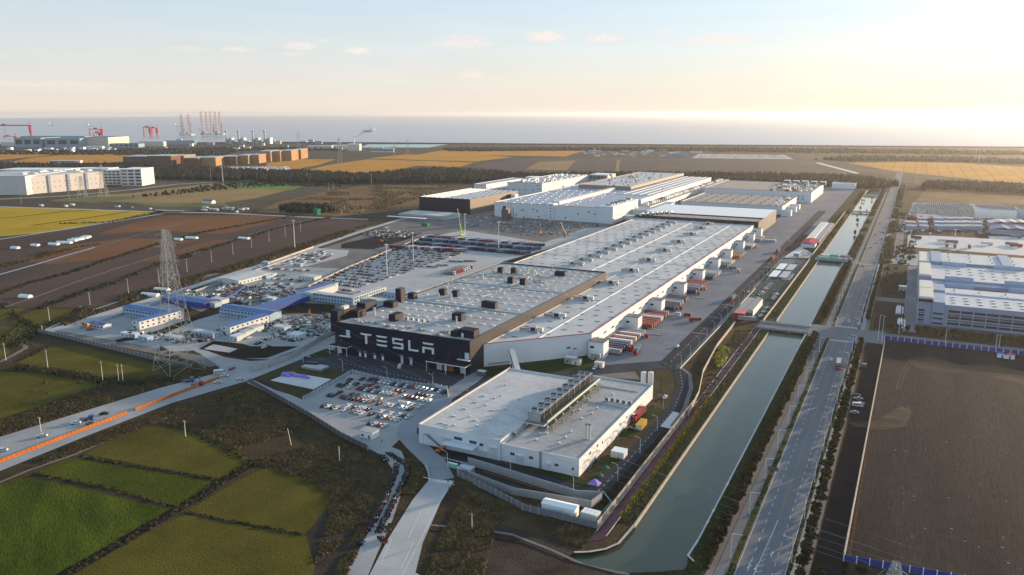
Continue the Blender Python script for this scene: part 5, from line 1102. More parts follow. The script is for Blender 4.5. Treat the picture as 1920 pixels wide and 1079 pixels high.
b = MB(); b.box(-431, -390, 495, 502, 0, 6.2, m_campb, m_roof_w); b.box(-397, -390, 502.1, 540, 0, 6.2, m_panel, m_roof_w); b.box(-440, -433, 495, 530, 0, 6.0, m_panel, m_roof_w); b.build('wall', of)
wv = MB().box(-.8, .8, -.05, 0, 0, 1.2, m_glass).mesh('window')
shared(wv, 'window', of, [(x, 494.98, z) for x in np.arange(-429, -391, 3) for z in (1.2, 4.2)]); shared(wv, 'window', of, [(-389.9, y, z) for y in np.arange(498, 538, 3.2) for z in (1.2, 4.2)], rz=R(90))
b = MB(); b.box(-452, -441, 498, 540, 0, 5, m_panel, m_bluer); b.build('blue_wing', of)
shed('site_office', 'second container office behind the dark corner tower', 'office', 700, 577, 26, 9, 5.8, m_campb, m_roof_w)
shed('site_office', 'long pale container office at the edge of the dark hall', 'office', 740, 560, 22, 22, 4.5, m_campb, m_roof_b)
sheet('camp_yard', 'pale concrete yard of the left camp', m_conc, .06, [(100, 623), (165, 602), (235, 575), (300, 560), (345, 580), (345, 600), (270, 630), (225, 640), (150, 631)], 'yard')
sheet('camp_yard', 'worn yard of the middle camp and its car park', m_conc, .055, [(225, 642), (345, 600), (405, 585), (450, 590), (528, 592), (628, 600), (628, 622), (560, 655), (510, 675), (460, 672), (400, 655), (330, 660)], 'yard')
sheet('camp_yard', 'gravel building yard behind the blue roofs', m_dirt, .05, [(335, 560), (420, 520), (520, 487), (590, 470), (640, 455), (720, 425), (780, 400), (930, 395), (960, 400), (1180, 425), (1140, 436), (940, 492), (700, 575), (628, 600), (540, 600), (430, 600), (360, 580)], 'yard')
sheet('car_park', 'smooth pale apron of the new car store', m_conc_l, .075, [(590, 540), (700, 488), (800, 446), (870, 432), (1020, 455), (1100, 428), (1180, 425), (940, 492), (803, 541), (735, 566), (690, 556), (640, 548)], 'car park')
sheet('car_park', 'fenced side lot of new cars', m_conc_l, .076, [(508, 495), (590, 465), (655, 470), (650, 480), (575, 500), (520, 500)], 'car park')
sheet('car_park', 'visitor car lot in the middle camp', m_conc, .077, [(480, 503), (520, 499), (650, 505), (610, 520), (575, 540), (480, 545), (455, 535)], 'car park')
sheet('weed_patch', 'dark weedy patch behind the blue roofs', m_dike, .09, [(525, 575), (560, 568), (628, 572), (628, 590), (560, 588), (520, 590)], 'ground')
sheet('weed_patch', 'dark weedy strip beside the left barracks', m_dike, .09, [(345, 602), (400, 574), (470, 560), (440, 580), (370, 600), (300, 630), (220, 643), (215, 638), (290, 622)], 'ground')
sheet('weed_patch', 'weedy triangle at the camp entrance', m_dike, .12, [(372, 655), (400, 640), (455, 645), (470, 650), (560, 650), (500, 672), (455, 672)], 'ground')
sheet('concrete_slab', 'pale slab among the weeds at the camp entrance', m_conc_l, .14, [(382, 655), (400, 646), (446, 655), (430, 662)], 'slab')
sheet('dark_soil', 'dark earth mound area inside the building plot', m_soil, .08, [(640, 458), (700, 444), (790, 436), (770, 448), (700, 468), (640, 466)], 'ground')
# ================================================================ SHEDS AND HALLS BEYOND (right edge)
sheet('container_yard', 'pale container yard behind the grey works', m_cwhite, .05, [(1700, 463), (1703, 441), (1760, 443), (1856, 448), (1853, 443), (2000, 446), (2200, 470), (2200, 500), (1920, 480)], 'yard')
sheet('car_depot', 'asphalt depot packed with new cars', m_conc, .05, [(1700, 408), (1712, 380), (1820, 382), (1900, 386), (1925, 400), (1925, 412), (1850, 415), (1760, 409)], 'car park')
sheet('dark_soil', 'dark ground round the coloured dormitory blocks', m_soil2, .04, [(1695, 442), (1700, 408), (2050, 412), (2200, 440), (1853, 447)], 'ground')
k = 0
for px, wd, c, n in [(1708, 9, (.45, .33, .28), 2), (1731, 8, (.38, .42, .46), 3), (1762, 9, (.30, .44, .50), 3), (1781, 9, (.38, .42, .44), 3), (1799, 9, (.40, .43, .42), 3), (1817, 10, (.42, .42, .42), 3), (1832, 9, (.34, .42, .45), 2)]:
    for j in range(n):
        k += 1; y0 = 432-j*7.5; x_, y_ = g(px+(-j*1.5), y0); m = mat(f'dorm_{px}_{j}', c if j != 1 else tuple(min(1, v*1.25) for v in (c[0]*1.15, c[1], c[2]*.9)))
        b = MB(); L_ = 17; W_ = wd*.72
        b.box(-W_, W_, 0, L_, 0, 5, m_gw, m); b.box(-W_+.8, W_-.8, 1, L_-1, 5, 5.6, m)
        b.build('dormitory_block', label=f'pale roofed dormitory block, {ordn(j+1)} from the front in column {ordn(1+[1708,1731,1762,1781,1799,1817,1832].index(px))} from the avenue', cat='dormitory', group='dormitory blocks', loc=(x_, y_, 0))
for i, (px, py, c) in enumerate([(1880, 440, 1), (1906, 441, 1), (1935, 443, 1), (1875, 428, 0), (1895, 428, 0), (1913, 429, 0)]):
    x_, y_ = g(px, py); b = MB(); m = m_bluer if c else m_gwr; b.box(-13, 13, 0, 32, 0, 6, m_gw, m); b.quad((-13.5, -1, 6), (0, -1, 9), (0, 32, 9), (-13.5, 32, 6), m); b.quad((0, -1, 9), (13.5, -1, 6), (13.5, 32, 6), (0, 32, 9), m)
    b.build('gabled_hall', label=('blue' if c else 'pale')+f' gabled hall at the right edge, {ordn(i%3+1)} from the left in its row', cat='hall', loc=(x_, y_, 0))
for px, lab, m, w_ in ((1866, 'cream barrel-roofed hall by the car depot', m_gwc, 26), (1902, 'glass-grey barrel-roofed hall by the car depot', m_gw, 22)):
    x_, y_ = g(px, 411); r = thing('arched_hall', lab, 'hall', (x_, y_, 0)); b = MB(); b.tube((-w_, 12, 0), (w_, 12, 0), 12, m, n=16); b.build('roof', r)
x_, y_ = g(1848, 400); b = MB(); b.box(-8, 8, 0, 14, 0, 6, m_gw, m_bluer); b.build('blue_hut', label='blue roofed hut among the packed cars', cat='hut', loc=(x_, y_, 0))
# ================================================================ FAR PLAIN, PORT AND SHIPYARD
def P0(px, py): return g(px, py)
def far_box(name, label, cat, pxa, pxb, py_base, py_top, depth, mw, mr=None, group=None, wins=0, cols=8, extra=None):
    """a far building: front face between two picture columns on its base line"""
    xa, ya = g(pxa, py_base); xb, yb = g(pxb, py_base); h = max(2, height_at((pxa+pxb)/2, py_base, py_top))
    w_ = math.hypot(xb-xa, yb-ya); rot = math.atan2(yb-ya, xb-xa); r = thing(name, label, cat, (xa, ya, 0), rot, group)
    b = MB(); b.box(0, w_, 0, depth, 0, h, mw); b.build('wall', r); b = MB(); b.box(-.4, w_+.4, -.4, depth+.4, h, h+.7, mr or mw, bottom=True); b.build('roof', r)
    for s in range(wins):
        z = h*(s+.35)/wins; wm = MB().box(0, w_/cols*.7, -.15, 0, 0, h/wins*.45, m_glass).mesh('window')
        shared(wm, 'window', r, [(w_*(c+.15)/cols, 0, z) for c in range(cols)])
    r['h'] = h; return r, w_, h
m_warm = mat('warm_white_wall', (.66, .62, .57), var=.03)
m_tealr = mat('teal_roof', (.10, .20, .26), var=.08); m_tealw = mat('teal_wall', (.26, .36, .42), var=.06)
m_craner = mat('crane_red', (.42, .045, .06), var=.08)
m_brickd = mat('brick_wall', (.17, .095, .055), col2=(.22, .125, .07), scale=.02, seams=(6, 4, .3, .8))
# white warehouses at the left
def quad_hall(name, label, pxs, h, mw, mr, cat='warehouse', **k):
    P = G(pxs); r = thing(name, label, cat); b = MB(); b.prism(P, 0, h, mw); b.build('wall', r); b = MB(); b.prism([(p[0]*.9999, p[1]*.9999) for p in P], h, h+.6, mr); b.build('roof', r); return r
w0 = thing('white_warehouse', 'long white warehouse with grey pilasters on its lit side', 'warehouse')
x0, x1, y0, y1 = -1560, -1492, 940, 1103
fa_ = g(52, 365); fb_ = g(195, 353); fc_ = g(0, 362)
dv = Vector((fb_[0]-fa_[0], fb_[1]-fa_[1])); dn_ = dv.normalized(); nv_ = Vector((-dn_.y, dn_.x)); Lw = dv.length
def wl(t, s): return (fa_[0]+dn_.x*t+nv_.x*s, fa_[1]+dn_.y*t+nv_.y*s)
hw = height_at(52, 365, 332)
b = MB(); b.prism([wl(0, 0), wl(Lw, 0), wl(Lw, 120), wl(0, 120)], 0, hw, m_warm, m_roof_w); b.prism([wl(2, 8), wl(Lw-2, 8), wl(Lw-2, 110), wl(2, 110)], hw, hw+1, m_roof_w); b.build('wall', w0)
for t in (Lw*.28, Lw*.53, Lw*.77): b = MB(); b.prism([wl(t-2.5, -1.5), wl(t+2.5, -1.5), wl(t+2.5, 0), wl(t-2.5, 0)], 0, hw, m_roof_b); b.build('pilaster', w0)
for k in range(14):
    for z in (hw*.3, hw*.6):
        t = 10+k*Lw/14.5; b = MB(); b.prism([wl(t, -.2), wl(t+1.6, -.2), wl(t+1.6, 0), wl(t, 0)], z, z+1.8, m_dsteel); b.build('window', w0)
for k in range(12): t = 10+k*Lw/12.5; s_ = 20+rnd.uniform(0, 70); b = MB(); b.prism([wl(t, s_), wl(t+8, s_), wl(t+8, s_+10), wl(t, s_+10)], hw+1, hw+1+rnd.uniform(2, 4.5), m_white); b.build('roof_unit', w0)
far_box('white_warehouse', 'white warehouse touching the left frame edge', 'warehouse', -60, 51, 366, 331, 140, m_warm, m_roof_w)
far_box('white_warehouse', 'white hall roofs behind the long white warehouse', 'warehouse', 0, 125, 350, 319, 60, m_warm, m_white)
o2, w_, h_ = far_box('office_block', 'white five-storey office with ribbon windows facing the light', 'office block', 228, 267, 349, 318, 60, m_warm, m_white, wins=5, cols=3)
o3, w_, h_ = far_box('office_block', 'grey side wing of the white office block', 'office block', 196, 227, 347, 320, 60, m_warm, m_white, wins=5, cols=4)
far_box('office_block', 'long flat rear wing behind the white offices', 'office block', 138, 205, 336, 317, 50, m_warm, m_white)
far_box('rural_block', 'long three-storey block with cream gable beyond the wood', 'block', 94, 140, 309, 302, 14, m_warm, m_white, wins=2, cols=12)
far_box('rural_block', 'cream end gable of the long far block', 'block', 140, 151, 309, 302, 14, m_warm, m_white)
# brick warehouses
for i, (a, c, yb, yt, mm) in enumerate([(232, 280, 311, 294, m_brickd), (278, 322, 312, 293, m_brickd), (322, 346, 309, 293, m_wood), (345, 372, 313, 297, m_brickd), (372, 405, 312, 296, m_wood), (412, 444, 309, 294, m_brickd), (444, 466, 308, 292, m_wood), (466, 486, 307, 291, m_wood), (486, 508, 304, 284, m_wood), (510, 526, 303, 284, m_wood), (528, 547, 302, 283, m_wood), (549, 565, 299, 281, m_wood)]):
    far_box('brick_warehouse', f'flat brick warehouse block beyond the fields, {ordn(i+1)} from the left', 'warehouse', a, c, yb, yt, 90, mm, m_steel, 'brick warehouse blocks')
# shipyard halls
far_box('shipyard_hall', 'teal-roofed shipyard hall at the left', 'shipyard hall', 28, 78, 277, 259, 160, m_tealw, m_tealr, wins=1, cols=3)
far_box('shipyard_hall', 'wider teal-roofed shipyard hall in the middle', 'shipyard hall', 86, 151, 277, 260, 160, m_tealw, m_tealr, wins=1, cols=3)
far_box('shipyard_hall', 'cream gabled end of the shipyard hall', 'shipyard hall', 152, 204, 276, 258, 200, m_coam, m_tealr)
far_box('shipyard_hall', 'dark roofed annex behind the shipyard halls', 'shipyard hall', 40, 160, 270, 256, 60, m_tealw, m_tealr)
far_box('port_shed', 'long pale shed with dark roof right of the shipyard', 'shed', 205, 260, 277, 270, 60, m_tealw, m_tealr, wins=1, cols=6)
far_box('port_shed', 'long cream shed lit by the low light', 'shed', 262, 307, 275, 266, 30, m_coam, m_roof_w)
far_box('port_shed', 'blue-grey long shed before the oil rigs', 'shed', 309, 365, 272, 264, 30, m_tealw, m_roof_w)
far_box('port_shed', 'white low hall behind the trees by the shipyard', 'shed', 2, 30, 274, 267, 30, m_warm, m_white)
far_box('port_shed', 'white block with red sign in front of the shipyard', 'shed', 165, 192, 281, 275, 20, m_warm, m_white)
for i in range(46):
    px = rnd.uniform(10, 640); py = rnd.choice((266, 270, 274, 280, 284)) + rnd.uniform(-1, 3); wdt = rnd.uniform(5, 14)
    if px < 205 and py < 279: py = rnd.uniform(279, 284)
    if py > 282 and px > 230: px = rnd.uniform(0, 230)
    far_box('port_building', f'small far port building, {ordn(i+1)} of the scattered sheds along the shore', 'building', px, px+wdt, py, py-rnd.uniform(2.5, 5), 18, rnd.choice((m_warm, m_coam, m_tealw, m_gw, m_white)), rnd.choice((m_white, m_roof_w, m_bluer, m_tealr)), 'small port buildings along the shore')
# gantry cranes
def gantry(label, pxa, pxb, py_base, py_top, beam, cab=None):
    xa, ya = g(pxa, py_base); xb, yb = g(pxb, py_base); h = height_at((pxa+pxb)/2, py_base, py_top); w_ = math.hypot(xb-xa, yb-ya)
    r = thing('gantry_crane', label, 'crane', (xa, ya, 0), math.atan2(yb-ya, xb-xa))
    b = MB(); b.box(-4, w_+4, -6, 6, h-beam, h, m_craner, bottom=True); b.build('girder', r)
    b = MB(); b.prism([(w_-9, -8), (w_+3, -8), (w_+3, 8), (w_-9, 8)], h*.35, h-beam, m_craner); b.prism([(w_-6, -6), (w_+1, -6), (w_+1, 6), (w_-6, 6)], 0, h*.35, m_craner); b.build('leg', r)
    b = MB(); b.tube((0, -8, 0), (2, 0, h-beam), 2, m_craner, n=4); b.tube((0, 8, 0), (2, 0, h-beam), 2, m_craner, n=4); b.build('leg', r)
    t = (cab if cab is not None else .4)*w_; b = MB(); b.box(t-9, t+9, -7, 7, h, h+7, m_craner); b.build('trolley', r)
    b = MB(); b.tube((t-5, 0, h*.3), (t-5, 0, h-beam), .5, m_dsteel); b.tube((t+5, 0, h*.3), (t+5, 0, h-beam), .5, m_dsteel); b.build('cable', r)
    b = MB(); b.tube((w_-2, 0, h), (w_-2, 0, h+12), .7, m_dsteel); b.tube((w_-14, 0, h+12), (w_+3, 0, h+13), .9, m_dsteel); b.build('jib', r)
gantry('huge red gantry crane crossing the left frame edge', -70, 60, 258, 234.5, 7, .62)
gantry('red gantry crane behind the cream shipyard end', 169, 193, 257, 242, 4, .5)
gantry('small red gantry crane under the larger one', 176, 188, 257, 249, 2.5, .6)
gantry('bright red twin gantry crane by the shore', 270, 283, 255, 238.5, 4, .5)
gantry('lower red gantry crane beside the twin crane', 285, 296, 254, 240, 3, .3)
gantry('low red portal crane at the left shore', 8, 30, 259, 255.5, 3, .3)
# jack-up rigs
def lattice(b, x, y, z0, z1, w_, m, n, band=None):
    for sx, sy in ((-1, -1), (1, -1), (1, 1), (-1, 1)): b.tube((x+sx*w_, y+sy*w_, z0), (x+sx*w_, y+sy*w_, z1), w_*.16, m, n=4)
    for i in range(n):
        za = z0+(z1-z0)*i/n; zb = z0+(z1-z0)*(i+1)/n; mm = band if band and i % 2 else m
        for (ax, ay), (bx_, by_) in (((-1, -1), (1, -1)), ((1, -1), (1, 1)), ((1, 1), (-1, 1)), ((-1, 1), (-1, -1))):
            b.tube((x+ax*w_, y+ay*w_, za), (x+bx_*w_, y+by_*w_, zb), w_*.12, mm, n=3, caps=False)
            if band and i % 2: b.tube((x+ax*w_, y+ay*w_, za), (x+bx_*w_, y+by_*w_, za), w_*.3, mm, n=3, caps=False)
m_rig = mat('rig_leg', (.50, .42, .38)); m_rigw = mat('rig_white', (.66, .64, .60))
def rig(label, legs, hull, py, derrick):
    xh, yh = g((hull[0]+hull[1])/2, py); sc = math.hypot(xh, yh)*.00067
    r = thing('drilling_rig', label, 'drilling rig', (xh, yh, 0), 0)
    for px, pt in legs:
        x, y = g(px, py); z = height_at(px, py, pt); b = MB(); lattice(b, x-xh, y-yh, 0, z, 4.2, m_rig, 16, m_craner); b.build('leg', r)
    wv_ = (hull[1]-hull[0])*sc*.55; b = MB(); b.prism([(-wv_, -14), (wv_, -18), (wv_, 16), (-wv_, 18)], 6, 17, m_rigw, m_steel, bottom=True); b.box(-wv_*.8, -wv_*.2, -12, 4, 17, 28, m_rigw); b.build('hull', r)
    for px, pt in derrick:
        x, y = g(px, py-1); z = height_at(px, py, pt); b = MB(); b.tube((x-xh, y-yh, 17), (x-xh, y-yh, z), 7, m_dsteel, 1.2, n=4); b.build('derrick', r)
    MB().tube((wv_*.3, -12, 22), (wv_*1.1, -20, 60), 1.2, m_rigw).build('deck_crane', r); MB().tube((-wv_*.3, -12, 22), (-wv_*1.2, -20, 50), 1.0, m_dsteel).build('deck_crane', r)
rig('jack-up rig with three banded legs on the right of the quay', [(380, 209), (389, 209.5), (397, 209)], (377, 402), 255, [(402, 229)])
rig('jack-up rig with two pale legs at the right end of the quay', [(406, 209.5), (414, 209.5)], (403, 424), 255, [(417, 227)])
rig('jack-up rig with a single tall leg and red crane', [(356, 214.5)], (350, 364), 256, [(359, 229)])
rig('jack-up rig with thin grey leg and dark derrick', [(342.5, 214.5)], (338, 350), 256, [(345, 230)])
xq, yq = g(300, 257.5); 
# power station stacks
for i, px in enumerate((425.5, 448, 475, 497)):
    x, y = g(px, 270); z = height_at(px, 270, 247); r = thing('power_stack', f'grey power station stack with banded top, {ordn(i+1)} from the left', 'chimney', (x, y, 0), 0, 'power station stacks')
    b = MB(); b.tube((0, 0, 0), (0, 0, z), 4.0, m_steel, n=10); b.build('flue', r); b = MB(); b.tube((0, 0, z), (0, 0, z+3), 6, m_dsteel, n=10); b.tube((0, 0, z+3), (0, 0, z+7), 5.2, m_white, n=10); b.build('band', r)
    b = MB(); b.box(-12, 12, 3, 22, 0, z*.38, m_tealw, m_steel); b.box(14, 34, 0, 18, 0, z*.5, m_steel, m_dsteel); b.build('boiler_house', r)
x, y = g(664, 270); z = height_at(664, 270, 257); ch_ = thing('smoke_stack', 'single white chimney smoking by the shore', 'chimney', (x, y, 0)); b = MB(); b.tube((0, 0, 0), (0, 0, z), 3.4, m_white, 2.6, n=10); b.build('flue', ch_)
far_box('plant_building', 'cream incineration plant under the smoking chimney', 'plant', 652, 674, 283, 271, 50, m_coam, m_white)
far_box('plant_building', 'pale long plant left of the chimney', 'plant', 576, 622, 281, 274.5, 40, m_warm, m_white, wins=2, cols=10)
far_box('plant_building', 'white roofed hall beside the chimney', 'plant', 622, 652, 280, 273, 40, m_warm, m_white)
far_box('apartment_block', 'row-like striped white block near the golden fields', 'block', 695, 718, 286, 277.5, 15, m_warm, m_dsteel, wins=1, cols=9)
far_box('apartment_block', 'pale block beside the striped one', 'block', 719, 738, 286, 279, 15, m_warm, m_white, wins=1, cols=4)
sheet('green_pond', 'pale green settling pond by the shore', mat('pale_green_film', (.24, .40, .34), rough=.3), .2, [(675, 277), (690, 271), (840, 271), (805, 277)], 'pond')
# smoke plume
sm = bpy.data.materials.new('smoke'); sm.use_nodes = True; t_ = sm.node_tree; t_.nodes.clear(); o_ = N(t_, 'ShaderNodeOutputMaterial'); mxs = N(t_, 'ShaderNodeMixShader', i_0=.42); tr = N(t_, 'ShaderNodeBsdfTransparent'); df = N(t_, 'ShaderNodeBsdfDiffuse'); df.inputs[0].default_value = (.9, .88, .86, 1)
L(t_, tr, 0, mxs, 1); L(t_, df, 0, mxs, 2); L(t_, mxs, 0, o_, 0)
bmx = bmesh.new()
for i in range(16):
    t = i/15; px = 664.5+t*34; py = 256.5-t*15+2*math.sin(t*9); xx, yy = x+(g(px, 270)[0]-x), y+(g(px, 270)[1]-y); zz = height_at(px, 270, py); rr = 4+t*11
    bmesh.ops.create_icosphere(bmx, subdivisions=2, radius=rr, matrix=Matrix.Translation((xx, yy, zz+rnd.uniform(-2, 2))) @ Matrix.Diagonal((1.3, 1, .6, 1)))
for v in bmx.verts: v.co += Vector((rnd.uniform(-1.5, 1.5), rnd.uniform(-1.5, 1.5), rnd.uniform(-1, 1)))
me = bpy.data.meshes.new('smoke'); bmx.to_mesh(me); bmx.free(); me.materials.append(sm); add(me, 'smoke', None, 'thin white smoke drifting right from the chimney', 'smoke', kind='stuff')
# village and container fields near the shore in the middle
for i in range(60):
    px = rnd.uniform(1090, 1300); py = rnd.uniform(281, 296); wdt = rnd.uniform(4, 11)
    far_box('village_building', f'small far building near the shore village, {ordn(i+1)} of many', 'building', px, px+wdt, py, py-rnd.uniform(1.6, 3.6), 12, rnd.choice((m_warm, m_gw, m_tealw, m_coam)), rnd.choice((m_white, m_bluer, m_gwr, m_roof_w, m_tealr)), 'far village buildings near the shore')
far_box('village_building', 'long blue-roofed hall of the shore village', 'hall', 1255, 1292, 294, 289, 25, m_gw, m_bluer)
far_box('village_building', 'pink-roofed hall of the shore village', 'hall', 1297, 1318, 288, 284, 20, m_warm, m_pinkroof)
sheet('parking_field', 'pale storage field of parked vehicles by the village', m_conc_l, .1, [(1298, 296), (1310, 289), (1470, 291), (1488, 299), (1300, 297)], 'yard')
sheet('parking_field', 'pale vehicle store below the brick warehouses', m_cwhite, .1, [(385, 318), (430, 313), (540, 312), (545, 318), (500, 321), (400, 320)], 'yard')
sheet('dirt_road', 'pale dirt road running from the avenue to the village', m_cwhite, .1, [(1528, 306), (1535, 305), (1612, 325), (1604, 326)], 'track')
# construction strip at the left middle
for i in range(20):
    px = rnd.choice((rnd.uniform(20, 290), rnd.uniform(380, 460))); py = 384+px*.03+rnd.uniform(-5, 2)
    shed('site_shed', f'far site shed along the road works, {ordn(i+1)} of the strip', 'shed', px, py, rnd.uniform(4, 11), 4, rnd.uniform(2, 3), rnd.choice((m_panel, m_cream, m_campb, m_vent)), rnd.choice((m_white, MATS['shed_green'], m_roof_w, m_bluer)), doors=False)
MB().ribbon(G([(-60, 386), (0, 388), (150, 393), (300, 398), (420, 400), (560, 407), (690, 412)]), 8, .12, m_conc_l).build('road', label='elevated concrete road crossing the fields', cat='road', kind='structure')
b = MB(); p, q = g(290, 397), g(345, 399); b.ribbon([p, q], 9, 2.4, m_conc_l); b.prism([(p[0], p[1]-4.6), (q[0], q[1]-4.6), (q[0], q[1]-4.2), (p[0], p[1]-4.2)], 1.2, 2.6, m_black); b.build('road_bridge', label='low dark road bridge over the wide ditch', cat='bridge')
MB().ribbon(G([(0, 374), (120, 368), (250, 356), (330, 346), (400, 342)]), 10, .1, m_conc_l).build('road', label='pale road in front of the white warehouses', cat='road', kind='structure')
MB().ribbon(G([(0, 410), (60, 404), (120, 397), (210, 393)]), 5, .09, m_dike).build('dike', label='thin dark dike across the yellow rice field', cat='dike', kind='structure')
MB().ribbon(G([(60, 423), (150, 411), (250, 396)]), 5, .09, m_dike).build('dike', label='second dark dike across the yellow rice field', cat='dike', kind='structure')
# plastic greenhouses on the brown fields
for i, (px, py, l_) in enumerate([(98, 460, 13), (112, 457, 12), (122, 457, 14), (133, 453, 12), (140, 451, 12), (147, 450, 10), (155, 448, 10), (160, 446, 10), (332, 451, 10), (357, 448, 16), (455, 449, 14), (43, 559, 11), (300, 546, 14), (278, 556, 16), (25, 467, 10), (63, 462, 10)]):
    x_, y_ = g(px, py); b = MB(); b.tube((-l_/2, 2.4, 0), (l_/2, 2.4, 0), 2.6, m_white, n=10)
    b.build('greenhouse', label=f'white plastic tunnel greenhouse on the brown fields, {ordn(i+1)} from the west', cat='greenhouse', group='tunnel greenhouses on the brown fields', loc=(x_, y_, 0), rz=R(10))
shed('farm_house', 'dark-roofed farm house at the edge of the tan field', 'house', 388, 382, 22, 9, 4, m_white, m_dsteel, gable=2.5)
shed('green_box', 'green cube-shaped silo beside the long construction road', 'silo', 591, 404, 8, 8, 9, MATS['shed_green'])
# ================================================================ VEHICLES
def paint(name, col, rough=.28): return mat('paint_'+name, col, rough=rough, var=.01, scale=.5, spec=.6)
PA = {'white': paint('white', (.62, .63, .64)), 'black': paint('black', (.012, .013, .016)), 'silver': paint('silver', (.34, .35, .36)), 'red': paint('red', (.30, .016, .018)),
      'blue': paint('blue', (.03, .07, .20)), 'grey': paint('grey', (.10, .105, .115)), 'orange': paint('orange', (.45, .13, .03)), 'green': paint('green', (.03, .06, .045)), 'tan': paint('tan', (.30, .23, .15))}
m_tyre = mat('tyre', (.015, .015, .016), var=.05, rough=.9)
def car_body(m, kind='car'):
    b = MB(); mi = b.mi(m)
    prof = [(-2.32, .55), (-2.30, .80), (-1.75, .95), (-.95, 1.0), (-.95, 1.0), (1.5, 1.0), (2.1, .98), (2.30, .80), (2.32, .5), (2.2, .28), (-2.2, .28)]
    def loft(pr, w0, w1):
        n = len(b.v); k = len(pr)
        for (y, z) in pr:
            hw = w0 if z < .7 else w1; ta = .90 if abs(y) > 2.1 else 1
            b.v.append((-hw*ta, y, z)); b.v.append((hw*ta, y, z))
        for i in range(k):
            j = (i+1) % k; b.f.append((n+2*i, n+2*i+1, n+2*j+1, n+2*j)); b.m.append(mi)
        b.f.append(tuple(n+2*i for i in range(k))); b.m.append(mi); b.f.append(tuple(n+2*i+1 for i in range(k-1, -1, -1))); b.m.append(mi)
    loft(prof, .92, .88)
    b.prism([(-.62, -.75), (.62, -.75), (.60, .75), (-.60, .75)], 1.40, 1.46, m)      # roof panel
    for sx in (-1, 1):
        b.tube((sx*.82, -1.0, 1.0), (sx*.62, -.75, 1.43), .05, m, n=4, caps=False); b.tube((sx*.80, 1.55, 1.0), (sx*.60, .75, 1.43), .05, m, n=4, caps=False)
    return b
def car_glass():
    b = MB(); mi = b.mi(m_glass); n = len(b.v)
    b.v += [(-.84, -1.1, .99), (.84, -1.1, .99), (.82, 1.65, .99), (-.82, 1.65, .99), (-.62, -.72, 1.405), (.62, -.72, 1.405), (.60, .76, 1.405), (-.60, .76, 1.405)]
    for f in ((0, 1, 5, 4), (1, 2, 6, 5), (2, 3, 7, 6), (3, 0, 4, 7), (4, 5, 6, 7)): b.f.append(tuple(n+i for i in f)); b.m.append(mi)
    return b
ME_BODY = {k: car_body(m).mesh('car_body') for k, m in PA.items()}
ME_GLASS = car_glass().mesh('windows')
ME_WHEEL = MB().tube((-.1, 0, 0), (.1, 0, 0), .33, m_tyre, n=8).mesh('wheel')
m_lampr = mat('tail_lamp', (.35, .02, .02)); m_lampw = mat('head_lamp', (.7, .7, .7), rough=.2)
ME_TL = MB().box(-.12, .12, -.03, .03, -.07, .07, m_lampr, bottom=True).mesh('tail_lamp'); ME_HL = MB().box(-.13, .13, -.03, .03, -.07, .07, m_lampw, bottom=True).mesh('headlight')
FAR_CAR = {}
def far_mesh(col):
    if col not in FAR_CAR:
        b = car_body(PA[col]); gl = car_glass(); n = len(b.v); mi = b.mi(m_glass); b.v += gl.v
        for f in gl.f: b.f.append(tuple(n+i for i in f)); b.m.append(mi)
        for x in (-.78, .78):
            for y in (-1.4, 1.45): b.tube((x-.1, y, .33), (x+.1, y, .33), .33, m_tyre, n=6)
        FAR_CAR[col] = b.mesh('car')
    return FAR_CAR[col]
NCAR = [0]
def car(x, y, rot, col, label, group=None, near=True, z=.12, cat='car', name='parked_car', sc=1.0):
    NCAR[0] += 1
    if not near: o = add(far_mesh(col), name, None, label, cat, group, None, (x, y, z), rot); o.scale = (sc,)*3; return o
    o = add(ME_BODY[col], name, None, label, cat, group, None, (x, y, z), rot); o.scale = (sc,)*3
    add(ME_GLASS, 'windows', o)
    for wx in (-.80, .80):
        for wy in (-1.42, 1.45): add(ME_WHEEL, 'wheel', o, loc=(wx, wy, .33))
    for wx in (-.6, .6): add(ME_TL, 'tail_lamp', o, loc=(wx, -2.31, .72)); add(ME_HL, 'headlight', o, loc=(wx, 2.31, .66))
    return o
CN = {'w': 'white', 'k': 'black', 'r': 'red', 'g': 'grey', 'o': 'orange', 's': 'silver', 'd': 'green', 'b': 'blue', 't': 'tan'}
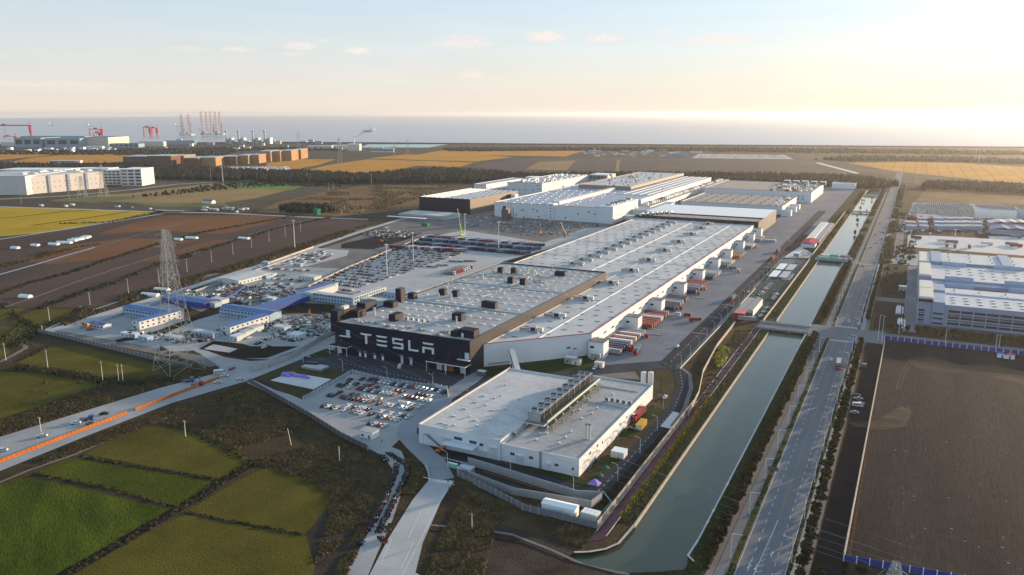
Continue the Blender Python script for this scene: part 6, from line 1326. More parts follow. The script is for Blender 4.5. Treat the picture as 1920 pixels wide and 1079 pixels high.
LOT = {
'back row': '760,190,k 850,200,k 880,195,k 915,205,k 995,225,w 1045,232,w 1095,240,w 1140,250,k 1190,258,w 1235,265,k 1290,275,w 1335,283,k 1390,288,r 1435,293,w 1485,300,w 1530,312,w 1590,322,w 1690,338,w 1745,348,k',
'second row from the back': '480,262,k 523,270,k 595,230,k 610,200,k 640,242,w 690,252,k 622,285,w 720,300,r 765,310,k 815,318,w 858,327,k 905,337,w 948,344,g 1000,350,w 1050,358,w 1100,366,w 1150,376,t',
'loose row behind the second': '795,265,g 838,272,r 930,292,r 900,240,g 1040,303,w 1083,312,w 1127,321,w 1180,333,r 1235,342,k',
'middle row': '370,380,k 415,387,k 490,350,k 520,397,r 560,412,k 605,420,g 652,428,k 708,434,r 762,445,r 808,455,w 860,460,t 635,372,r 688,380,t 782,397,w 833,405,w 886,413,w 982,436,t 960,485,k',
'right half of the middle': '1262,395,w 1307,402,r 1352,411,r 1402,420,k 1460,430,w 1512,441,w 1565,450,w 1430,366,k 1480,380,k 1528,390,k 1580,398,w',
'fourth row': '1065,500,w 1118,508,w 1200,468,w 1248,478,w 1300,486,w 1347,494,w 1230,527,w 1280,538,w 1330,550,k 1450,518,w 865,610,k 650,575,t 705,587,w 750,598,w 670,530,k 725,536,w 776,545,w 835,553,k',
'front left row': '300,510,k 348,518,w 402,530,k 452,540,w 590,508,w 550,557,w',
'front right row': '985,578,w 1095,603,w 1205,618,w 1255,632,k 1310,645,w 965,635,d 1020,645,w 1075,655,o 1130,665,w 1185,677,w',
'nearest short row': '855,720,k 910,728,w 970,738,r 1025,748,w'}
for row, s in LOT.items():
    c = [q.split(',') for q in s.split()]; c.sort(key=lambda q: int(q[0]))
    for i, (zx, zy, k) in enumerate(c):
        x, y = g(560+int(zx)/6.383, 680+(int(zy)+10)/6.383, .5)
        car(x, y, R(rnd.uniform(-4, 4)), CN[k], f'{CN[k]} car, {ordn(i+1)} from left in the {row} of the staff lot', 'cars in the fenced staff car park')
# roads and verges
for px, py, rot, col, lab, nm in [
 (1559, 675, 0, 'white', 'white car heading away on the avenue south of the crossing', 'car'), (1552, 676, 0, None, '', ''),
 (1592, 603, 180, 'white', 'white van-like car waiting north of the zebra crossing', 'car'), (1610, 608, 0, 'white', 'white car driving north on the east lane beyond the crossing', 'car'),
 (1618, 499, 180, 'grey', 'grey car further up the avenue', 'car'), (1656, 436, 0, 'red', 'red car far up the avenue by the verge', 'car'), (1270, 650, 0, 'white', 'white car alone on the dark site road', 'car'),
 (1605, 742, -80, 'black', 'black car parked at the back of the dark verge', 'car'), (1609, 748, -80, 'silver', 'silver car beside the black one on the verge', 'car'), (1612, 757, -80, 'silver', 'silver-grey car behind the white van on the verge', 'car'), (1602, 774, -80, 'silver', 'silver car nearest the camera on the dark verge', 'car'),
 (4, 845, -52, 'white', 'white car at the left frame edge on the concrete road', 'car'), (79, 818, -52, 'white', 'white car pulled over beside the concrete road', 'car'), (142, 794, -52, 'white', 'white car behind the dark pickup on the road edge', 'car'), (170, 794, -52, 'tan', 'pale gold car next to the orange barriers', 'car'),
 (195, 776, -52, 'black', 'black car parked furthest up the road edge', 'car'), (408, 717, -52, 'white', 'white car beyond the end of the orange barriers', 'car'), (421, 705, -52, 'white', 'white car beside the white bus at the junction', 'car'), (434, 692, 20, 'red', 'dark red car at the junction mouth', 'car'), (451, 711, -60, 'white', 'white van next to the grey roadside cabin', 'car'),
 (1183, 805, -90, 'black', 'black car parked crosswise by the small hall', 'car'), (1115, 691, 0, 'white', 'white car beside the pale kiosk', 'car'), (995, 708, -60, 'red', 'red car on the lane behind the small hall', 'car'), (574, 671, -75, 'blue', 'dark blue car on the site road by the lawn', 'car'), (1247, 745, 0, 'white', 'white car behind the red lorries', 'car'),
 (1402, 548, 0, 'silver', 'car on the site road near the green car park', 'car'), (1439, 503, 180, 'grey', 'grey car on the site road near the red lorry', 'car'), (1480, 452, 0, 'silver', 'car turning by the rear lawn', 'car')]:
    if col:
        x, y = g(px, py, .5); car(x, y, R(rot), col, lab, name=nm)
def van(px, py, rot, col, lab, L_=5.2, h=2.1, name='van', cat='van'):
    x, y = g(px, py); r = thing(name, lab, cat, (x, y, .12), R(rot))
    b = MB(); b.prism([(-.95, -L_/2), (.95, -L_/2), (.95, L_/2-1), (-.95, L_/2-1)], .35, h, PA[col]); b.prism([(-.93, L_/2-1), (.93, L_/2-1), (.85, L_/2), (-.85, L_/2)], .35, 1.15, PA[col]); b.build('body', r)
    b = MB(); n = 0; mi = b.mi(m_glass); b.v += [(-.9, L_/2-.98, h-.1), (.9, L_/2-.98, h-.1), (.84, L_/2-.3, 1.17), (-.84, L_/2-.3, 1.17)]; b.f.append((3, 2, 1, 0)); b.m.append(mi)
    for s in (-1, 1): b.box(min(s*.95, s*.97), max(s*.95, s*.97), -L_/2+.4, L_/2-1.1, 1.25, 1.8, m_glass)
    b.build('windows', r)
    for wx in (-.85, .85):
        for wy in (-L_/2+1, L_/2-1): add(ME_WHEEL, 'wheel', r, loc=(wx, wy, .33))
    return r
van(1608, 763, -80, 'white', 'white minivan parked on the dark verge')
van(750, 690, 25, 'white', 'white van backed to a door of the dark hall', 6)
van(412, 702, -52, 'white', 'white minibus behind the car at the junction', 6.5, 2.6, 'bus', 'minibus')
van(1386, 585, 10, 'white', 'small white van beside the taupe-roofed canteen')
# trucks: cab + trailer, parts of one truck; a trailer alone is a thing of its own
def cab_parts(r, m, y, z=0):
    b = MB(); b.box(-1.22, 1.22, y, y+2.1, .9, 3.1, m); b.prism([(-1.2, y+2.1), (1.2, y+2.1), (1.1, y+2.35), (-1.1, y+2.35)], .5, 1.9, m); b.build('cab', r)
    b = MB(); b.box(-1.1, 1.1, y+2.1, y+2.16, 1.95, 2.8, m_glass); b.build('windscreen', r)
    b = MB(); b.box(-.45, .45, y-3, y, .6, .95, m_dsteel, bottom=True); b.build('chassis', r)
    for wx in (-1.05, 1.05):
        for wy in (y+1.2, y-1.6): o = add(ME_WHEEL, 'wheel', r, loc=(wx, wy, .5)); o.scale = (2.2, 1.5, 1.5)
def trailer_mesh(m, mt, L_=12.4, h=3.9, key=None):
    b = MB(); b.box(-1.25, 1.25, -L_/2, L_/2, 1.15, h, m, mt, bottom=True); b.box(-.5, .5, -L_/2, L_/2, .8, 1.15, m_dsteel, bottom=True)
    nr = int(L_/1.0)
    for i in range(nr): b.box(-1.29, -1.25, -L_/2+i+.3, -L_/2+i+.5, 1.2, h-.1, m, mt); b.box(1.25, 1.29, -L_/2+i+.3, -L_/2+i+.5, 1.2, h-.1, m, mt)
    for wx in (-1.0, 1.0):
        for wy in (-L_/2+1.2, -L_/2+2.4, -L_/2+3.6): b.tube((wx-.15, wy, .5), (wx+.15, wy, .5), .5, m_tyre, n=6)
    b.box(-.9, -.8, L_/2-2.4, L_/2-2.3, 0, .8, m_dsteel); b.box(.8, .9, L_/2-2.4, L_/2-2.3, 0, .8, m_dsteel)
    return b.mesh('trailer')
TC = {'brown-red': (.22, .055, .035), 'dark red': (.22, .02, .025), 'navy': (.02, .035, .085), 'steel blue': (.06, .12, .20), 'grey': (.24, .25, .26), 'white': (.58, .58, .57), 'teal': (.04, .14, .17), 'cream': (.45, .41, .34), 'orange': (.42, .12, .03), 'charcoal': (.06, .065, .075), 'purple': (.08, .045, .14)}
TM = {}
def tmesh(c):
    if c not in TM:
        m = mat('trailer_'+c.replace(' ', '_').replace('-', '_'), TC[c], var=.06, rough=.5, scale=.5); top = m_white if c in ('white', 'navy') and rnd.random() < .5 else mat('top_'+c.replace(' ', '_').replace('-', '_'), tuple(min(.6, v*1.25+.02) for v in TC[c]), rough=.7)
        TM[c] = trailer_mesh(m, top)
    return TM[c]
PC = {'red': mat('cab_red', (.42, .02, .03), rough=.35), 'orange': mat('cab_orange', (.60, .20, .03), rough=.35), 'blue': mat('cab_blue', (.05, .10, .28), rough=.35), 'white': PA['white']}
# docked trailers: noses point away from the hall wall (+x)
SB = [449.7, 518.9, 576.4, 642.8, 707.2, 771.5, 829.9, 895.8, 958.0, 1012]
BAYS = [['grey', 'navy', 'navy', 'charcoal', 'steel blue', 'white', 'brown-red', 'white', 'brown-red', 'white', 'grey', 'grey'], ['brown-red', 'brown-red', 'brown-red', 'brown-red', 'brown-red', 'white', 'grey', 'brown-red', 'dark red', 'grey'],
        ['navy', 'navy', None, None, 'grey', 'grey', 'steel blue', 'navy', 'charcoal', 'brown-red'], ['navy', 'navy', 'navy', 'grey', 'steel blue', 'grey', 'brown-red', 'brown-red', 'brown-red', 'brown-red'],
        ['navy', 'steel blue', 'charcoal', 'grey', 'grey', 'cream', 'grey', 'grey'], ['steel blue', 'steel blue', 'charcoal', 'grey', 'cream', 'cream', 'cream', 'grey'],
        ['orange', 'orange', 'brown-red', 'grey', 'navy', 'grey', 'grey'], ['steel blue', 'grey', 'cream', 'cream', 'cream', 'cream'], ['grey', 'cream', 'navy', 'dark red', 'cream']]
for bi, cols in enumerate(BAYS):
    ya, yb = SB[bi]+10.5, SB[bi+1]-1.5; n = len(cols); pitch = min(4.6, (yb-ya)/n)
    for i, c in enumerate(cols):
        if c is None: continue
        add(tmesh(c), 'trailer', None, f'{c} trailer in dock bay {ordn(bi+1)} from the front, {ordn(i+1)} in from its stair block', 'trailer', 'trailers backed to the loading docks', None, (-163.4+rnd.uniform(-.4, .4), ya+(i+.5)*pitch, .06), R(-90)).scale = (1, 1.3, 1)
    if bi in (0, 1, 2, 3, 4, 6, 7): # concrete divider stubs with bollard
        b = MB(); b.box(-156, -146, yb+1.0, yb+1.6, 0, .5, m_steel); b.box(-146, -145, yb+.6, yb+2, 0, .4, m_black); b.build('dock_divider', label=f'low concrete divider beside stair block {ordn(bi+2)}', cat='divider')
def truck(px, py, rot, c, cabc, lab, L_=9, z=.1, xy=None):
    x, y = xy or g(px, py); r = thing('truck', lab, 'truck', (x, y, z), R(rot))
    o = add(tmesh(c), 'trailer', r); cab_parts(r, PC[cabc], 6.6); return r
truck(1177, 650, -172, 'teal', 'red', 'red-cabbed truck with teal tarpaulin leaving the first bay', xy=(-148.0, 474))
for i, (x, y, c, cc) in enumerate([(-154, 474, 'navy', 'red'), (-154, 478.4, 'charcoal', 'red'), (-153.5, 508.5, 'grey', 'red'), (-154, 560, 'grey', 'red'), (-153.5, 597, 'steel blue', 'red'), (-154, 655, 'navy', 'red'), (-154, 677, 'navy', 'orange'), (-154, 782, 'orange', 'orange'), (-154, 922, 'cream', 'orange'), (-150, 975, 'grey', 'orange'), (-147, 992, 'dark red', 'orange')]):
    if i in (3,): continue
    r = thing('tractor_unit', f'{cc} truck tractor coupled at the docks, {ordn(i+1)} from the front', 'truck tractor', (x, y, .08), R(-90), 'tractors at the loading docks'); cab_parts(r, PC[cc], 0)
truck(1365, 562, 180, 'teal', 'red', 'red-cabbed truck with green box driving down the site road', xy=(-123.5, 650))
truck(1432, 492, 180, 'dark red', 'red', 'all-red truck driving down the site road near the junction', xy=(-124, 855)); truck(1444, 478, 180, 'charcoal', 'red', 'small dark truck ahead on the far site road', xy=(-126, 905))
truck(1400, 600, -82, 'grey', 'red', 'grey trailer truck with red cab halted before the canteen', xy=(-100, 584)).rotation_euler = (0, 0, R(98))
truck(1255, 765, 176, 'dark red', 'red', 'red box lorry facing down beside the wall', xy=(-112.2, 367)); 
add(tmesh('brown-red'), 'trailer', None, 'faded red box body left beside the red lorry', 'trailer', None, None, (-115.4, 369, .1), R(176))
truck(1573, 693, 180, 'grey', 'red', 'grey canvas truck going down the avenue', xy=(-30, 500)).rotation_euler = (0, 0, R(183))
van(1288, 594, 90, 'red', 'red box van with white lettering on the truck apron', 6, 2.8); add(tmesh('dark red'), 'trailer', None, 'short red trailer standing alone on the truck apron', 'trailer', None, None, (*g(1303, 603), .1), R(-60)).scale = (1, .7, .7)
van(1128*0+1270, 592, 80, 'white', 'white delivery van beside the red box van', 5, 2.4)
add(tmesh('grey'), 'trailer', None, 'white-grey tank trailer waiting on the apron', 'trailer', None, None, (*g(1385, 512), .1), R(0)).scale = (1, .5, .9)
add(tmesh('steel blue'), 'trailer', None, 'blue trailer cab parked on the apron beyond bay six', 'trailer', None, None, (*g(1374, 506), .1), R(-90)).scale = (1, .6, .8)
# yellow container, white box containers
def container(px, py, m, lab, L_=12, w_=2.6, h=2.7, rot=0, name='container', mt=None, xy=None):
    x, y = xy or g(px, py); r = thing(name, lab, 'container', (x, y, .12), R(rot)); b = MB(); b.box(-w_/2, w_/2, -L_/2, L_/2, 0, h, m, mt or m)
    for i in range(int(L_*1.5)): yy = -L_/2+i/1.5+.2; b.box(-w_/2-.05, -w_/2, yy, yy+.3, .1, h-.1, m); b.box(w_/2, w_/2+.05, yy, yy+.3, .1, h-.1, m)
    b.build('shell', r); b = MB(); b.box(-w_/2+.1, -.03, -L_/2-.05, -L_/2, .1, h-.1, m_cream); b.box(.03, w_/2-.1, -L_/2-.05, -L_/2, .1, h-.1, m_cream); b.build('door', r); return r
container(0, 0, mat('yellow_paint', (.55, .34, .06)), 'yellow container on a slab beside the perimeter wall', xy=(-107.5, 355), L_=9, w_=3)
container(0, 0, m_white, 'white container box at the roadside below the yellow one', xy=(-106.0, 318), L_=5.5, w_=6.0, h=3)
sheet('concrete_slab', 'pale slab under the yellow container', m_cwhite, .1, [(1238, 800), (1262, 772), (1283, 778), (1262, 806)], 'slab')
sc_ = thing('site_container', 'white gabled container building with dark lettering by the corner fence', 'container building', (*g(1046, 968), 0), R(1))
b = MB(); b.box(-6.8, 6.8, 0, 4.6, 0, 3.9, m_white); b.quad((-7, -.2, 3.9), (7, -.2, 3.9), (7, 2.3, 4.7), (-7, 2.3, 4.7), m_white); b.quad((-7, 2.3, 4.7), (7, 2.3, 4.7), (7, 4.8, 3.9), (-7, 4.8, 3.9), m_white)
n = len(b.v); b.v += [(6.8, 0, 3.9), (6.8, 4.6, 3.9), (6.8, 2.3, 4.7)]; b.f.append((n, n+1, n+2)); b.m.append(0); b.build('wall', sc_)
for row, (z, xs) in enumerate(((2.2, (-1.6, -.9, -.2, .9, 1.5, 2.1)), (1.4, (-2.2, -1.6, -1.0, -.1, .6, 1.2, 1.8, 2.4)))):
    for q, x in enumerate(xs):
        b = MB(); b.box(x-.2, x+.2, -.03, 0, z+.4, z+.48, m_dsteel, bottom=True); b.box(x-.04, x+.04, -.03, 0, z, z+.4, m_dsteel, bottom=True)
        if q % 2: b.box(x-.2, x+.2, -.03, 0, z+.2, z+.27, m_dsteel, bottom=True)
        b.build('letter', sc_)
cb2 = thing('service_cabin', 'cream cabin with panelled roof at the fence corner', 'cabin', (*g(1103, 978), 0), R(-2)); b = MB(); b.box(-3.3, 3.3, 0, 4.2, 0, 3.0, m_cream); b.build('wall', cb2)
me = MB().box(-.75, .75, -.95, .95, 0, .12, m_white, bottom=True).mesh('roof_panel'); shared(me, 'roof_panel', cb2, [(-2.5+i*1.67, 1.1+j*2.1, 3.0) for i in range(4) for j in range(2)])
b = MB(); b.box(-1.2, 1.2, -.5, .5, 0, 1.7, mat('mint_paint', (.25, .48, .45)), m_white); b.build('power_cabinet', label='mint power cabinet beside the zebra stripes', cat='cabinet', loc=(*g(849, 877), 0)).scale = (2, 1, 1.2)
# pipe gantry in turquoise at the corner, purple tarpaulin, orange mixers
b = MB(); p0_, p1_, p2_ = g(1130, 928), g(1146, 948), g(1122, 972)
mt_ = mat('turquoise_pipe', (.08, .26, .25))
b.tube((*p0_, 1.5), (*p1_, 1.5), .25, mt_); b.tube((*p1_, 1.5), (*p2_, 1.0), .25, mt_); b.tube((*p1_, 0), (*p1_, 1.6), .2, mt_); b.build('turquoise_pipe', label='turquoise pipe bending round the fence corner', cat='pipe')
b = MB(); mp_ = mat('purple_sheet', (.28, .22, .55)); x, y = g(1113, 908); b.v += [(x-2.5, y-1.5, .1), (x+2.5, y-1.5, .1), (x+2.8, y+2.3, .1), (x-2, y+2, .1), (x+.3, y+.5, 2.4)]; b.mi(mp_)
for f in ((0, 1, 4), (1, 2, 4), (2, 3, 4), (3, 0, 4)): b.f.append(f); b.m.append(0)
b.build('tarpaulin', label='purple tarpaulin heap at the lane corner', cat='tarpaulin')
for i, (px, py, lx) in enumerate([(541, 704, 7), (558, 706, 14), (566, 709, 12), (538, 707, 6), (551, 703, 6)]):
    x, y = g(px, py); b = MB()
    for k in range(int(lx/2)): b.obox(x-lx/2+k*2, y+rnd.uniform(-.5, .5), .13, 1.9, 1.8, rnd.uniform(.9, 1.4), rnd.uniform(-.2, .2), mp_ if i != 4 else m_orange)
    b.build('wrapped_bundle', label=f'bundle under {"orange" if i == 4 else "purple"} sheeting on the pale slab, {ordn(i+1)} of the heap', cat='bundle', group='purple wrapped bundles on the slab')
b = MB(); x, y = g(590, 692); b.box(x-8, x+7, y-3, y+5, 0, 1.4, m_steel, m_conc_l); b.build('loading_ramp', label='raised concrete ramp on the brown lawn', cat='ramp')
b = MB(); x, y = g(572, 688)
for k in range(5): b.obox(x+k*1.6, y+2+k*.4, 1.4, 1.5, 2.2, 1.2, .2, m_black)
b.build('tyre_stack', label='black stack on the concrete ramp', cat='stack')
for i, (px, py) in enumerate([(821, 850), (828, 847), (831, 844)]):
    r = thing('mixer', f'orange machine with drum at the foot of the outer stair, {ordn(i+1)}', 'mixer', (*g(px, py), .1)); b = MB(); b.tube((-.8, 0, 1.1), (.9, 0, 1.4), .7, m_orange, n=8); b.build('drum', r); b = MB(); b.box(-1, 1, -.5, .5, .2, .6, m_dsteel); b.build('frame', r)
for i, (px, py) in enumerate([(1135, 878), (1124, 893)]):
    x, y = g(px, py); b = MB(); mg = mat('green_net', (.03, .13, .10)); b.v += [(x-1.6, y-1.2, 0), (x+1.6, y-1.2, 0), (x+1.8, y+1.5, 0), (x-1.5, y+1.4, 0), (x+.2, y+.2, 1.6)]; b.mi(mg)
    for f in ((0, 1, 4), (1, 2, 4), (2, 3, 4), (3, 0, 4)): b.f.append(f); b.m.append(0)
    b.build('covered_heap', label=('upper' if i == 0 else 'lower')+' green covered heap beside the lane', cat='heap')
# rear store of new cars: rows run west-east, noses along the rows' normal
poly = G([(572, 542), (615, 520), (660, 497), (700, 480), (745, 462), (790, 452), (850, 470), (872, 476), (800, 498), (740, 520), (660, 545), (630, 548)])
poly2 = G([(525, 499), (560, 478), (600, 471), (628, 478), (600, 492), (560, 497)])
def inside(p, poly):
    c = False; n = len(poly); j = n-1
    for i in range(n):
        if (poly[i][1] > p[1]) != (poly[j][1] > p[1]) and p[0] < (poly[j][0]-poly[i][0])*(p[1]-poly[i][1])/(poly[j][1]-poly[i][1])+poly[i][0]: c = not c
        j = i
    return c
def car_rows(poly, dy0, dx, jitter, skip, name):
    ys_ = [p[1] for p in poly]; xs_ = [p[0] for p in poly]; out = []; y = min(ys_)+3; row = 0
    while y < max(ys_):
        row += 1; x = min(xs_)+1; k = 0
        while x < max(xs_):
            if inside((x, y), poly) and rnd.random() > skip:
                k += 1; out.append((x, y+rnd.uniform(-jitter, jitter), rnd.choice('wkwkwwkwkwwwkkwsr'), row, k))
            x += dx
        y += dy0
    return out
stock = car_rows(poly, 11.6, 2.6, .15, .01, 'stock'); stock.sort(key=lambda c: c[1])
nind = 0; lump = MB()
def lump_car(b, x, y, rot, col, z=.12, sc=1.0):
    q = LB[col]; n = len(b.v); c, s_ = math.cos(rot)*sc, math.sin(rot)*sc
    b.v += [(x+vx*c-vy*s_, y+vx*s_+vy*c, z+vz*sc) for vx, vy, vz in q[0]]
    ms = [b.mi(m) for m in q[3]]
    for f, m in zip(q[1], q[2]): b.f.append(tuple(n+i for i in f)); b.m.append(ms[m])
LB = {}
for k, m in PA.items():
    bb_ = MB(); bb_.prism([(-.9, -2.3), (.9, -2.3), (.9, 2.3), (-.9, 2.3)], .25, .95, m); n = 8; mg_ = bb_.mi(m_glass); mb_ = bb_.mi(m)
    bb_.v += [(-.84, -1.2, .96), (.84, -1.2, .96), (.82, 1.6, .96), (-.82, 1.6, .96), (-.6, -.7, 1.44), (.6, -.7, 1.44), (.6, .7, 1.44), (-.6, .7, 1.44)]
    for f in ((0, 1, 5, 4), (1, 2, 6, 5), (2, 3, 7, 6), (3, 0, 4, 7)): bb_.f.append(tuple(n+i for i in f)); bb_.m.append(mg_)
    bb_.f.append((n+4, n+5, n+6, n+7)); bb_.m.append(mb_); LB[k] = (bb_.v, bb_.f, bb_.m, bb_.mats)
for (x, y, c, row, k) in stock:
    if nind < 85: car(x, y, R(rnd.uniform(-3, 3)), CN[c], f'{CN[c]} new car, {ordn(k)} from the left in row {ordn(row)} of the rear car store', 'new cars in the rear store', near=False); nind += 1
    else: lump_car(lump, x, y, 0, CN[c])
lump.build('new_cars', label='dense far rows of new cars in the rear store', cat='cars', kind='stuff')
b = MB()
for (x, y, c, row, k) in car_rows(poly2, 9, 3.0, .3, .35, 's'): lump_car(b, x, y, 0, CN[c])
for px, py in [(845+i*4.5, 491+i*.3) for i in range(5)]+[(820+i*4, 499) for i in range(5)]+[(803+i*5, 501+i*.5) for i in range(4)]+[(872+i*6, 491) for i in range(4)]: lump_car(b, *g(px, py), R(-80), rnd.choice(('black', 'black', 'silver', 'blue')))
b.build('new_cars', label='loose rows of new cars at the sides of the store', cat='cars', kind='stuff')
# depot at the right: packed far cars
b = MB()
dp = G([(1708, 400), (1716, 382), (1818, 383), (1838, 407), (1800, 409), (1760, 403)]); dp2 = G([(1828, 384), (1900, 387), (1915, 398), (1850, 396)])
for (x, y, c, row, k) in car_rows(dp, 6.2, 3.1, .4, .05, 'd')+car_rows(dp2, 6.2, 3.1, .4, .05, 'd'): lump_car(b, x, y, 0, CN[rnd.choice('wwswkwsgwb')])
for (x, y, c, row, k) in car_rows(G([(1310, 295), (1318, 290.5), (1460, 292), (1475, 298)]), 14, 7, 1, .2, 'd')+car_rows(G([(400, 318), (432, 314), (538, 313), (538, 318), (490, 320)]), 12, 6, 1, .1, 'd'): lump_car(b, x, y, 0, CN[rnd.choice('wwwsk')], sc=1.3)
b.build('depot_cars', label='thousands of tiny pale cars packed in far depots', cat='cars', kind='stuff')
# camp cars, shelter cars, canteen cars: individuals
for i, (px, py, c) in enumerate([(493, 640, 'k'), (499, 638, 's'), (506, 636, 'w'), (512, 634, 'k'), (518, 632, 'w'), (531, 628, 'k'), (483, 645, 'k'), (490, 643, 'w'), (502, 651, 'k'), (496, 653, 'w'), (483, 646, 'k'), (467, 635, 'w'), (408, 620, 's'), (396, 633, 'k'), (352, 636, 'w'), (338, 640, 'k'), (296, 636, 'w'), (447, 596, 'w'), (360, 632, 'k'), (368, 633, 'r'), (248, 592, 's'),
    (484, 501, 'w'), (491, 503, 'r'), (499, 504, 'k'), (507, 505, 'w'), (514, 506, 'b'), (521, 506, 'r'), (529, 506, 'w'), (537, 507, 'k'), (545, 508, 'w'), (553, 508, 'k'), (561, 509, 'r'), (569, 508, 'w'), (577, 509, 'k'), (506, 525, 'w'), (514, 524, 'w'), (522, 525, 'k'), (530, 526, 'w'), (538, 525, 'w'), (546, 526, 'k'), (554, 527, 'w'), (524, 518, 'w'), (532, 518, 'k'), (500, 533, 'w'), (509, 533, 'w'), (518, 534, 'k'), (526, 534, 'w'), (540, 535, 'k'), (546, 534, 'w'), (562, 529, 'k'), (645, 546, 'k'), (655, 547, 'k'), (662, 546, 'w'), (674, 549, 'w')]):
    car(*g(px, py), R(rnd.choice((0, 0, -75))), CN[c], f'{CN[c]} car in the camp lots, {ordn(i+1)} along the scattered rows', 'cars scattered through the construction camp', near=False)
for i in range(11): car(-106.5, 648+i*8.2, R(72), rnd.choice(('white', 'silver', 'black', 'white')), f'car on the west side of the green car park, {ordn(i+1)} from the front', 'cars on the green car park', near=False)
for i in range(5): car(-94.5, 662+i*6.2, R(72), rnd.choice(('white', 'silver', 'grey')), f'car on the east side of the green car park, {ordn(i+1)} from the front', 'cars on the green car park', near=False)
for i in range(6): car(-92.5-(i % 2)*.6, 598+i*7.0, R(-35), ('black', 'white', 'blue', 'white', 'black', 'white')[i], f'car along the tan wall by the canteen, {ordn(i+1)} from the bridge', 'cars beside the canteen', near=False)
for i in range(10): car(-98+(i % 2)*3.5, 752+(i//2)*7.0, R(75), rnd.choice(('white', 'white', 'silver', 'black')), f'pale car under the striped shelters, {ordn(i+1)} of its rows', 'cars by the shelters', near=False)
for i in range(9): car(-36.5+(i % 3)*4.2, 980+i*37, 0 if i % 2 else R(180), rnd.choice(('white', 'silver', 'red', 'grey')), f'car on the far avenue, {ordn(i+1)} beyond the cluttered bridge', 'cars on the far avenue', near=False)
print('cars', NCAR[0])
# yard trailers behind the white halls
n_t = 0
def trailer_row(p, q, n, rot, cols, where, sc=1):
    global n_t
    P, Q = g(*p), g(*q)
    for i in range(n):
        t = i/(n-1); c = cols[i % len(cols)] if not isinstance(cols, str) else cols
        add(tmesh(c), 'trailer', None, f'{c} trailer, {ordn(i+1)} from the left in the {where} row of the trailer yard', 'trailer', 'trailers in the rear yard', None, (P[0]+(Q[0]-P[0])*t, P[1]+(Q[1]-P[1])*t, .1), R(rot)); n_t += 1
trailer_row((740, 466), (866, 473), 22, -38, ['dark red', 'charcoal', 'dark red', 'charcoal', 'brown-red', 'grey', 'white', 'charcoal', 'brown-red', 'white', 'dark red', 'grey', 'grey', 'white', 'steel blue', 'dark red', 'grey', 'charcoal', 'dark red', 'dark red', 'grey', 'grey'], 'front')
trailer_row((780, 459), (985, 478), 34, -35, ['navy', 'navy', 'navy', 'steel blue', 'navy', 'navy', 'steel blue', 'grey', 'steel blue', 'charcoal'], 'second')
trailer_row((796, 452), (1005, 470), 34, -35, ['navy', 'steel blue', 'navy', 'navy', 'grey', 'steel blue', 'teal', 'steel blue'], 'third')
trailer_row((805, 447), (1012, 464), 32, -35, ['white', 'navy', 'navy', 'grey', 'dark red', 'charcoal', 'dark red', 'navy', 'grey', 'white', 'dark red', 'teal'], 'back')
# car carriers with red cabs
for i in range(8):
    px = 838+i*4.6; py = 515-i*1.6; r = thing('car_carrier', f'empty car carrier with {"red" if i in (1,2,3,7) else "white"} cab, {ordn(i+1)} from the left by the hall', 'car carrier', (*g(px, py), .1), R(-80), 'parked car carriers')
    cab_parts(r, PC['red' if i in (1, 2, 3, 7) else 'white'], 6.6); b = MB(); b.box(-1.2, 1.2, -6.5, 6, .8, 1.0, m_dsteel, bottom=True); b.box(-1.2, 1.2, -6.5, 6, 2.6, 2.7, m_dsteel, bottom=True)
    for y in (-6, -3, 0, 3, 5.8): b.bar((-1.2, y, .8), (-1.2, y, 4.2), .09, m_steel); b.bar((1.2, y, .8), (1.2, y, 4.2), .09, m_steel)
    b.build('deck_frame', r)
# container yard on the right
for i, (px, py, c, rot) in enumerate([(1717, 449, 'navy', 88), (1768, 455, 'white', 90), (1785, 457, 'steel blue', 92), (1850, 460, 'white', 90), (1904, 447, 'teal', 90), (1896, 461, 'steel blue', 90), (1905, 464, 'dark red', 90), (1775, 464, 'brown-red', 0), (1790, 465, 'brown-red', 0), (1817, 466, 'brown-red', 0)]):
    add(tmesh(c), 'trailer', None, f'{c} trailer in the pale yard behind the grey works, {ordn(i+1)} noted from the avenue', 'trailer', 'trailers behind the grey works', None, (*g(px, py), .1), R(rot))
# pickup & lorries by the left road
for px, py, c, cc, lab in ((353, 717, 'navy', 'blue', 'dark blue flatbed lorry pulled up at the road edge'), (370, 724, 'navy', 'red', 'flatbed lorry with red cab beside the orange barriers'), (163, 789, 'charcoal', 'blue', 'dark pickup truck loaded with timber at the road edge')):
    r = thing('flatbed_lorry', lab, 'lorry', (*g(px, py), .12), R(-52)); b = MB(); b.box(-1.1, 1.1, -3.5, 1.0, .9, 1.1, m_dsteel, bottom=True); b.box(-1.1, -1.0, -3.5, 1, 1.1, 1.6, PC['blue']); b.box(1.0, 1.1, -3.5, 1, 1.1, 1.6, PC['blue']); b.box(-.8, .8, -3, .5, 1.1, 1.5, m_wood); b.build('bed', r); cab_parts(r, PC[cc], 1.3)
    r.scale = (.9, .9, .9)
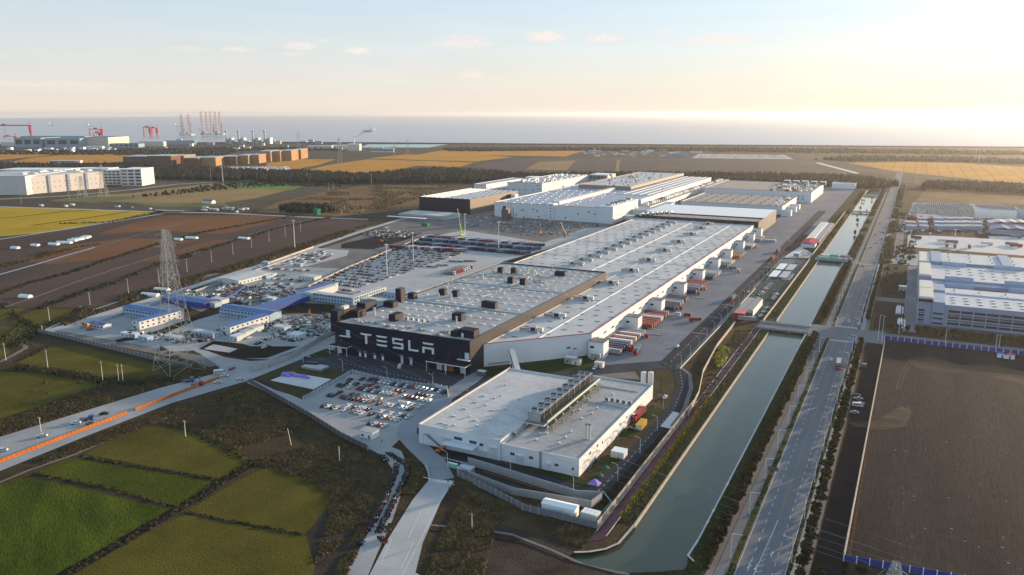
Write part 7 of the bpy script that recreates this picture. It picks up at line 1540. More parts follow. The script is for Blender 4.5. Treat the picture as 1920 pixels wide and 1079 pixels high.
# cranes and diggers in the building plot
def digger(px, py, rot, lab, m=None):
    r = thing('excavator', lab, 'excavator', (*g(px, py), .1), R(rot)); m = m or m_orange
    for s in (-1, 1): b = MB(); b.box(s*1.3-.35, s*1.3+.35, -2, 2, 0, .9, m_dsteel); b.build('track', r)
    b = MB(); b.box(-1.4, 1.4, -2, 1.4, .9, 2.4, m); b.box(-1.4, -.2, .2, 1.6, 2.4, 3.2, m_glass, m); b.build('body', r)
    b = MB(); b.tube((.3, 1.2, 2.0), (.3, 4.2, 4.8), .3, m, n=5); b.tube((.3, 4.2, 4.8), (.3, 6.6, 2.4), .24, m, n=5); b.box(-.3, .9, 6.2, 7.2, 1.4, 2.4, m_dsteel, bottom=True); b.build('arm', r)
for i, (px, py, rot) in enumerate([(942, 434, 60), (1012, 438, 0), (1084, 427, 20), (715, 454, -70), (580, 594, 40), (160, 613, 120), (168, 619, -40), (1030, 426, 90)]): digger(px, py, rot, f'orange excavator on the building ground, {ordn(i+1)} noted')
def crane(px, py, top, lean, m, lab):
    x, y = g(px, py); z = height_at(px, py, top); r = thing('mobile_crane', lab, 'crane', (x, y, .1)); b = MB(); b.box(-1.3, 1.3, -5, 5, .6, 1.8, m, bottom=True); b.box(-1.2, 1.2, 3, 5, 1.8, 3, m); b.build('carrier', r)
    b = MB(); b.tube((0, 0, 2), (lean*.45, 0, z*.45), .75, m, n=4); b.tube((lean*.45, 0, z*.45), (lean, 0, z), .4, m_dsteel, n=4); b.build('boom', r)
crane(866, 442, 392, -6, mat('lime', (.42, .55, .06)), 'lime green mobile crane raised at the trailer yard'); crane(1238, 388, 351, 3, m_dsteel, 'grey crane boom standing behind the fascia hall')
crane(1192, 407, 366, -3, m_craner, 'dark red concrete pump boom beside the main hall'); crane(1062, 445, 418, -8, m_dsteel, 'thin dark crane boom on the building ground'); crane(958, 412, 372, 0, m_craner, 'red boom over the silo tower')

# small site clutter: stacks, skips, pallets, bundles in the building camp
cm = [m_steel, m_dsteel, m_dsteel, m_panel, m_campb, m_black, m_black, m_vent, m_vent, m_cream, MATS['shed_green'], MATS['terracotta'], m_steel, m_dsteel, m_roof_b]
b = MB()
for pts, n in (([(500, 600), (628, 590), (628, 625), (540, 645), (520, 630), (470, 615)], 380), ([(420, 555), (500, 530), (560, 545), (540, 570), (470, 575)], 260), ([(300, 552), (395, 572), (440, 560), (345, 545)], 150), ([(400, 545), (440, 530), (470, 540), (430, 558)], 120), ([(230, 620), (330, 645), (400, 640), (380, 620), (300, 630)], 110), ([(850, 420), (930, 400), (1130, 425), (1060, 445), (930, 440)], 200), ([(680, 440), (720, 428), (790, 438), (760, 447), (700, 447)], 220)):
    P = G(pts); lo = (min(q[0] for q in P), min(q[1] for q in P)); hi = (max(q[0] for q in P), max(q[1] for q in P)); k = 0
    while k < n:
        x, y = rnd.uniform(lo[0], hi[0]), rnd.uniform(lo[1], hi[1])
        if inside((x, y), P): b.obox(x, y, .1, rnd.uniform(.8, 4.5), rnd.uniform(.6, 2.2), rnd.uniform(.3, 1.9), rnd.uniform(0, 3.1), rnd.choice(cm)); k += 1
b.build('site_clutter', label='stacks, pallets and building materials strewn over the camp', cat='building materials', kind='stuff')

TMR = mat('machine_red', (.40, .03, .04))
b = MB()
for i in range(260):
    px = rnd.uniform(1698, 1960); x, y = g(px, 409+(px-1698)*.035+rnd.uniform(-2.5, 2.5)); b.obox(x, y, .1, rnd.uniform(2, 5), 2, rnd.uniform(1, 2.6), rnd.uniform(0, 3), rnd.choice((TMR, TMR, TMR, m_dsteel, m_white, m_blue, m_steel)))
for i in range(200):
    px = rnd.uniform(1690, 1960); x, y = g(px, rnd.uniform(418, 440)); b.obox(x, y, .1, rnd.uniform(1.5, 4), 2, rnd.uniform(1, 2.2), rnd.uniform(0, 3), rnd.choice((m_dsteel, m_white, m_steel, m_vent, m_black)))
b.build('stored_machines', label='small red and grey machines packed beside the far depot', cat='machines', kind='stuff')
for i, (px, py) in enumerate([(96, 235), (170, 237), (332, 237)]):
    x, y = g(px, py); r = thing('ship', f'small pale ship far out on the sea, {ordn(i+1)} from the left', 'ship', (x, y, -3), YAW); b = MB(); b.prism([(-40, -7), (30, -7), (45, 0), (30, 7), (-40, 7)], 0, 12, m_white); b.build('hull', r); b = MB(); b.box(-38, -22, -6, 6, 12, 30, m_white); b.build('bridge', r)
# ================================================================ LAMPS, POLES, PYLONS
def arm_lamp(h=9.5, arm=2.6, side=1):
    r = thing('street_lamp', '', 'street lamp'); b = MB(); b.tube((0, 0, 0), (0, 0, h), .13, m_white, .08, n=6); b.box(-.2, .2, -.2, .2, 0, .5, m_steel); b.build('pole', r)
    b = MB(); b.tube((-.4*side, 0, h-.15), (arm*side, 0, h+.25), .07, m_white, n=5); b.build('arm', r)
    b = MB(); b.box(min(arm*side, (arm+.9)*side), max(arm*side, (arm+.9)*side), -.18, .18, h+.15, h+.32, m_steel, bottom=True); b.build('lamp_head', r); return r
la = arm_lamp(); kids_of(la); lb = arm_lamp(side=-1); kids_of(lb); used = [0, 0]
def place(src, idx, x, y, lab, grp, rz=0, z=0):
    o = src if used[idx] == 0 else copy_tree(src); used[idx] = 1; o.location = (x, y, z); o.rotation_euler = (0, 0, rz); tag(o, lab, None, grp)
for i in range(24):
    y = 221+34*i
    if 560 < y < 600: y = 606
    place(la, 0, -43.8, y, f'white street lamp on the west verge of the avenue, {ordn(i+1)} from the bottom', 'lamps along the avenue', z=.2)
    place(lb, 1, -24.7, y+6, f'white street lamp on the east verge of the avenue, {ordn(i+1)} from the bottom', 'lamps along the avenue', z=.2)
def curved_lamp(h=7.5):
    r = thing('street_lamp', '', 'street lamp'); b = MB(); b.tube((0, 0, 0), (0, 0, h-1), .10, m_white, .07, n=6); p = (0, 0, h-1)
    for k in range(1, 5): a = k*R(20); q = (-1.6*(1-math.cos(a))*1.6, 0, h-1+1.2*math.sin(a)); b.tube(p, q, .06, m_white, n=5); p = q
    b.build('pole', r); b = MB(); b.box(p[0]-.8, p[0], -.15, .15, p[2]-.08, p[2]+.06, m_steel, bottom=True); b.build('lamp_head', r); return r
lc = curved_lamp(); kids_of(lc); used.append(0)
k = 0
for x, y in [(-115.2, 458+i*22) for i in range(18)]+[g(px, py) for px, py in ((1243, 758+10), (1232, 808), (1200, 850), (1158, 902), (1075, 925), (957, 892), (839, 877), (569, 680), (643, 698), (726, 712), (812, 727))]:
    k += 1; place(lc, 2, x, y, f'white curved lamp on the site roads, {ordn(k)} counting from the canal side', 'curved lamps on the site roads')
# utility poles
pole_me = {}
def pole(px, pb, pt, lab, steel=False):
    x, y = g(px, pb); h = height_at(px, pb, pt); r = thing('utility_pole', lab, 'utility pole', (x, y, 0)); b = MB(); b.tube((0, 0, 0), (0, 0, h), .22 if not steel else .5, m_cream, .13 if not steel else .25, n=6); b.build('shaft', r)
    b = MB(); b.box(-1.0, 1.0, -.08, .08, h-1.0, h-.85, m_dsteel, bottom=True); b.build('crossarm', r)
    for sx in (-.9, 0, .9): b = MB(); b.tube((sx, 0, h-.85), (sx, 0, h-.5), .07, m_white); b.build('insulator', r)
for i, (px, pb, pt) in enumerate([(11, 676, 643), (90, 692, 656), (193, 716, 677), (223, 718, 682), (231, 717, 683), (348, 819, 788), (77, 811, 782), (93, 602, 576), (169, 572, 547), (241, 550, 523), (298, 529, 504), (351, 510, 485), (397, 492, 470), (437, 478, 457), (472, 465, 444), (505, 454, 434), (535, 444, 424), (564, 435, 416), (79, 620, 610), (885, 990, 962), (40, 382, 368), (130, 373, 350), (420, 352, 318), (396, 340, 315), (697, 348, 316), (640, 402, 386), (646, 396, 382), (681, 398, 384), (617, 360, 342), (625, 355, 341), (1064, 290, 266)]):
    pole(px, pb, pt, f'slender utility pole standing in the fields, {ordn(i+1)} noted from the near left')
x, y = g(546, 835); o = thing('utility_pole', 'pale pole leaning over the brown weeds', 'utility pole', (x, y, 0)); o = MB().tube((0, 0, 0), (-1.6, 0, 8), .18, m_cream, .12).build('shaft', o)
x, y = g(637, 868); o = thing('utility_pole', 'fallen-looking slanted pole beside the pale mud', 'utility pole', (x, y, 0)); MB().tube((0, 0, 0), (-2.6, 3.0, 6.0), .2, m_cream, .14).build('shaft', o)
for i, (px, pb, pt) in enumerate([(553, 466, 414), (726, 519, 459), (775, 491, 437), (872, 445, 402), (935, 470, 417), (796, 392, 365), (418, 341, 293), (1718, 428, 390), (1790, 449, 431), (1636+70, 455, 433), (1717, 350, 327), (1835, 306, 283)]):
    x, y = g(px, pb); h = height_at(px, pb, pt); r = thing('light_mast', f'tall floodlight mast over yards and fields, {ordn(i+1)} from the near left', 'light mast', (x, y, 0)); b = MB(); b.tube((0, 0, 0), (0, 0, h), .42, m_white, .22, n=6); b.build('shaft', r)
    b = MB(); b.box(-1.6, 1.6, -.3, .3, h-.4, h+.3, m_white, bottom=True); b.box(-.3, .3, -1.6, 1.6, h-.4, h+.3, m_white, bottom=True); b.build('lamp_ring', r)
for i, (px, pb, pt) in enumerate([(1653, 643, 592), (1646, 640, 590), (1772, 645, 617), (1867, 652, 627), (1868+5, 652, 627), (1677, 482, 450), (1685, 627, 600)]):
    x, y = g(px, pb); h = height_at(px, pb, pt); r = thing('street_pole', f'pale pole beside the street of the grey works, {ordn(i+1)} from the avenue', 'pole', (x, y, 0)); MB().tube((0, 0, 0), (0, 0, h), .16, m_white, .1).build('shaft', r); b = MB(); b.box(-.1, 1.6, -.08, .08, h-.4, h-.28, m_white, bottom=True); b.build('arm', r)
m_lat = mat('galvanised_steel', (.33, .35, .33), var=.06, rough=.6)
def pylon(x, y, H_, w0, rz, lab, arms=((.70, 8), (.80, 9.5), (.90, 8)), th=.085, sec=13, single=True):
    r = thing('pylon', lab, 'pylon', (x, y, 0), rz); b = MB()
    def wd(t): return (w0*(1-t)**1.35+1.0) if t < .66 else max(.9, (w0*(1-.66)**1.35+1.0)*(1-(t-.66)*1.7))
    lv = [1-(1-i/sec)**1.15 for i in range(sec+1)]
    C4 = ((-1, -1), (1, -1), (1, 1), (-1, 1))
    for a, c in zip(lv, lv[1:]):
        wa, wc = wd(a), wd(c); za, zc = a*H_, c*H_
        for i in range(4):
            p, q = C4[i], C4[(i+1) % 4]
            b.bar((p[0]*wa, p[1]*wa, za), (p[0]*wc, p[1]*wc, zc), th*1.5, m_lat)
            b.bar((p[0]*wa, p[1]*wa, za), (q[0]*wc, q[1]*wc, zc), th*.8, m_lat); b.bar((q[0]*wa, q[1]*wa, za), (p[0]*wc, p[1]*wc, zc), th*.8, m_lat)
            b.bar((p[0]*wc, p[1]*wc, zc), (q[0]*wc, q[1]*wc, zc), th*.7, m_lat)
            if wa-wc > 1.2:
                m_ = ((p[0]*wa+p[0]*wc)/2, (p[1]*wa+p[1]*wc)/2, (za+zc)/2); cpt = ((p[0]+q[0])*(wa+wc)/4, (p[1]+q[1])*(wa+wc)/4, (za+zc)/2); b.bar(m_, cpt, th*.5, m_lat)
    b.build('lattice', r)
    for t, ln in arms:
        for s in (-1, 1):
            b = MB(); z = t*H_; w1 = wd(t); tip = (s*(w1+ln), 0, z+.5)
            for sy in (-1, 1): b.bar((s*w1, sy*w1, z), tip, th*.8, m_lat); b.bar((s*w1, sy*w1, z+2.6), tip, th*.8, m_lat)
            for k in (.33, .66): b.bar((s*(w1+ln*k), -w1*(1-k), z+.2*k), (s*(w1+ln*k), w1*(1-k), z+.2*k), th*.5, m_lat); b.bar((s*(w1+ln*k), 0, z+.2*k), (s*(w1+ln*k), 0, z+2.6-2.2*k), th*.5, m_lat)
            b.build('crossarm', r); b = MB(); b.tube((tip[0], tip[1], z+.4), (tip[0], tip[1], z-2.2), .14, mat('insulator_green', (.10, .22, .22))); b.build('insulator', r)
    return r
px_ = (-380.5, 316.0)
pylon(px_[0], px_[1], 84, 9.9, R(-15), 'tall lattice pylon standing before the construction camp', th=.115, sec=12)
x, y = g(316, 543); pylon(x, y, height_at(308, 543, 430), 4.6, R(10), 'second lattice pylon behind the tall one across the blue roofs', th=.07, sec=9)
x, y = g(1672, 1140); pylon(x, y, 15.5, 4.0, R(20), 'top of a lattice pylon rising at the bottom right edge', arms=((.60, 4),), th=.09, sec=8)
for i, (px, pb, pt) in enumerate([(195, 369, 309), (155, 370, 330), (638, 318, 257), (738, 300, 268), (1021, 300, 270)][:3]+[(765, 293, 262), (560, 280, 248), (740, 305, 268)]):
    x, y = g(px, pb); pylon(x, y, height_at(px, pb, pt), 6, R(30), f'distant thin lattice pylon on the plain, {ordn(i+1)} from the near left', th=.17, sec=6)
# wires: sagging lines in front
m_wire = mat('wire', (.22, .24, .25), rough=.5)
def wire(p, q, sag, lab, r=.035):
    b = MB(); p, q = Vector(p), Vector(q); prev = p
    for i in range(1, 15):
        t = i/14; c = p.lerp(q, t); c.z -= sag*4*t*(1-t); b.tube(prev, c, r, m_wire, n=3, caps=False); prev = c
    b.build('power_line', label=lab, cat='power line', group='wires between the pylons')
bx_, by_ = g(1672, 1140)
for i, (dx, z0_, z1_) in enumerate([(-10, 60, 13), (10, 60, 13), (-11, 68, 15), (11, 68, 15), (-9, 76, 20), (9, 76, 20)]):
    wire((px_[0]+dx*.9, px_[1]+dx*.35, z0_), (bx_+dx*.6, by_+dx*.3, z1_), 10, f'thin sagging power line running to the bottom right, {ordn(i+1)}')
# signals & gantry signs on the crossing
for i, (x, y) in enumerate([(-42.5, 603), (-24.2, 557), (-24.5, 604)]):
    r = thing('traffic_light', f'traffic light mast at the crossing, {ordn(i+1)}', 'traffic light', (x, y, 0)); MB().tube((0, 0, 0), (0, 0, 6), .12, m_white).build('pole', r); s = 1 if x < -33 else -1
    MB().tube((0, 0, 5.8), (s*4, 0, 6), .08, m_white).build('arm', r); b = MB(); b.box(s*4-.2, s*4+.2, -.2, .2, 5.3, 6.4, m_black, bottom=True); b.build('signal_head', r)
r = thing('road_sign', 'grey gantry sign beside the avenue on its west side', 'road sign', (*g(1437, 900), 0)); MB().tube((0, 0, 0), (0, 0, 6), .15, m_steel).build('post', r); b = MB(); b.box(.2, 4.4, -.06, .06, 4.6, 6.2, m_dsteel, bottom=True); b.build('board', r)
# gate: boom barriers with orange base
r = thing('gate_barrier', 'white and orange boom barrier across the gate road', 'barrier', (*g(822, 906), 0)); b = MB(); b.box(-7.0, 7.0, -.08, .08, .9, 1.1, m_white, bottom=True); b.build('boom', r)
for sx in (-7.2, 7.2): b = MB(); b.box(sx-.3, sx+.3, -.3, .3, 0, 1.3, m_orange); b.build('post', r)
# ================================================================ PEOPLE
def person_mesh(name, top, leg, stride=.18, arm=.25):
    me = bpy.data.meshes.new('sk'); V = [(0, 0, .95), (0, .0, 1.18), (0, .01, 1.42), (0, .02, 1.52), (0, .03, 1.66), (.09, 0, .9), (.11, stride, .5), (.11, stride-.06, .08), (.11, stride+.08, .04), (-.09, 0, .9), (-.11, -stride*.6, .5), (-.11, -stride*1.6, .1), (-.11, -stride*1.6+.14, .05),
         (.19, 0, 1.40), (.24, -arm*.4, 1.12), (.25, arm*.3, .88), (-.19, 0, 1.40), (-.24, arm*.4, 1.12), (-.25, arm*1.2, .92)]
    E_ = [(0, 1), (1, 2), (2, 3), (3, 4), (0, 5), (5, 6), (6, 7), (7, 8), (0, 9), (9, 10), (10, 11), (11, 12), (2, 13), (13, 14), (14, 15), (2, 16), (16, 17), (17, 18)]
    me.from_pydata(V, E_, []); o = bpy.data.objects.new('sk', me); COL.objects.link(o); md = o.modifiers.new('s', 'SKIN'); RR = [.13, .13, .13, .055, .105, .09, .065, .045, .04, .09, .065, .045, .04, .06, .045, .035, .06, .045, .035]
    for i, v in enumerate(me.skin_vertices[0].data): v.radius = (RR[i],)*2; v.use_root = (i == 0)
    dg = bpy.context.evaluated_depsgraph_get(); ev = o.evaluated_get(dg); m2 = bpy.data.meshes.new_from_object(ev); bpy.data.objects.remove(o)
    m2.name = name; m2.materials.clear(); skin = mat('skin', (.42, .27, .20)); hair = mat('hair', (.02, .017, .015))
    for m in (top, leg, skin, hair): m2.materials.append(m)
    for p in m2.polygons: z = p.center.z; p.material_index = 0 if .95 < z < 1.47 and not (abs(p.center.x) > .2 and z < .97) else (1 if z < .95 and abs(p.center.x) < .2 else (3 if z > 1.68 else 2)); 
    return m2
m_hv = mat('hi_vis', (.45, .65, .05)); m_dc = mat('dark_clothes', (.03, .035, .05)); m_orv = mat('orange_vest', (.65, .18, .04))
PM = [person_mesh('person', m_hv, m_dc), person_mesh('person', m_dc, m_dc, .1), person_mesh('person', m_orv, m_dc, .12), person_mesh('person', mat('red_coat', (.4, .04, .04)), m_dc, .05)]
for px, py, k, rz, lab in [(850, 915, 0, 20, 'guard in yellow-green vest at the roadside by the gate'), (840, 907, 1, 0, 'person in dark clothes under the gate barrier'), (842, 920, 1, 150, 'person in dark clothes walking below the gate'), (846, 922, 1, 60, 'second dark figure walking below the gate'), (1159, 861, 0, 80, 'worker in green vest on the lane by the small hall'), (1234, 757, 2, 0, 'worker in orange vest behind the small hall'), (1229, 770, 2, 90, 'worker in orange vest beside the lorries'), (506, 690, 1, 30, 'person standing at the lawn corner by the site road'), (441, 692, 1, 0, 'person standing by the dark red car'), (374, 712, 0, 0, 'worker in yellow vest beside the barriers'), (805, 705, 0, 0, 'worker in yellow vest crossing to the dark hall'), (812, 705, 0, 40, 'second yellow-vested worker crossing to the dark hall'), (1248, 678, 1, 0, 'person crossing by the zebra stripes'), (1253, 679, 1, 90, 'second person crossing by the zebra stripes'), (1140, 690, 1, 0, 'person on the footway below the first stair block'), (737, 703, 1, 0, 'person by the corner of the staff lot'), (1311, 602, 1, 0, 'dark figure on the truck apron'), (716, 830, 3, 0, 'person in red coat near the gate house'), (855, 900, 1, 0, 'person waiting beside the guard kiosk')]:
    x, y = g(px, py); add(PM[k], 'person', None, lab, 'person', None, None, (x, y, .13), R(rz))
# ================================================================ SCOOTERS along the narrow path
def scooter(col):
    b = MB(); m = PA[col]
    for y in (-.62, .62): b.tube((-.05, y, .25), (.05, y, .25), .25, m_tyre, n=8)
    b.box(-.16, .16, -.75, -.05, .35, .75, m); b.box(-.14, .14, -.7, 0, .75, .85, m_black); b.box(-.15, .15, -.05, .35, .25, .33, m_black, bottom=True)
    b.box(-.2, .2, .35, .5, .3, .95, m); b.tube((-.32, .42, 1.0), (.32, .42, 1.0), .035, m_black, n=4); b.box(-.15, .15, -.95, -.7, .75, 1.0, m_black, bottom=True); return b.mesh('scooter')
SCM = {c: scooter(c) for c in ('black', 'white', 'red', 'blue', 'grey', 'orange')}
def scooters(pts, n, side, lab):
    P = G(pts); seg = [math.dist(a, b_) for a, b_ in zip(P, P[1:])]; T = sum(seg)
    for i in range(n):
        d_ = T*(i+rnd.uniform(-.3, .3))/n; d_ = min(max(d_, 0), T-.01); j = 0
        while d_ > seg[j]: d_ -= seg[j]; j += 1
        t = d_/seg[j]; a, b_ = P[j], P[j+1]; dx, dy = (b_[0]-a[0])/seg[j], (b_[1]-a[1])/seg[j]; off = rnd.uniform(-.5, .5)
        c = rnd.choice(('black', 'black', 'black', 'grey', 'blue', 'red', 'white', 'black', 'orange')); 
        add(SCM[c], 'scooter', None, f'{c} scooter, {ordn(i+1)} from the top in the {lab} row along the narrow path', 'scooter', 'scooters parked along the narrow path', None, (a[0]+(b_[0]-a[0])*t-dy*off, a[1]+(b_[1]-a[1])*t+dx*off, .12), math.atan2(dy, dx)+rnd.uniform(-.4, .4)).scale = (1.25,)*3
scooters([(744, 873), (742, 888), (735, 905), (722, 940), (708, 965), (695, 990), (685, 1002)], 75, 0, 'left')
scooters([(728, 852), (745, 862), (762, 873), (765, 885), (757, 905), (748, 925), (735, 950), (722, 975), (715, 990), (709, 1003)], 95, 0, 'right')
scooters([(712, 1010), (725, 1022)], 7, 0, 'lower right'); scooters([(678, 1017), (672, 1025)], 5, 0, 'lower left'); scooters([(716, 856), (727, 868)], 8, 0, 'upper left')
# ================================================================ VEGETATION
rs = np.random.RandomState(5)
LEAF = [mat('leaf_dark', (.016, .022, .010), var=.2, scale=.5), mat('leaf_mid', (.030, .040, .015), var=.2, scale=.5), mat('leaf_olive', (.050, .055, .018), var=.2, scale=.5), mat('leaf_brown', (.060, .045, .022), var=.2, scale=.5)]
LEAF_Y = [mat('leaf_yellow', (.36, .27, .035), var=.15, scale=.5), mat('leaf_yellow2', (.22, .18, .03), var=.15, scale=.5), mat('leaf_yellow3', (.09, .09, .025), var=.15, scale=.5)]
m_bark = mat('bark', (.07, .055, .045), var=.15, scale=1.5)
def np_mesh(name, V, F, M, mats):
    me = bpy.data.meshes.new(name); nv, nf, k = len(V), len(F), F.shape[1]
    me.vertices.add(nv); me.vertices.foreach_set('co', V.astype(np.float32).ravel()); me.loops.add(nf*k); me.loops.foreach_set('vertex_index', F.astype(np.int32).ravel())
    me.polygons.add(nf); me.polygons.foreach_set('loop_start', np.arange(0, nf*k, k, dtype=np.int32))
    for m in mats: me.materials.append(m)
    me.polygons.foreach_set('material_index', M.astype(np.int32)); me.update(calc_edges=True); me.validate(); return me
def crown(rx, rz, n, leaf, mats, seed, squash=1.0, wts=None):
    r = np.random.RandomState(seed); nc = 9; cc = r.normal(size=(nc, 3)); cc /= np.linalg.norm(cc, axis=1)[:, None]; cc *= np.array([rx, rx, rz])*.62*r.uniform(.6, 1.1, (nc, 1))
    which = r.randint(0, nc, n); d = r.normal(size=(n, 3)); d /= np.linalg.norm(d, axis=1)[:, None]; P = cc[which]+d*np.array([rx, rx, rz])*.46*r.uniform(.45, 1.05, (n, 1))
    a = r.normal(size=(n, 3)); a /= np.linalg.norm(a, axis=1)[:, None]; b = np.cross(a, r.normal(size=(n, 3))); b /= np.linalg.norm(b, axis=1)[:, None]; s = leaf*r.uniform(.6, 1.3, (n, 1))
    V = np.stack([P-a*s-b*s*.6, P+a*s-b*s*.6, P+b*s*1.1], 1).reshape(-1, 3); F = np.arange(3*n).reshape(-1, 3)
    p = wts or [1/len(mats)]*len(mats); cm_ = r.choice(len(mats), nc, p=p); M = np.where(r.rand(n) < .7, cm_[which], r.choice(len(mats), n, p=p))
    return V, F, M
CR = [np_mesh('crown', *crown(2.3, 2.0, 420, .42, LEAF, 10+i), LEAF) for i in range(5)]
CRS = [np_mesh('crown', *crown(1.6, 1.5, 240, .36, LEAF, 30+i), LEAF) for i in range(3)]
CRY = [np_mesh('crown', *crown(.95, 1.5, 130, .26, LEAF_Y, 40+i), LEAF_Y) for i in range(3)]
TRK = MB(); TRK.tube((0, 0, 0), (0, 0, 2.6), .16, m_bark, .10, n=6)
for a in (0, 2.1, 4.2): TRK.tube((0, 0, 1.9), (.8*math.cos(a), .8*math.sin(a), 3.2), .07, m_bark, .03, n=4, caps=False)
TRK = TRK.mesh('trunk'); TRY = MB().tube((0, 0, 0), (0, 0, 2.2), .06, m_bark, .04, n=5).mesh('trunk')
def tree(x, y, sc, lab, grp, cr=None, trk=None, h=3.5, name='street_tree', z=.1):
    r = thing(name, lab, 'tree', (x, y, z), rnd.uniform(0, 6.28), grp); add(trk or TRK, 'trunk', r); add(rnd.choice(cr or CR), 'crown', r, loc=(0, 0, h)); r.scale = (sc, sc, sc*rnd.uniform(.9, 1.15)); return r
k = 0; y = 246
while y < 555: k += 1; tree(-20.9+(0 if y < 600 else .3), y, rnd.uniform(.95, 1.2), f'round-crowned tree east of the avenue before the crossing, {ordn(k)} from the bottom', 'trees east of the avenue'); y += rnd.uniform(5.6, 6.8)
k = 0; y = 620
while y < 860: k += 1; tree(-20.5, y, rnd.uniform(.8, 1.0), f'tree east of the avenue beyond the crossing, {ordn(k)} from the crossing', 'trees east of the avenue'); y += rnd.uniform(6.5, 8)
k = 0; y = 250
while y < 556: k += 1; tree(-49.6+rnd.uniform(-.5, .5), y, rnd.uniform(.85, 1.25), f'dark tree in the dense row west of the avenue, {ordn(k)} from the bottom', 'dense tree row west of the avenue'); y += rnd.uniform(3.8, 5.2)
k = 0; y = 612
while y < 862: k += 1; tree(-49.6+rnd.uniform(-.5, .5), y, rnd.uniform(.85, 1.2), f'dark tree west of the avenue beyond the crossing, {ordn(k)} from the crossing', 'dense tree row west of the avenue'); y += rnd.uniform(4.2, 5.6)
for i in range(16): tree(-5+i*5.6, 604+rnd.uniform(-2, 2), rnd.uniform(.9, 1.25), f'round tree along the street of the grey works, {ordn(i+1)} from the avenue', 'trees before the grey works')
for i in range(10): tree(g(1672+i*24, 658+i*3)[0], 597, rnd.uniform(.6, .8), f'small tree behind the blue hoarding, {ordn(i+1)} from the avenue', 'small trees behind the blue hoarding', cr=CRS)
y = 263; k = 0
while y < 402: k += 1; tree(-85.4+rnd.uniform(-.25, .25), y, rnd.uniform(1.0, 1.3), f'thin yellowing sapling beside the purple path, {ordn(k)} from the bay', 'saplings beside the purple path', cr=CRY, trk=TRY, h=2.6, name='sapling'); y += rnd.uniform(2.3, 3.2)
for i, (px, py, s) in enumerate([(1605, 1066, .9)]): pass
for i, (px, py, s, m_) in enumerate([(1537, 1080, 1.2, 1), (1615, 1072, .9, 0), (1584, 1071, .9, 1)]): tree(*g(px, py), s, ('olive bush' if m_ else 'dark bush')+f' by the bottom end of the blue hoarding, {ordn(i+1)}', None, h=1.6, name='bush', cr=CR if not m_ else CRS)
# ---- scattered small plants: low cones of leaves in one mesh
def rand_in(poly, n):
    P = np.array(poly); lo, hi = P.min(0), P.max(0); out = np.zeros((0, 2))
    while len(out) < n:
        q = rs.uniform(lo, hi, (n*2, 2)); c = np.zeros(len(q), bool); j = len(P)-1
        for i in range(len(P)):
            xi, yi = P[i]; xj, yj = P[j]
            if yi != yj: c ^= ((yi > q[:, 1]) != (yj > q[:, 1])) & (q[:, 0] < (xj-xi)*(q[:, 1]-yi)/(yj-yi)+xi)
            j = i
        out = np.vstack([out, q[c]])
        if not c.any(): break
    return out[:n]
def patchy(q, keep, sc=.05, seed=0):
    r = np.random.RandomState(seed); v = np.zeros(len(q))
    for k in range(7): w_ = r.normal(size=2)*sc*(1+k*.6); v += np.sin(q@w_+r.uniform(0, 6.28))/(1+k*.25)
    th = np.quantile(v, 1-keep); return q[v > th]
def tufts(name, label, P, h0, h1, wr, mats, seed=0, z=.05, probs=None, cat=None):
    r = np.random.RandomState(seed); n = len(P); h = r.uniform(h0, h1, n); w_ = h*wr*r.uniform(.7, 1.3, n); a0 = r.uniform(0, 6.28, n); V = np.zeros((n, 5, 3))
    for k in range(4): a = a0+k*math.pi/2; V[:, k, 0] = P[:, 0]+np.cos(a)*w_*r.uniform(.6, 1.2, n); V[:, k, 1] = P[:, 1]+np.sin(a)*w_*r.uniform(.6, 1.2, n); V[:, k, 2] = z
    V[:, 4, 0] = P[:, 0]+r.uniform(-.3, .3, n)*w_; V[:, 4, 1] = P[:, 1]+r.uniform(-.3, .3, n)*w_; V[:, 4, 2] = z+h
    b = np.arange(n)[:, None]*5; F = np.concatenate([b+np.array([[k, (k+1) % 4, 4]]) for k in range(4)], 0); M = np.tile(r.choice(len(mats), n, p=probs), 4)
    return add(np_mesh(name, V.reshape(-1, 3), F, M, mats), name, None, label, cat or name, kind='stuff')
W_ = [mat('weed_brown', (.082, .056, .030), var=.2), mat('weed_dark', (.045, .036, .019), var=.2), mat('weed_olive', (.075, .066, .020), var=.2), mat('weed_rust', (.105, .055, .024), var=.2), mat('weed_straw', (.14, .10, .055), var=.2)]
pw_ = [.34, .26, .22, .12, .06]
def region(pts, n): return rand_in(G(pts), n)
weeds = np.vstack([region([(345, 805), (300, 795), (455, 722), (520, 755), (640, 830), (715, 870), (725, 905), (690, 960), (650, 1010), (590, 1060), (620, 950), (615, 925), (505, 872), (440, 842)], 24000),
    region([(-200, 870), (0, 790), (190, 722), (310, 705), (405, 688), (405, 700), (300, 726), (150, 772), (0, 818), (-200, 885)], 9000), region([(-200, 985), (0, 888), (170, 820), (330, 762), (455, 725), (300, 790), (140, 850), (0, 902), (-200, 1000)], 7000),
    region([(790, 1100), (820, 1020), (850, 960), (880, 915), (1000, 965), (1120, 1000), (1090, 1028), (1000, 1000), (930, 990), (900, 1100)], 9000), region([(860, 905), (960, 930), (1050, 955), (1100, 965), (1040, 965), (930, 925), (880, 900)], 1500),
    region([(690, 960), (640, 1050), (620, 1100), (645, 1100), (655, 1070), (685, 1010)], 2000), region([(762, 905), (788, 902), (772, 940), (738, 990), (722, 1000), (745, 940)], 1300), region([(760, 850), (800, 880), (800, 905), (770, 880), (755, 860)], 900), region([(300, 648), (370, 690), (410, 690), (400, 700), (310, 705), (240, 715), (190, 720), (300, 700)], 3000)])
tufts('weeds', 'brown and olive weeds covering the waste ground near the roads', patchy(weeds, .72, .08, 1), .25, .95, .95, W_, 1, probs=pw_)
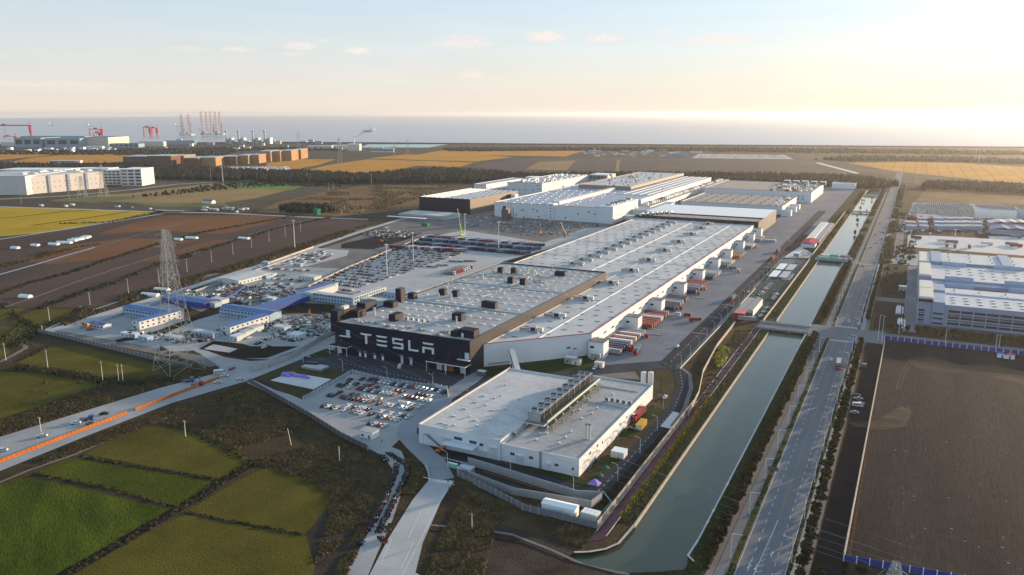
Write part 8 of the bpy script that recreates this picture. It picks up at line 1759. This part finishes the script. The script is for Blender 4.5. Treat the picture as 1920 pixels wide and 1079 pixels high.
far_w = np.vstack([region([(110, 600), (240, 552), (430, 500), (640, 435), (700, 420), (640, 445), (430, 512), (240, 566), (120, 612)], 3500), region([(0, 480), (0, 505), (130, 470), (200, 455), (100, 472)], 800), region([(480, 398), (600, 362), (690, 348), (850, 346), (790, 372), (690, 400), (560, 402)], 4000),
    region([(60, 700), (190, 722), (110, 750), (0, 790), (-100, 820), (-100, 700)], 10)])
tufts('weeds', 'rough weeds along the farm lane and on the waste ground', patchy(far_w, .7, .02, 2), .8, 2.4, .9, W_, 2, probs=pw_)
bank = np.vstack([np.column_stack([rs.uniform(-87.2, -81.2, 5500), rs.uniform(262, 900, 5500)]), np.column_stack([rs.uniform(-56.2, -50.3, 6500), rs.uniform(240, 900, 6500)]), np.column_stack([rs.uniform(-103, -88, 5000), rs.uniform(600, 1300, 5000)])])
bank = bank[~((bank[:, 1] > 562) & (bank[:, 1] < 600) & (bank[:, 0] < -49))]
tufts('bank_grass', 'tufty grass on the canal banks', bank, .15, .6, 1.1, [mat('bank_a', (.040, .050, .016)), mat('bank_b', (.075, .072, .025)), mat('bank_c', (.028, .032, .014))], 3, cat='grass')
sh_ = np.vstack([np.column_stack([rs.uniform(-53.5, -49.8, 3000), rs.uniform(246, 556, 3000)]), np.column_stack([rs.uniform(-53.2, -49.8, 2200), rs.uniform(604, 860, 2200)])])
tufts('shrubs', 'dark shrubs between the canal bank and the tree row', sh_, .5, 1.7, .8, LEAF, 4, cat='shrubs')
st_ = np.vstack([np.column_stack([np.where(rs.rand(2600) < .5, rs.uniform(-43.0, -41.4, 2600), rs.uniform(-25.1, -24.2, 2600)), rs.uniform(240, 860, 2600)])]); st_ = st_[~((st_[:, 1] > 553) & (st_[:, 1] < 612))]
tufts('shrubs', 'low clipped shrubs in the planted strips of the avenue', patchy(st_, .6, .2, 5), .35, .9, .8, [LEAF[0], LEAF[1], mat('bank_g', (.05, .085, .018))], 5, z=.2, cat='shrubs')
hed = []; hedl = []
for pts, n, w_ in (([(30, 690), (90, 698), (150, 706), (200, 716), (270, 720), (320, 712)], 900, 6), ([(40, 600), (75, 618), (25, 655)], 200, 5), ([(160, 577), (120, 600), (60, 620), (20, 650)], 350, 5), ([(60, 888), (190, 912), (327, 950)], 240, 1.6), ([(150, 856), (290, 880), (417, 901)], 210, 1.6), ([(350, 961), (470, 985), (573, 1003)], 190, 1.6), ([(470, 868), (420, 900), (385, 925), (330, 957), (230, 1015), (120, 1078)], 550, 3.4), ([(0, 480), (130, 512), (212, 484), (300, 457)][1:], 350, 6), ([(-20, 556), (60, 530), (130, 512)], 250, 6), ([(70, 580), (150, 550), (212, 530), (307, 492), (360, 480)], 600, 8), ([(300, 457), (380, 436), (460, 422), (560, 404)], 400, 8), ([(110, 420), (200, 417), (290, 400), (300, 398)], 300, 8), ([(345, 480), (430, 455), (520, 428), (620, 408)], 500, 8), ([(340, 800), (470, 868), (500, 872)], 400, 3), ([(0, 570), (45, 603), (0, 640)], 120, 5), ([(95, 648), (30, 681)], 120, 4)):
    P = G(pts)
    for _ in range(n):
        hed_t = hedl if w_ <= 4 else hed
        j = rnd.randrange(len(P)-1); t = rnd.random(); hed_t.append((P[j][0]+(P[j+1][0]-P[j][0])*t+rnd.gauss(0, w_/3), P[j][1]+(P[j+1][1]-P[j][1])*t+rnd.gauss(0, w_/3)))
tufts('dike_weeds', 'low dark weeds on the dikes between the rice fields', np.array(hedl), .25, .75, 1.3, [W_[1], LEAF[0], W_[0]], 16, cat='weeds')
tufts('hedge_scrub', 'dark scrub growing along ditches and field edges', np.array(hed), .5, 1.9, .9, [LEAF[0], LEAF[3], W_[1], LEAF[2]], 6, cat='scrub')
yb_ = region([(1338, 672), (1350, 650), (1368, 656), (1360, 678), (1345, 690)], 260)
tufts('yellow_shrubs', 'patch of bright yellow shrubs inside the wall', yb_, .8, 2.2, .7, LEAF_Y, 7, cat='shrubs')
by_ = region([(1290, 785), (1330, 700), (1380, 620), (1425, 615), (1380, 680), (1290, 790)], 900); tufts('weeds', 'rusty weeds between the upper wall and the purple path', patchy(by_, .6, .1, 8), .3, 1.1, .8, W_, 8, probs=[.3, .15, .15, .3, .1])
# ---- woods: many pointed crowns, read as one mass
def wood(label, pts, n, h0, h1, mats, seed, wr=.22):
    P = region(pts, n); r = np.random.RandomState(seed); n = len(P); h = r.uniform(h0, h1, n); V = []; F = []; M = []
    K = 5; a0 = r.uniform(0, 6.28, n); w_ = h*wr*r.uniform(.8, 1.3, n); VV = np.zeros((n, 2*K+1, 3))
    for k in range(K):
        a = a0+k*2*math.pi/K; VV[:, k, 0] = P[:, 0]+np.cos(a)*w_*.7*r.uniform(.7, 1.2, n); VV[:, k, 1] = P[:, 1]+np.sin(a)*w_*.7; VV[:, k, 2] = 0
        VV[:, K+k, 0] = P[:, 0]+np.cos(a)*w_*r.uniform(.7, 1.3, n); VV[:, K+k, 1] = P[:, 1]+np.sin(a)*w_*r.uniform(.7, 1.3, n); VV[:, K+k, 2] = h*r.uniform(.45, .7, n)
    VV[:, 2*K, 0] = P[:, 0]; VV[:, 2*K, 1] = P[:, 1]; VV[:, 2*K, 2] = h; b = np.arange(n)[:, None]*(2*K+1); Fs = []
    for k in range(K):
        k2 = (k+1) % K; Fs += [b+np.array([[k, k2, K+k2]]), b+np.array([[k, K+k2, K+k]]), b+np.array([[K+k, K+k2, 2*K]])]
    F = np.concatenate(Fs, 0); mi = r.randint(0, len(mats), n); M = np.tile(mi, 3*K)
    add(np_mesh('wood', VV.reshape(-1, 3), F, M, mats), 'wood', None, label, 'wood', kind='stuff')
WD = [mat('wood_a', (.028, .028, .022), var=.15, scale=.05), mat('wood_b', (.045, .040, .028), var=.15, scale=.05), mat('wood_c', (.022, .026, .018), var=.15, scale=.05), mat('wood_d', (.065, .052, .034), var=.15, scale=.05)]
wood('dark wood between the golden fields and the white warehouses', [(-80, 322), (-80, 310), (60, 311), (150, 312), (235, 311), (300, 316), (420, 321), (560, 326), (560, 338), (430, 340), (280, 336), (267, 322), (150, 318)], 3800, 8, 14, WD, 1)
wood('dark row of trees in the middle of the plain', [(480, 330), (560, 327), (680, 333), (780, 325), (830, 322), (960, 330), (1000, 336), (1000, 344), (850, 344), (640, 346), (480, 343)], 3000, 9, 17, WD, 2)
wood('long even wood behind the factory', [(950, 333), (1200, 331), (1440, 333), (1600, 337), (1690, 350), (1640, 355), (1560, 350), (1440, 346), (1200, 343), (950, 345)], 3600, 11, 17, WD, 3, .16)
wood('hazy wood at the right edge', [(1728, 354), (1740, 347), (1850, 350), (1960, 356), (2200, 372), (2200, 382), (1960, 366)], 1100, 9, 15, WD, 4)
wood('thin dark wood near the shore', [(830, 280), (1090, 279), (1300, 279), (1500, 281), (1700, 283), (1960, 287), (1960, 292), (1700, 289), (1500, 287), (1300, 284), (1090, 283), (960, 284), (840, 284)], 2600, 6, 12, WD, 5, .5)
wood('scattered trees before the shipyard', [(-60, 285), (200, 283), (450, 277), (640, 279), (640, 283), (450, 284), (420, 292), (240, 292), (0, 290)], 1300, 5, 10, WD, 6, .5)
wood('hazy tree strips beyond the golden field', [(1530, 300), (1600, 296), (1750, 297), (1960, 303), (1960, 310), (1750, 303), (1600, 303)], 700, 6, 12, WD, 7, .5)
wood('dark clump of evergreens beside the waste ground', [(523, 394), (545, 388), (610, 390), (630, 396), (600, 401), (540, 400)], 260, 6, 10, [WD[0], WD[2], LEAF[0]], 8, .3)
wood('tree belt on the farther avenue side', [(1600, 370), (1640, 356), (1660, 356), (1640, 375), (1610, 440), (1590, 440)], 10, 4, 8, WD, 9)
wood('scattered bushes along the far road verges', [(230, 372), (420, 345), (640, 345), (640, 352), (500, 350), (430, 356), (300, 368)], 260, 3, 6, WD+[LEAF[2]], 10, .5)
misc_ = np.vstack([np.column_stack([rs.uniform(-14, 10, 500), rs.uniform(860, 1350, 500)]), np.column_stack([rs.uniform(-16, 3, 260), rs.uniform(610, 870, 260)])])
tufts('shrubs', 'dark bushes dotted between the avenue and the grey works', patchy(misc_, .5, .05, 11), .8, 3.0, .8, [LEAF[0], LEAF[1], W_[1]], 11, cat='shrubs')
ave = np.vstack([np.column_stack([rs.uniform(-53.5, -48, 1600), rs.uniform(905, 1900, 1600)]), np.column_stack([rs.uniform(-23, -15, 1100), rs.uniform(880, 1900, 1100)]), np.column_stack([rs.uniform(-87, -82, 300), rs.uniform(905, 1700, 300)])])
tufts('shrubs', 'hazy bushes lining the far avenue and canal', patchy(ave, .75, .03, 9), 1.5, 4.0, .6, [LEAF[1], LEAF[3], WD[3]], 9, cat='shrubs')
# ---------------------------------------------------------------- haze
hm = bpy.data.materials.new('haze'); hm.use_nodes = True; t = hm.node_tree; t.nodes.clear()
o = N(t, 'ShaderNodeOutputMaterial'); v = N(t, 'ShaderNodeVolumePrincipled'); L(t, v, 0, o, 'Volume')
v.inputs['Color'].default_value = (1, .985, .965, 1); v.inputs['Density'].default_value = HAZE_DENSITY; v.inputs['Anisotropy'].default_value = .6
b = MB(); b.box(-36000, 16000, -4500, 39000, -5, 172, hm, bottom=True)
b.build('haze', label='thin pale haze over land and sea', cat='haze', kind='stuff')
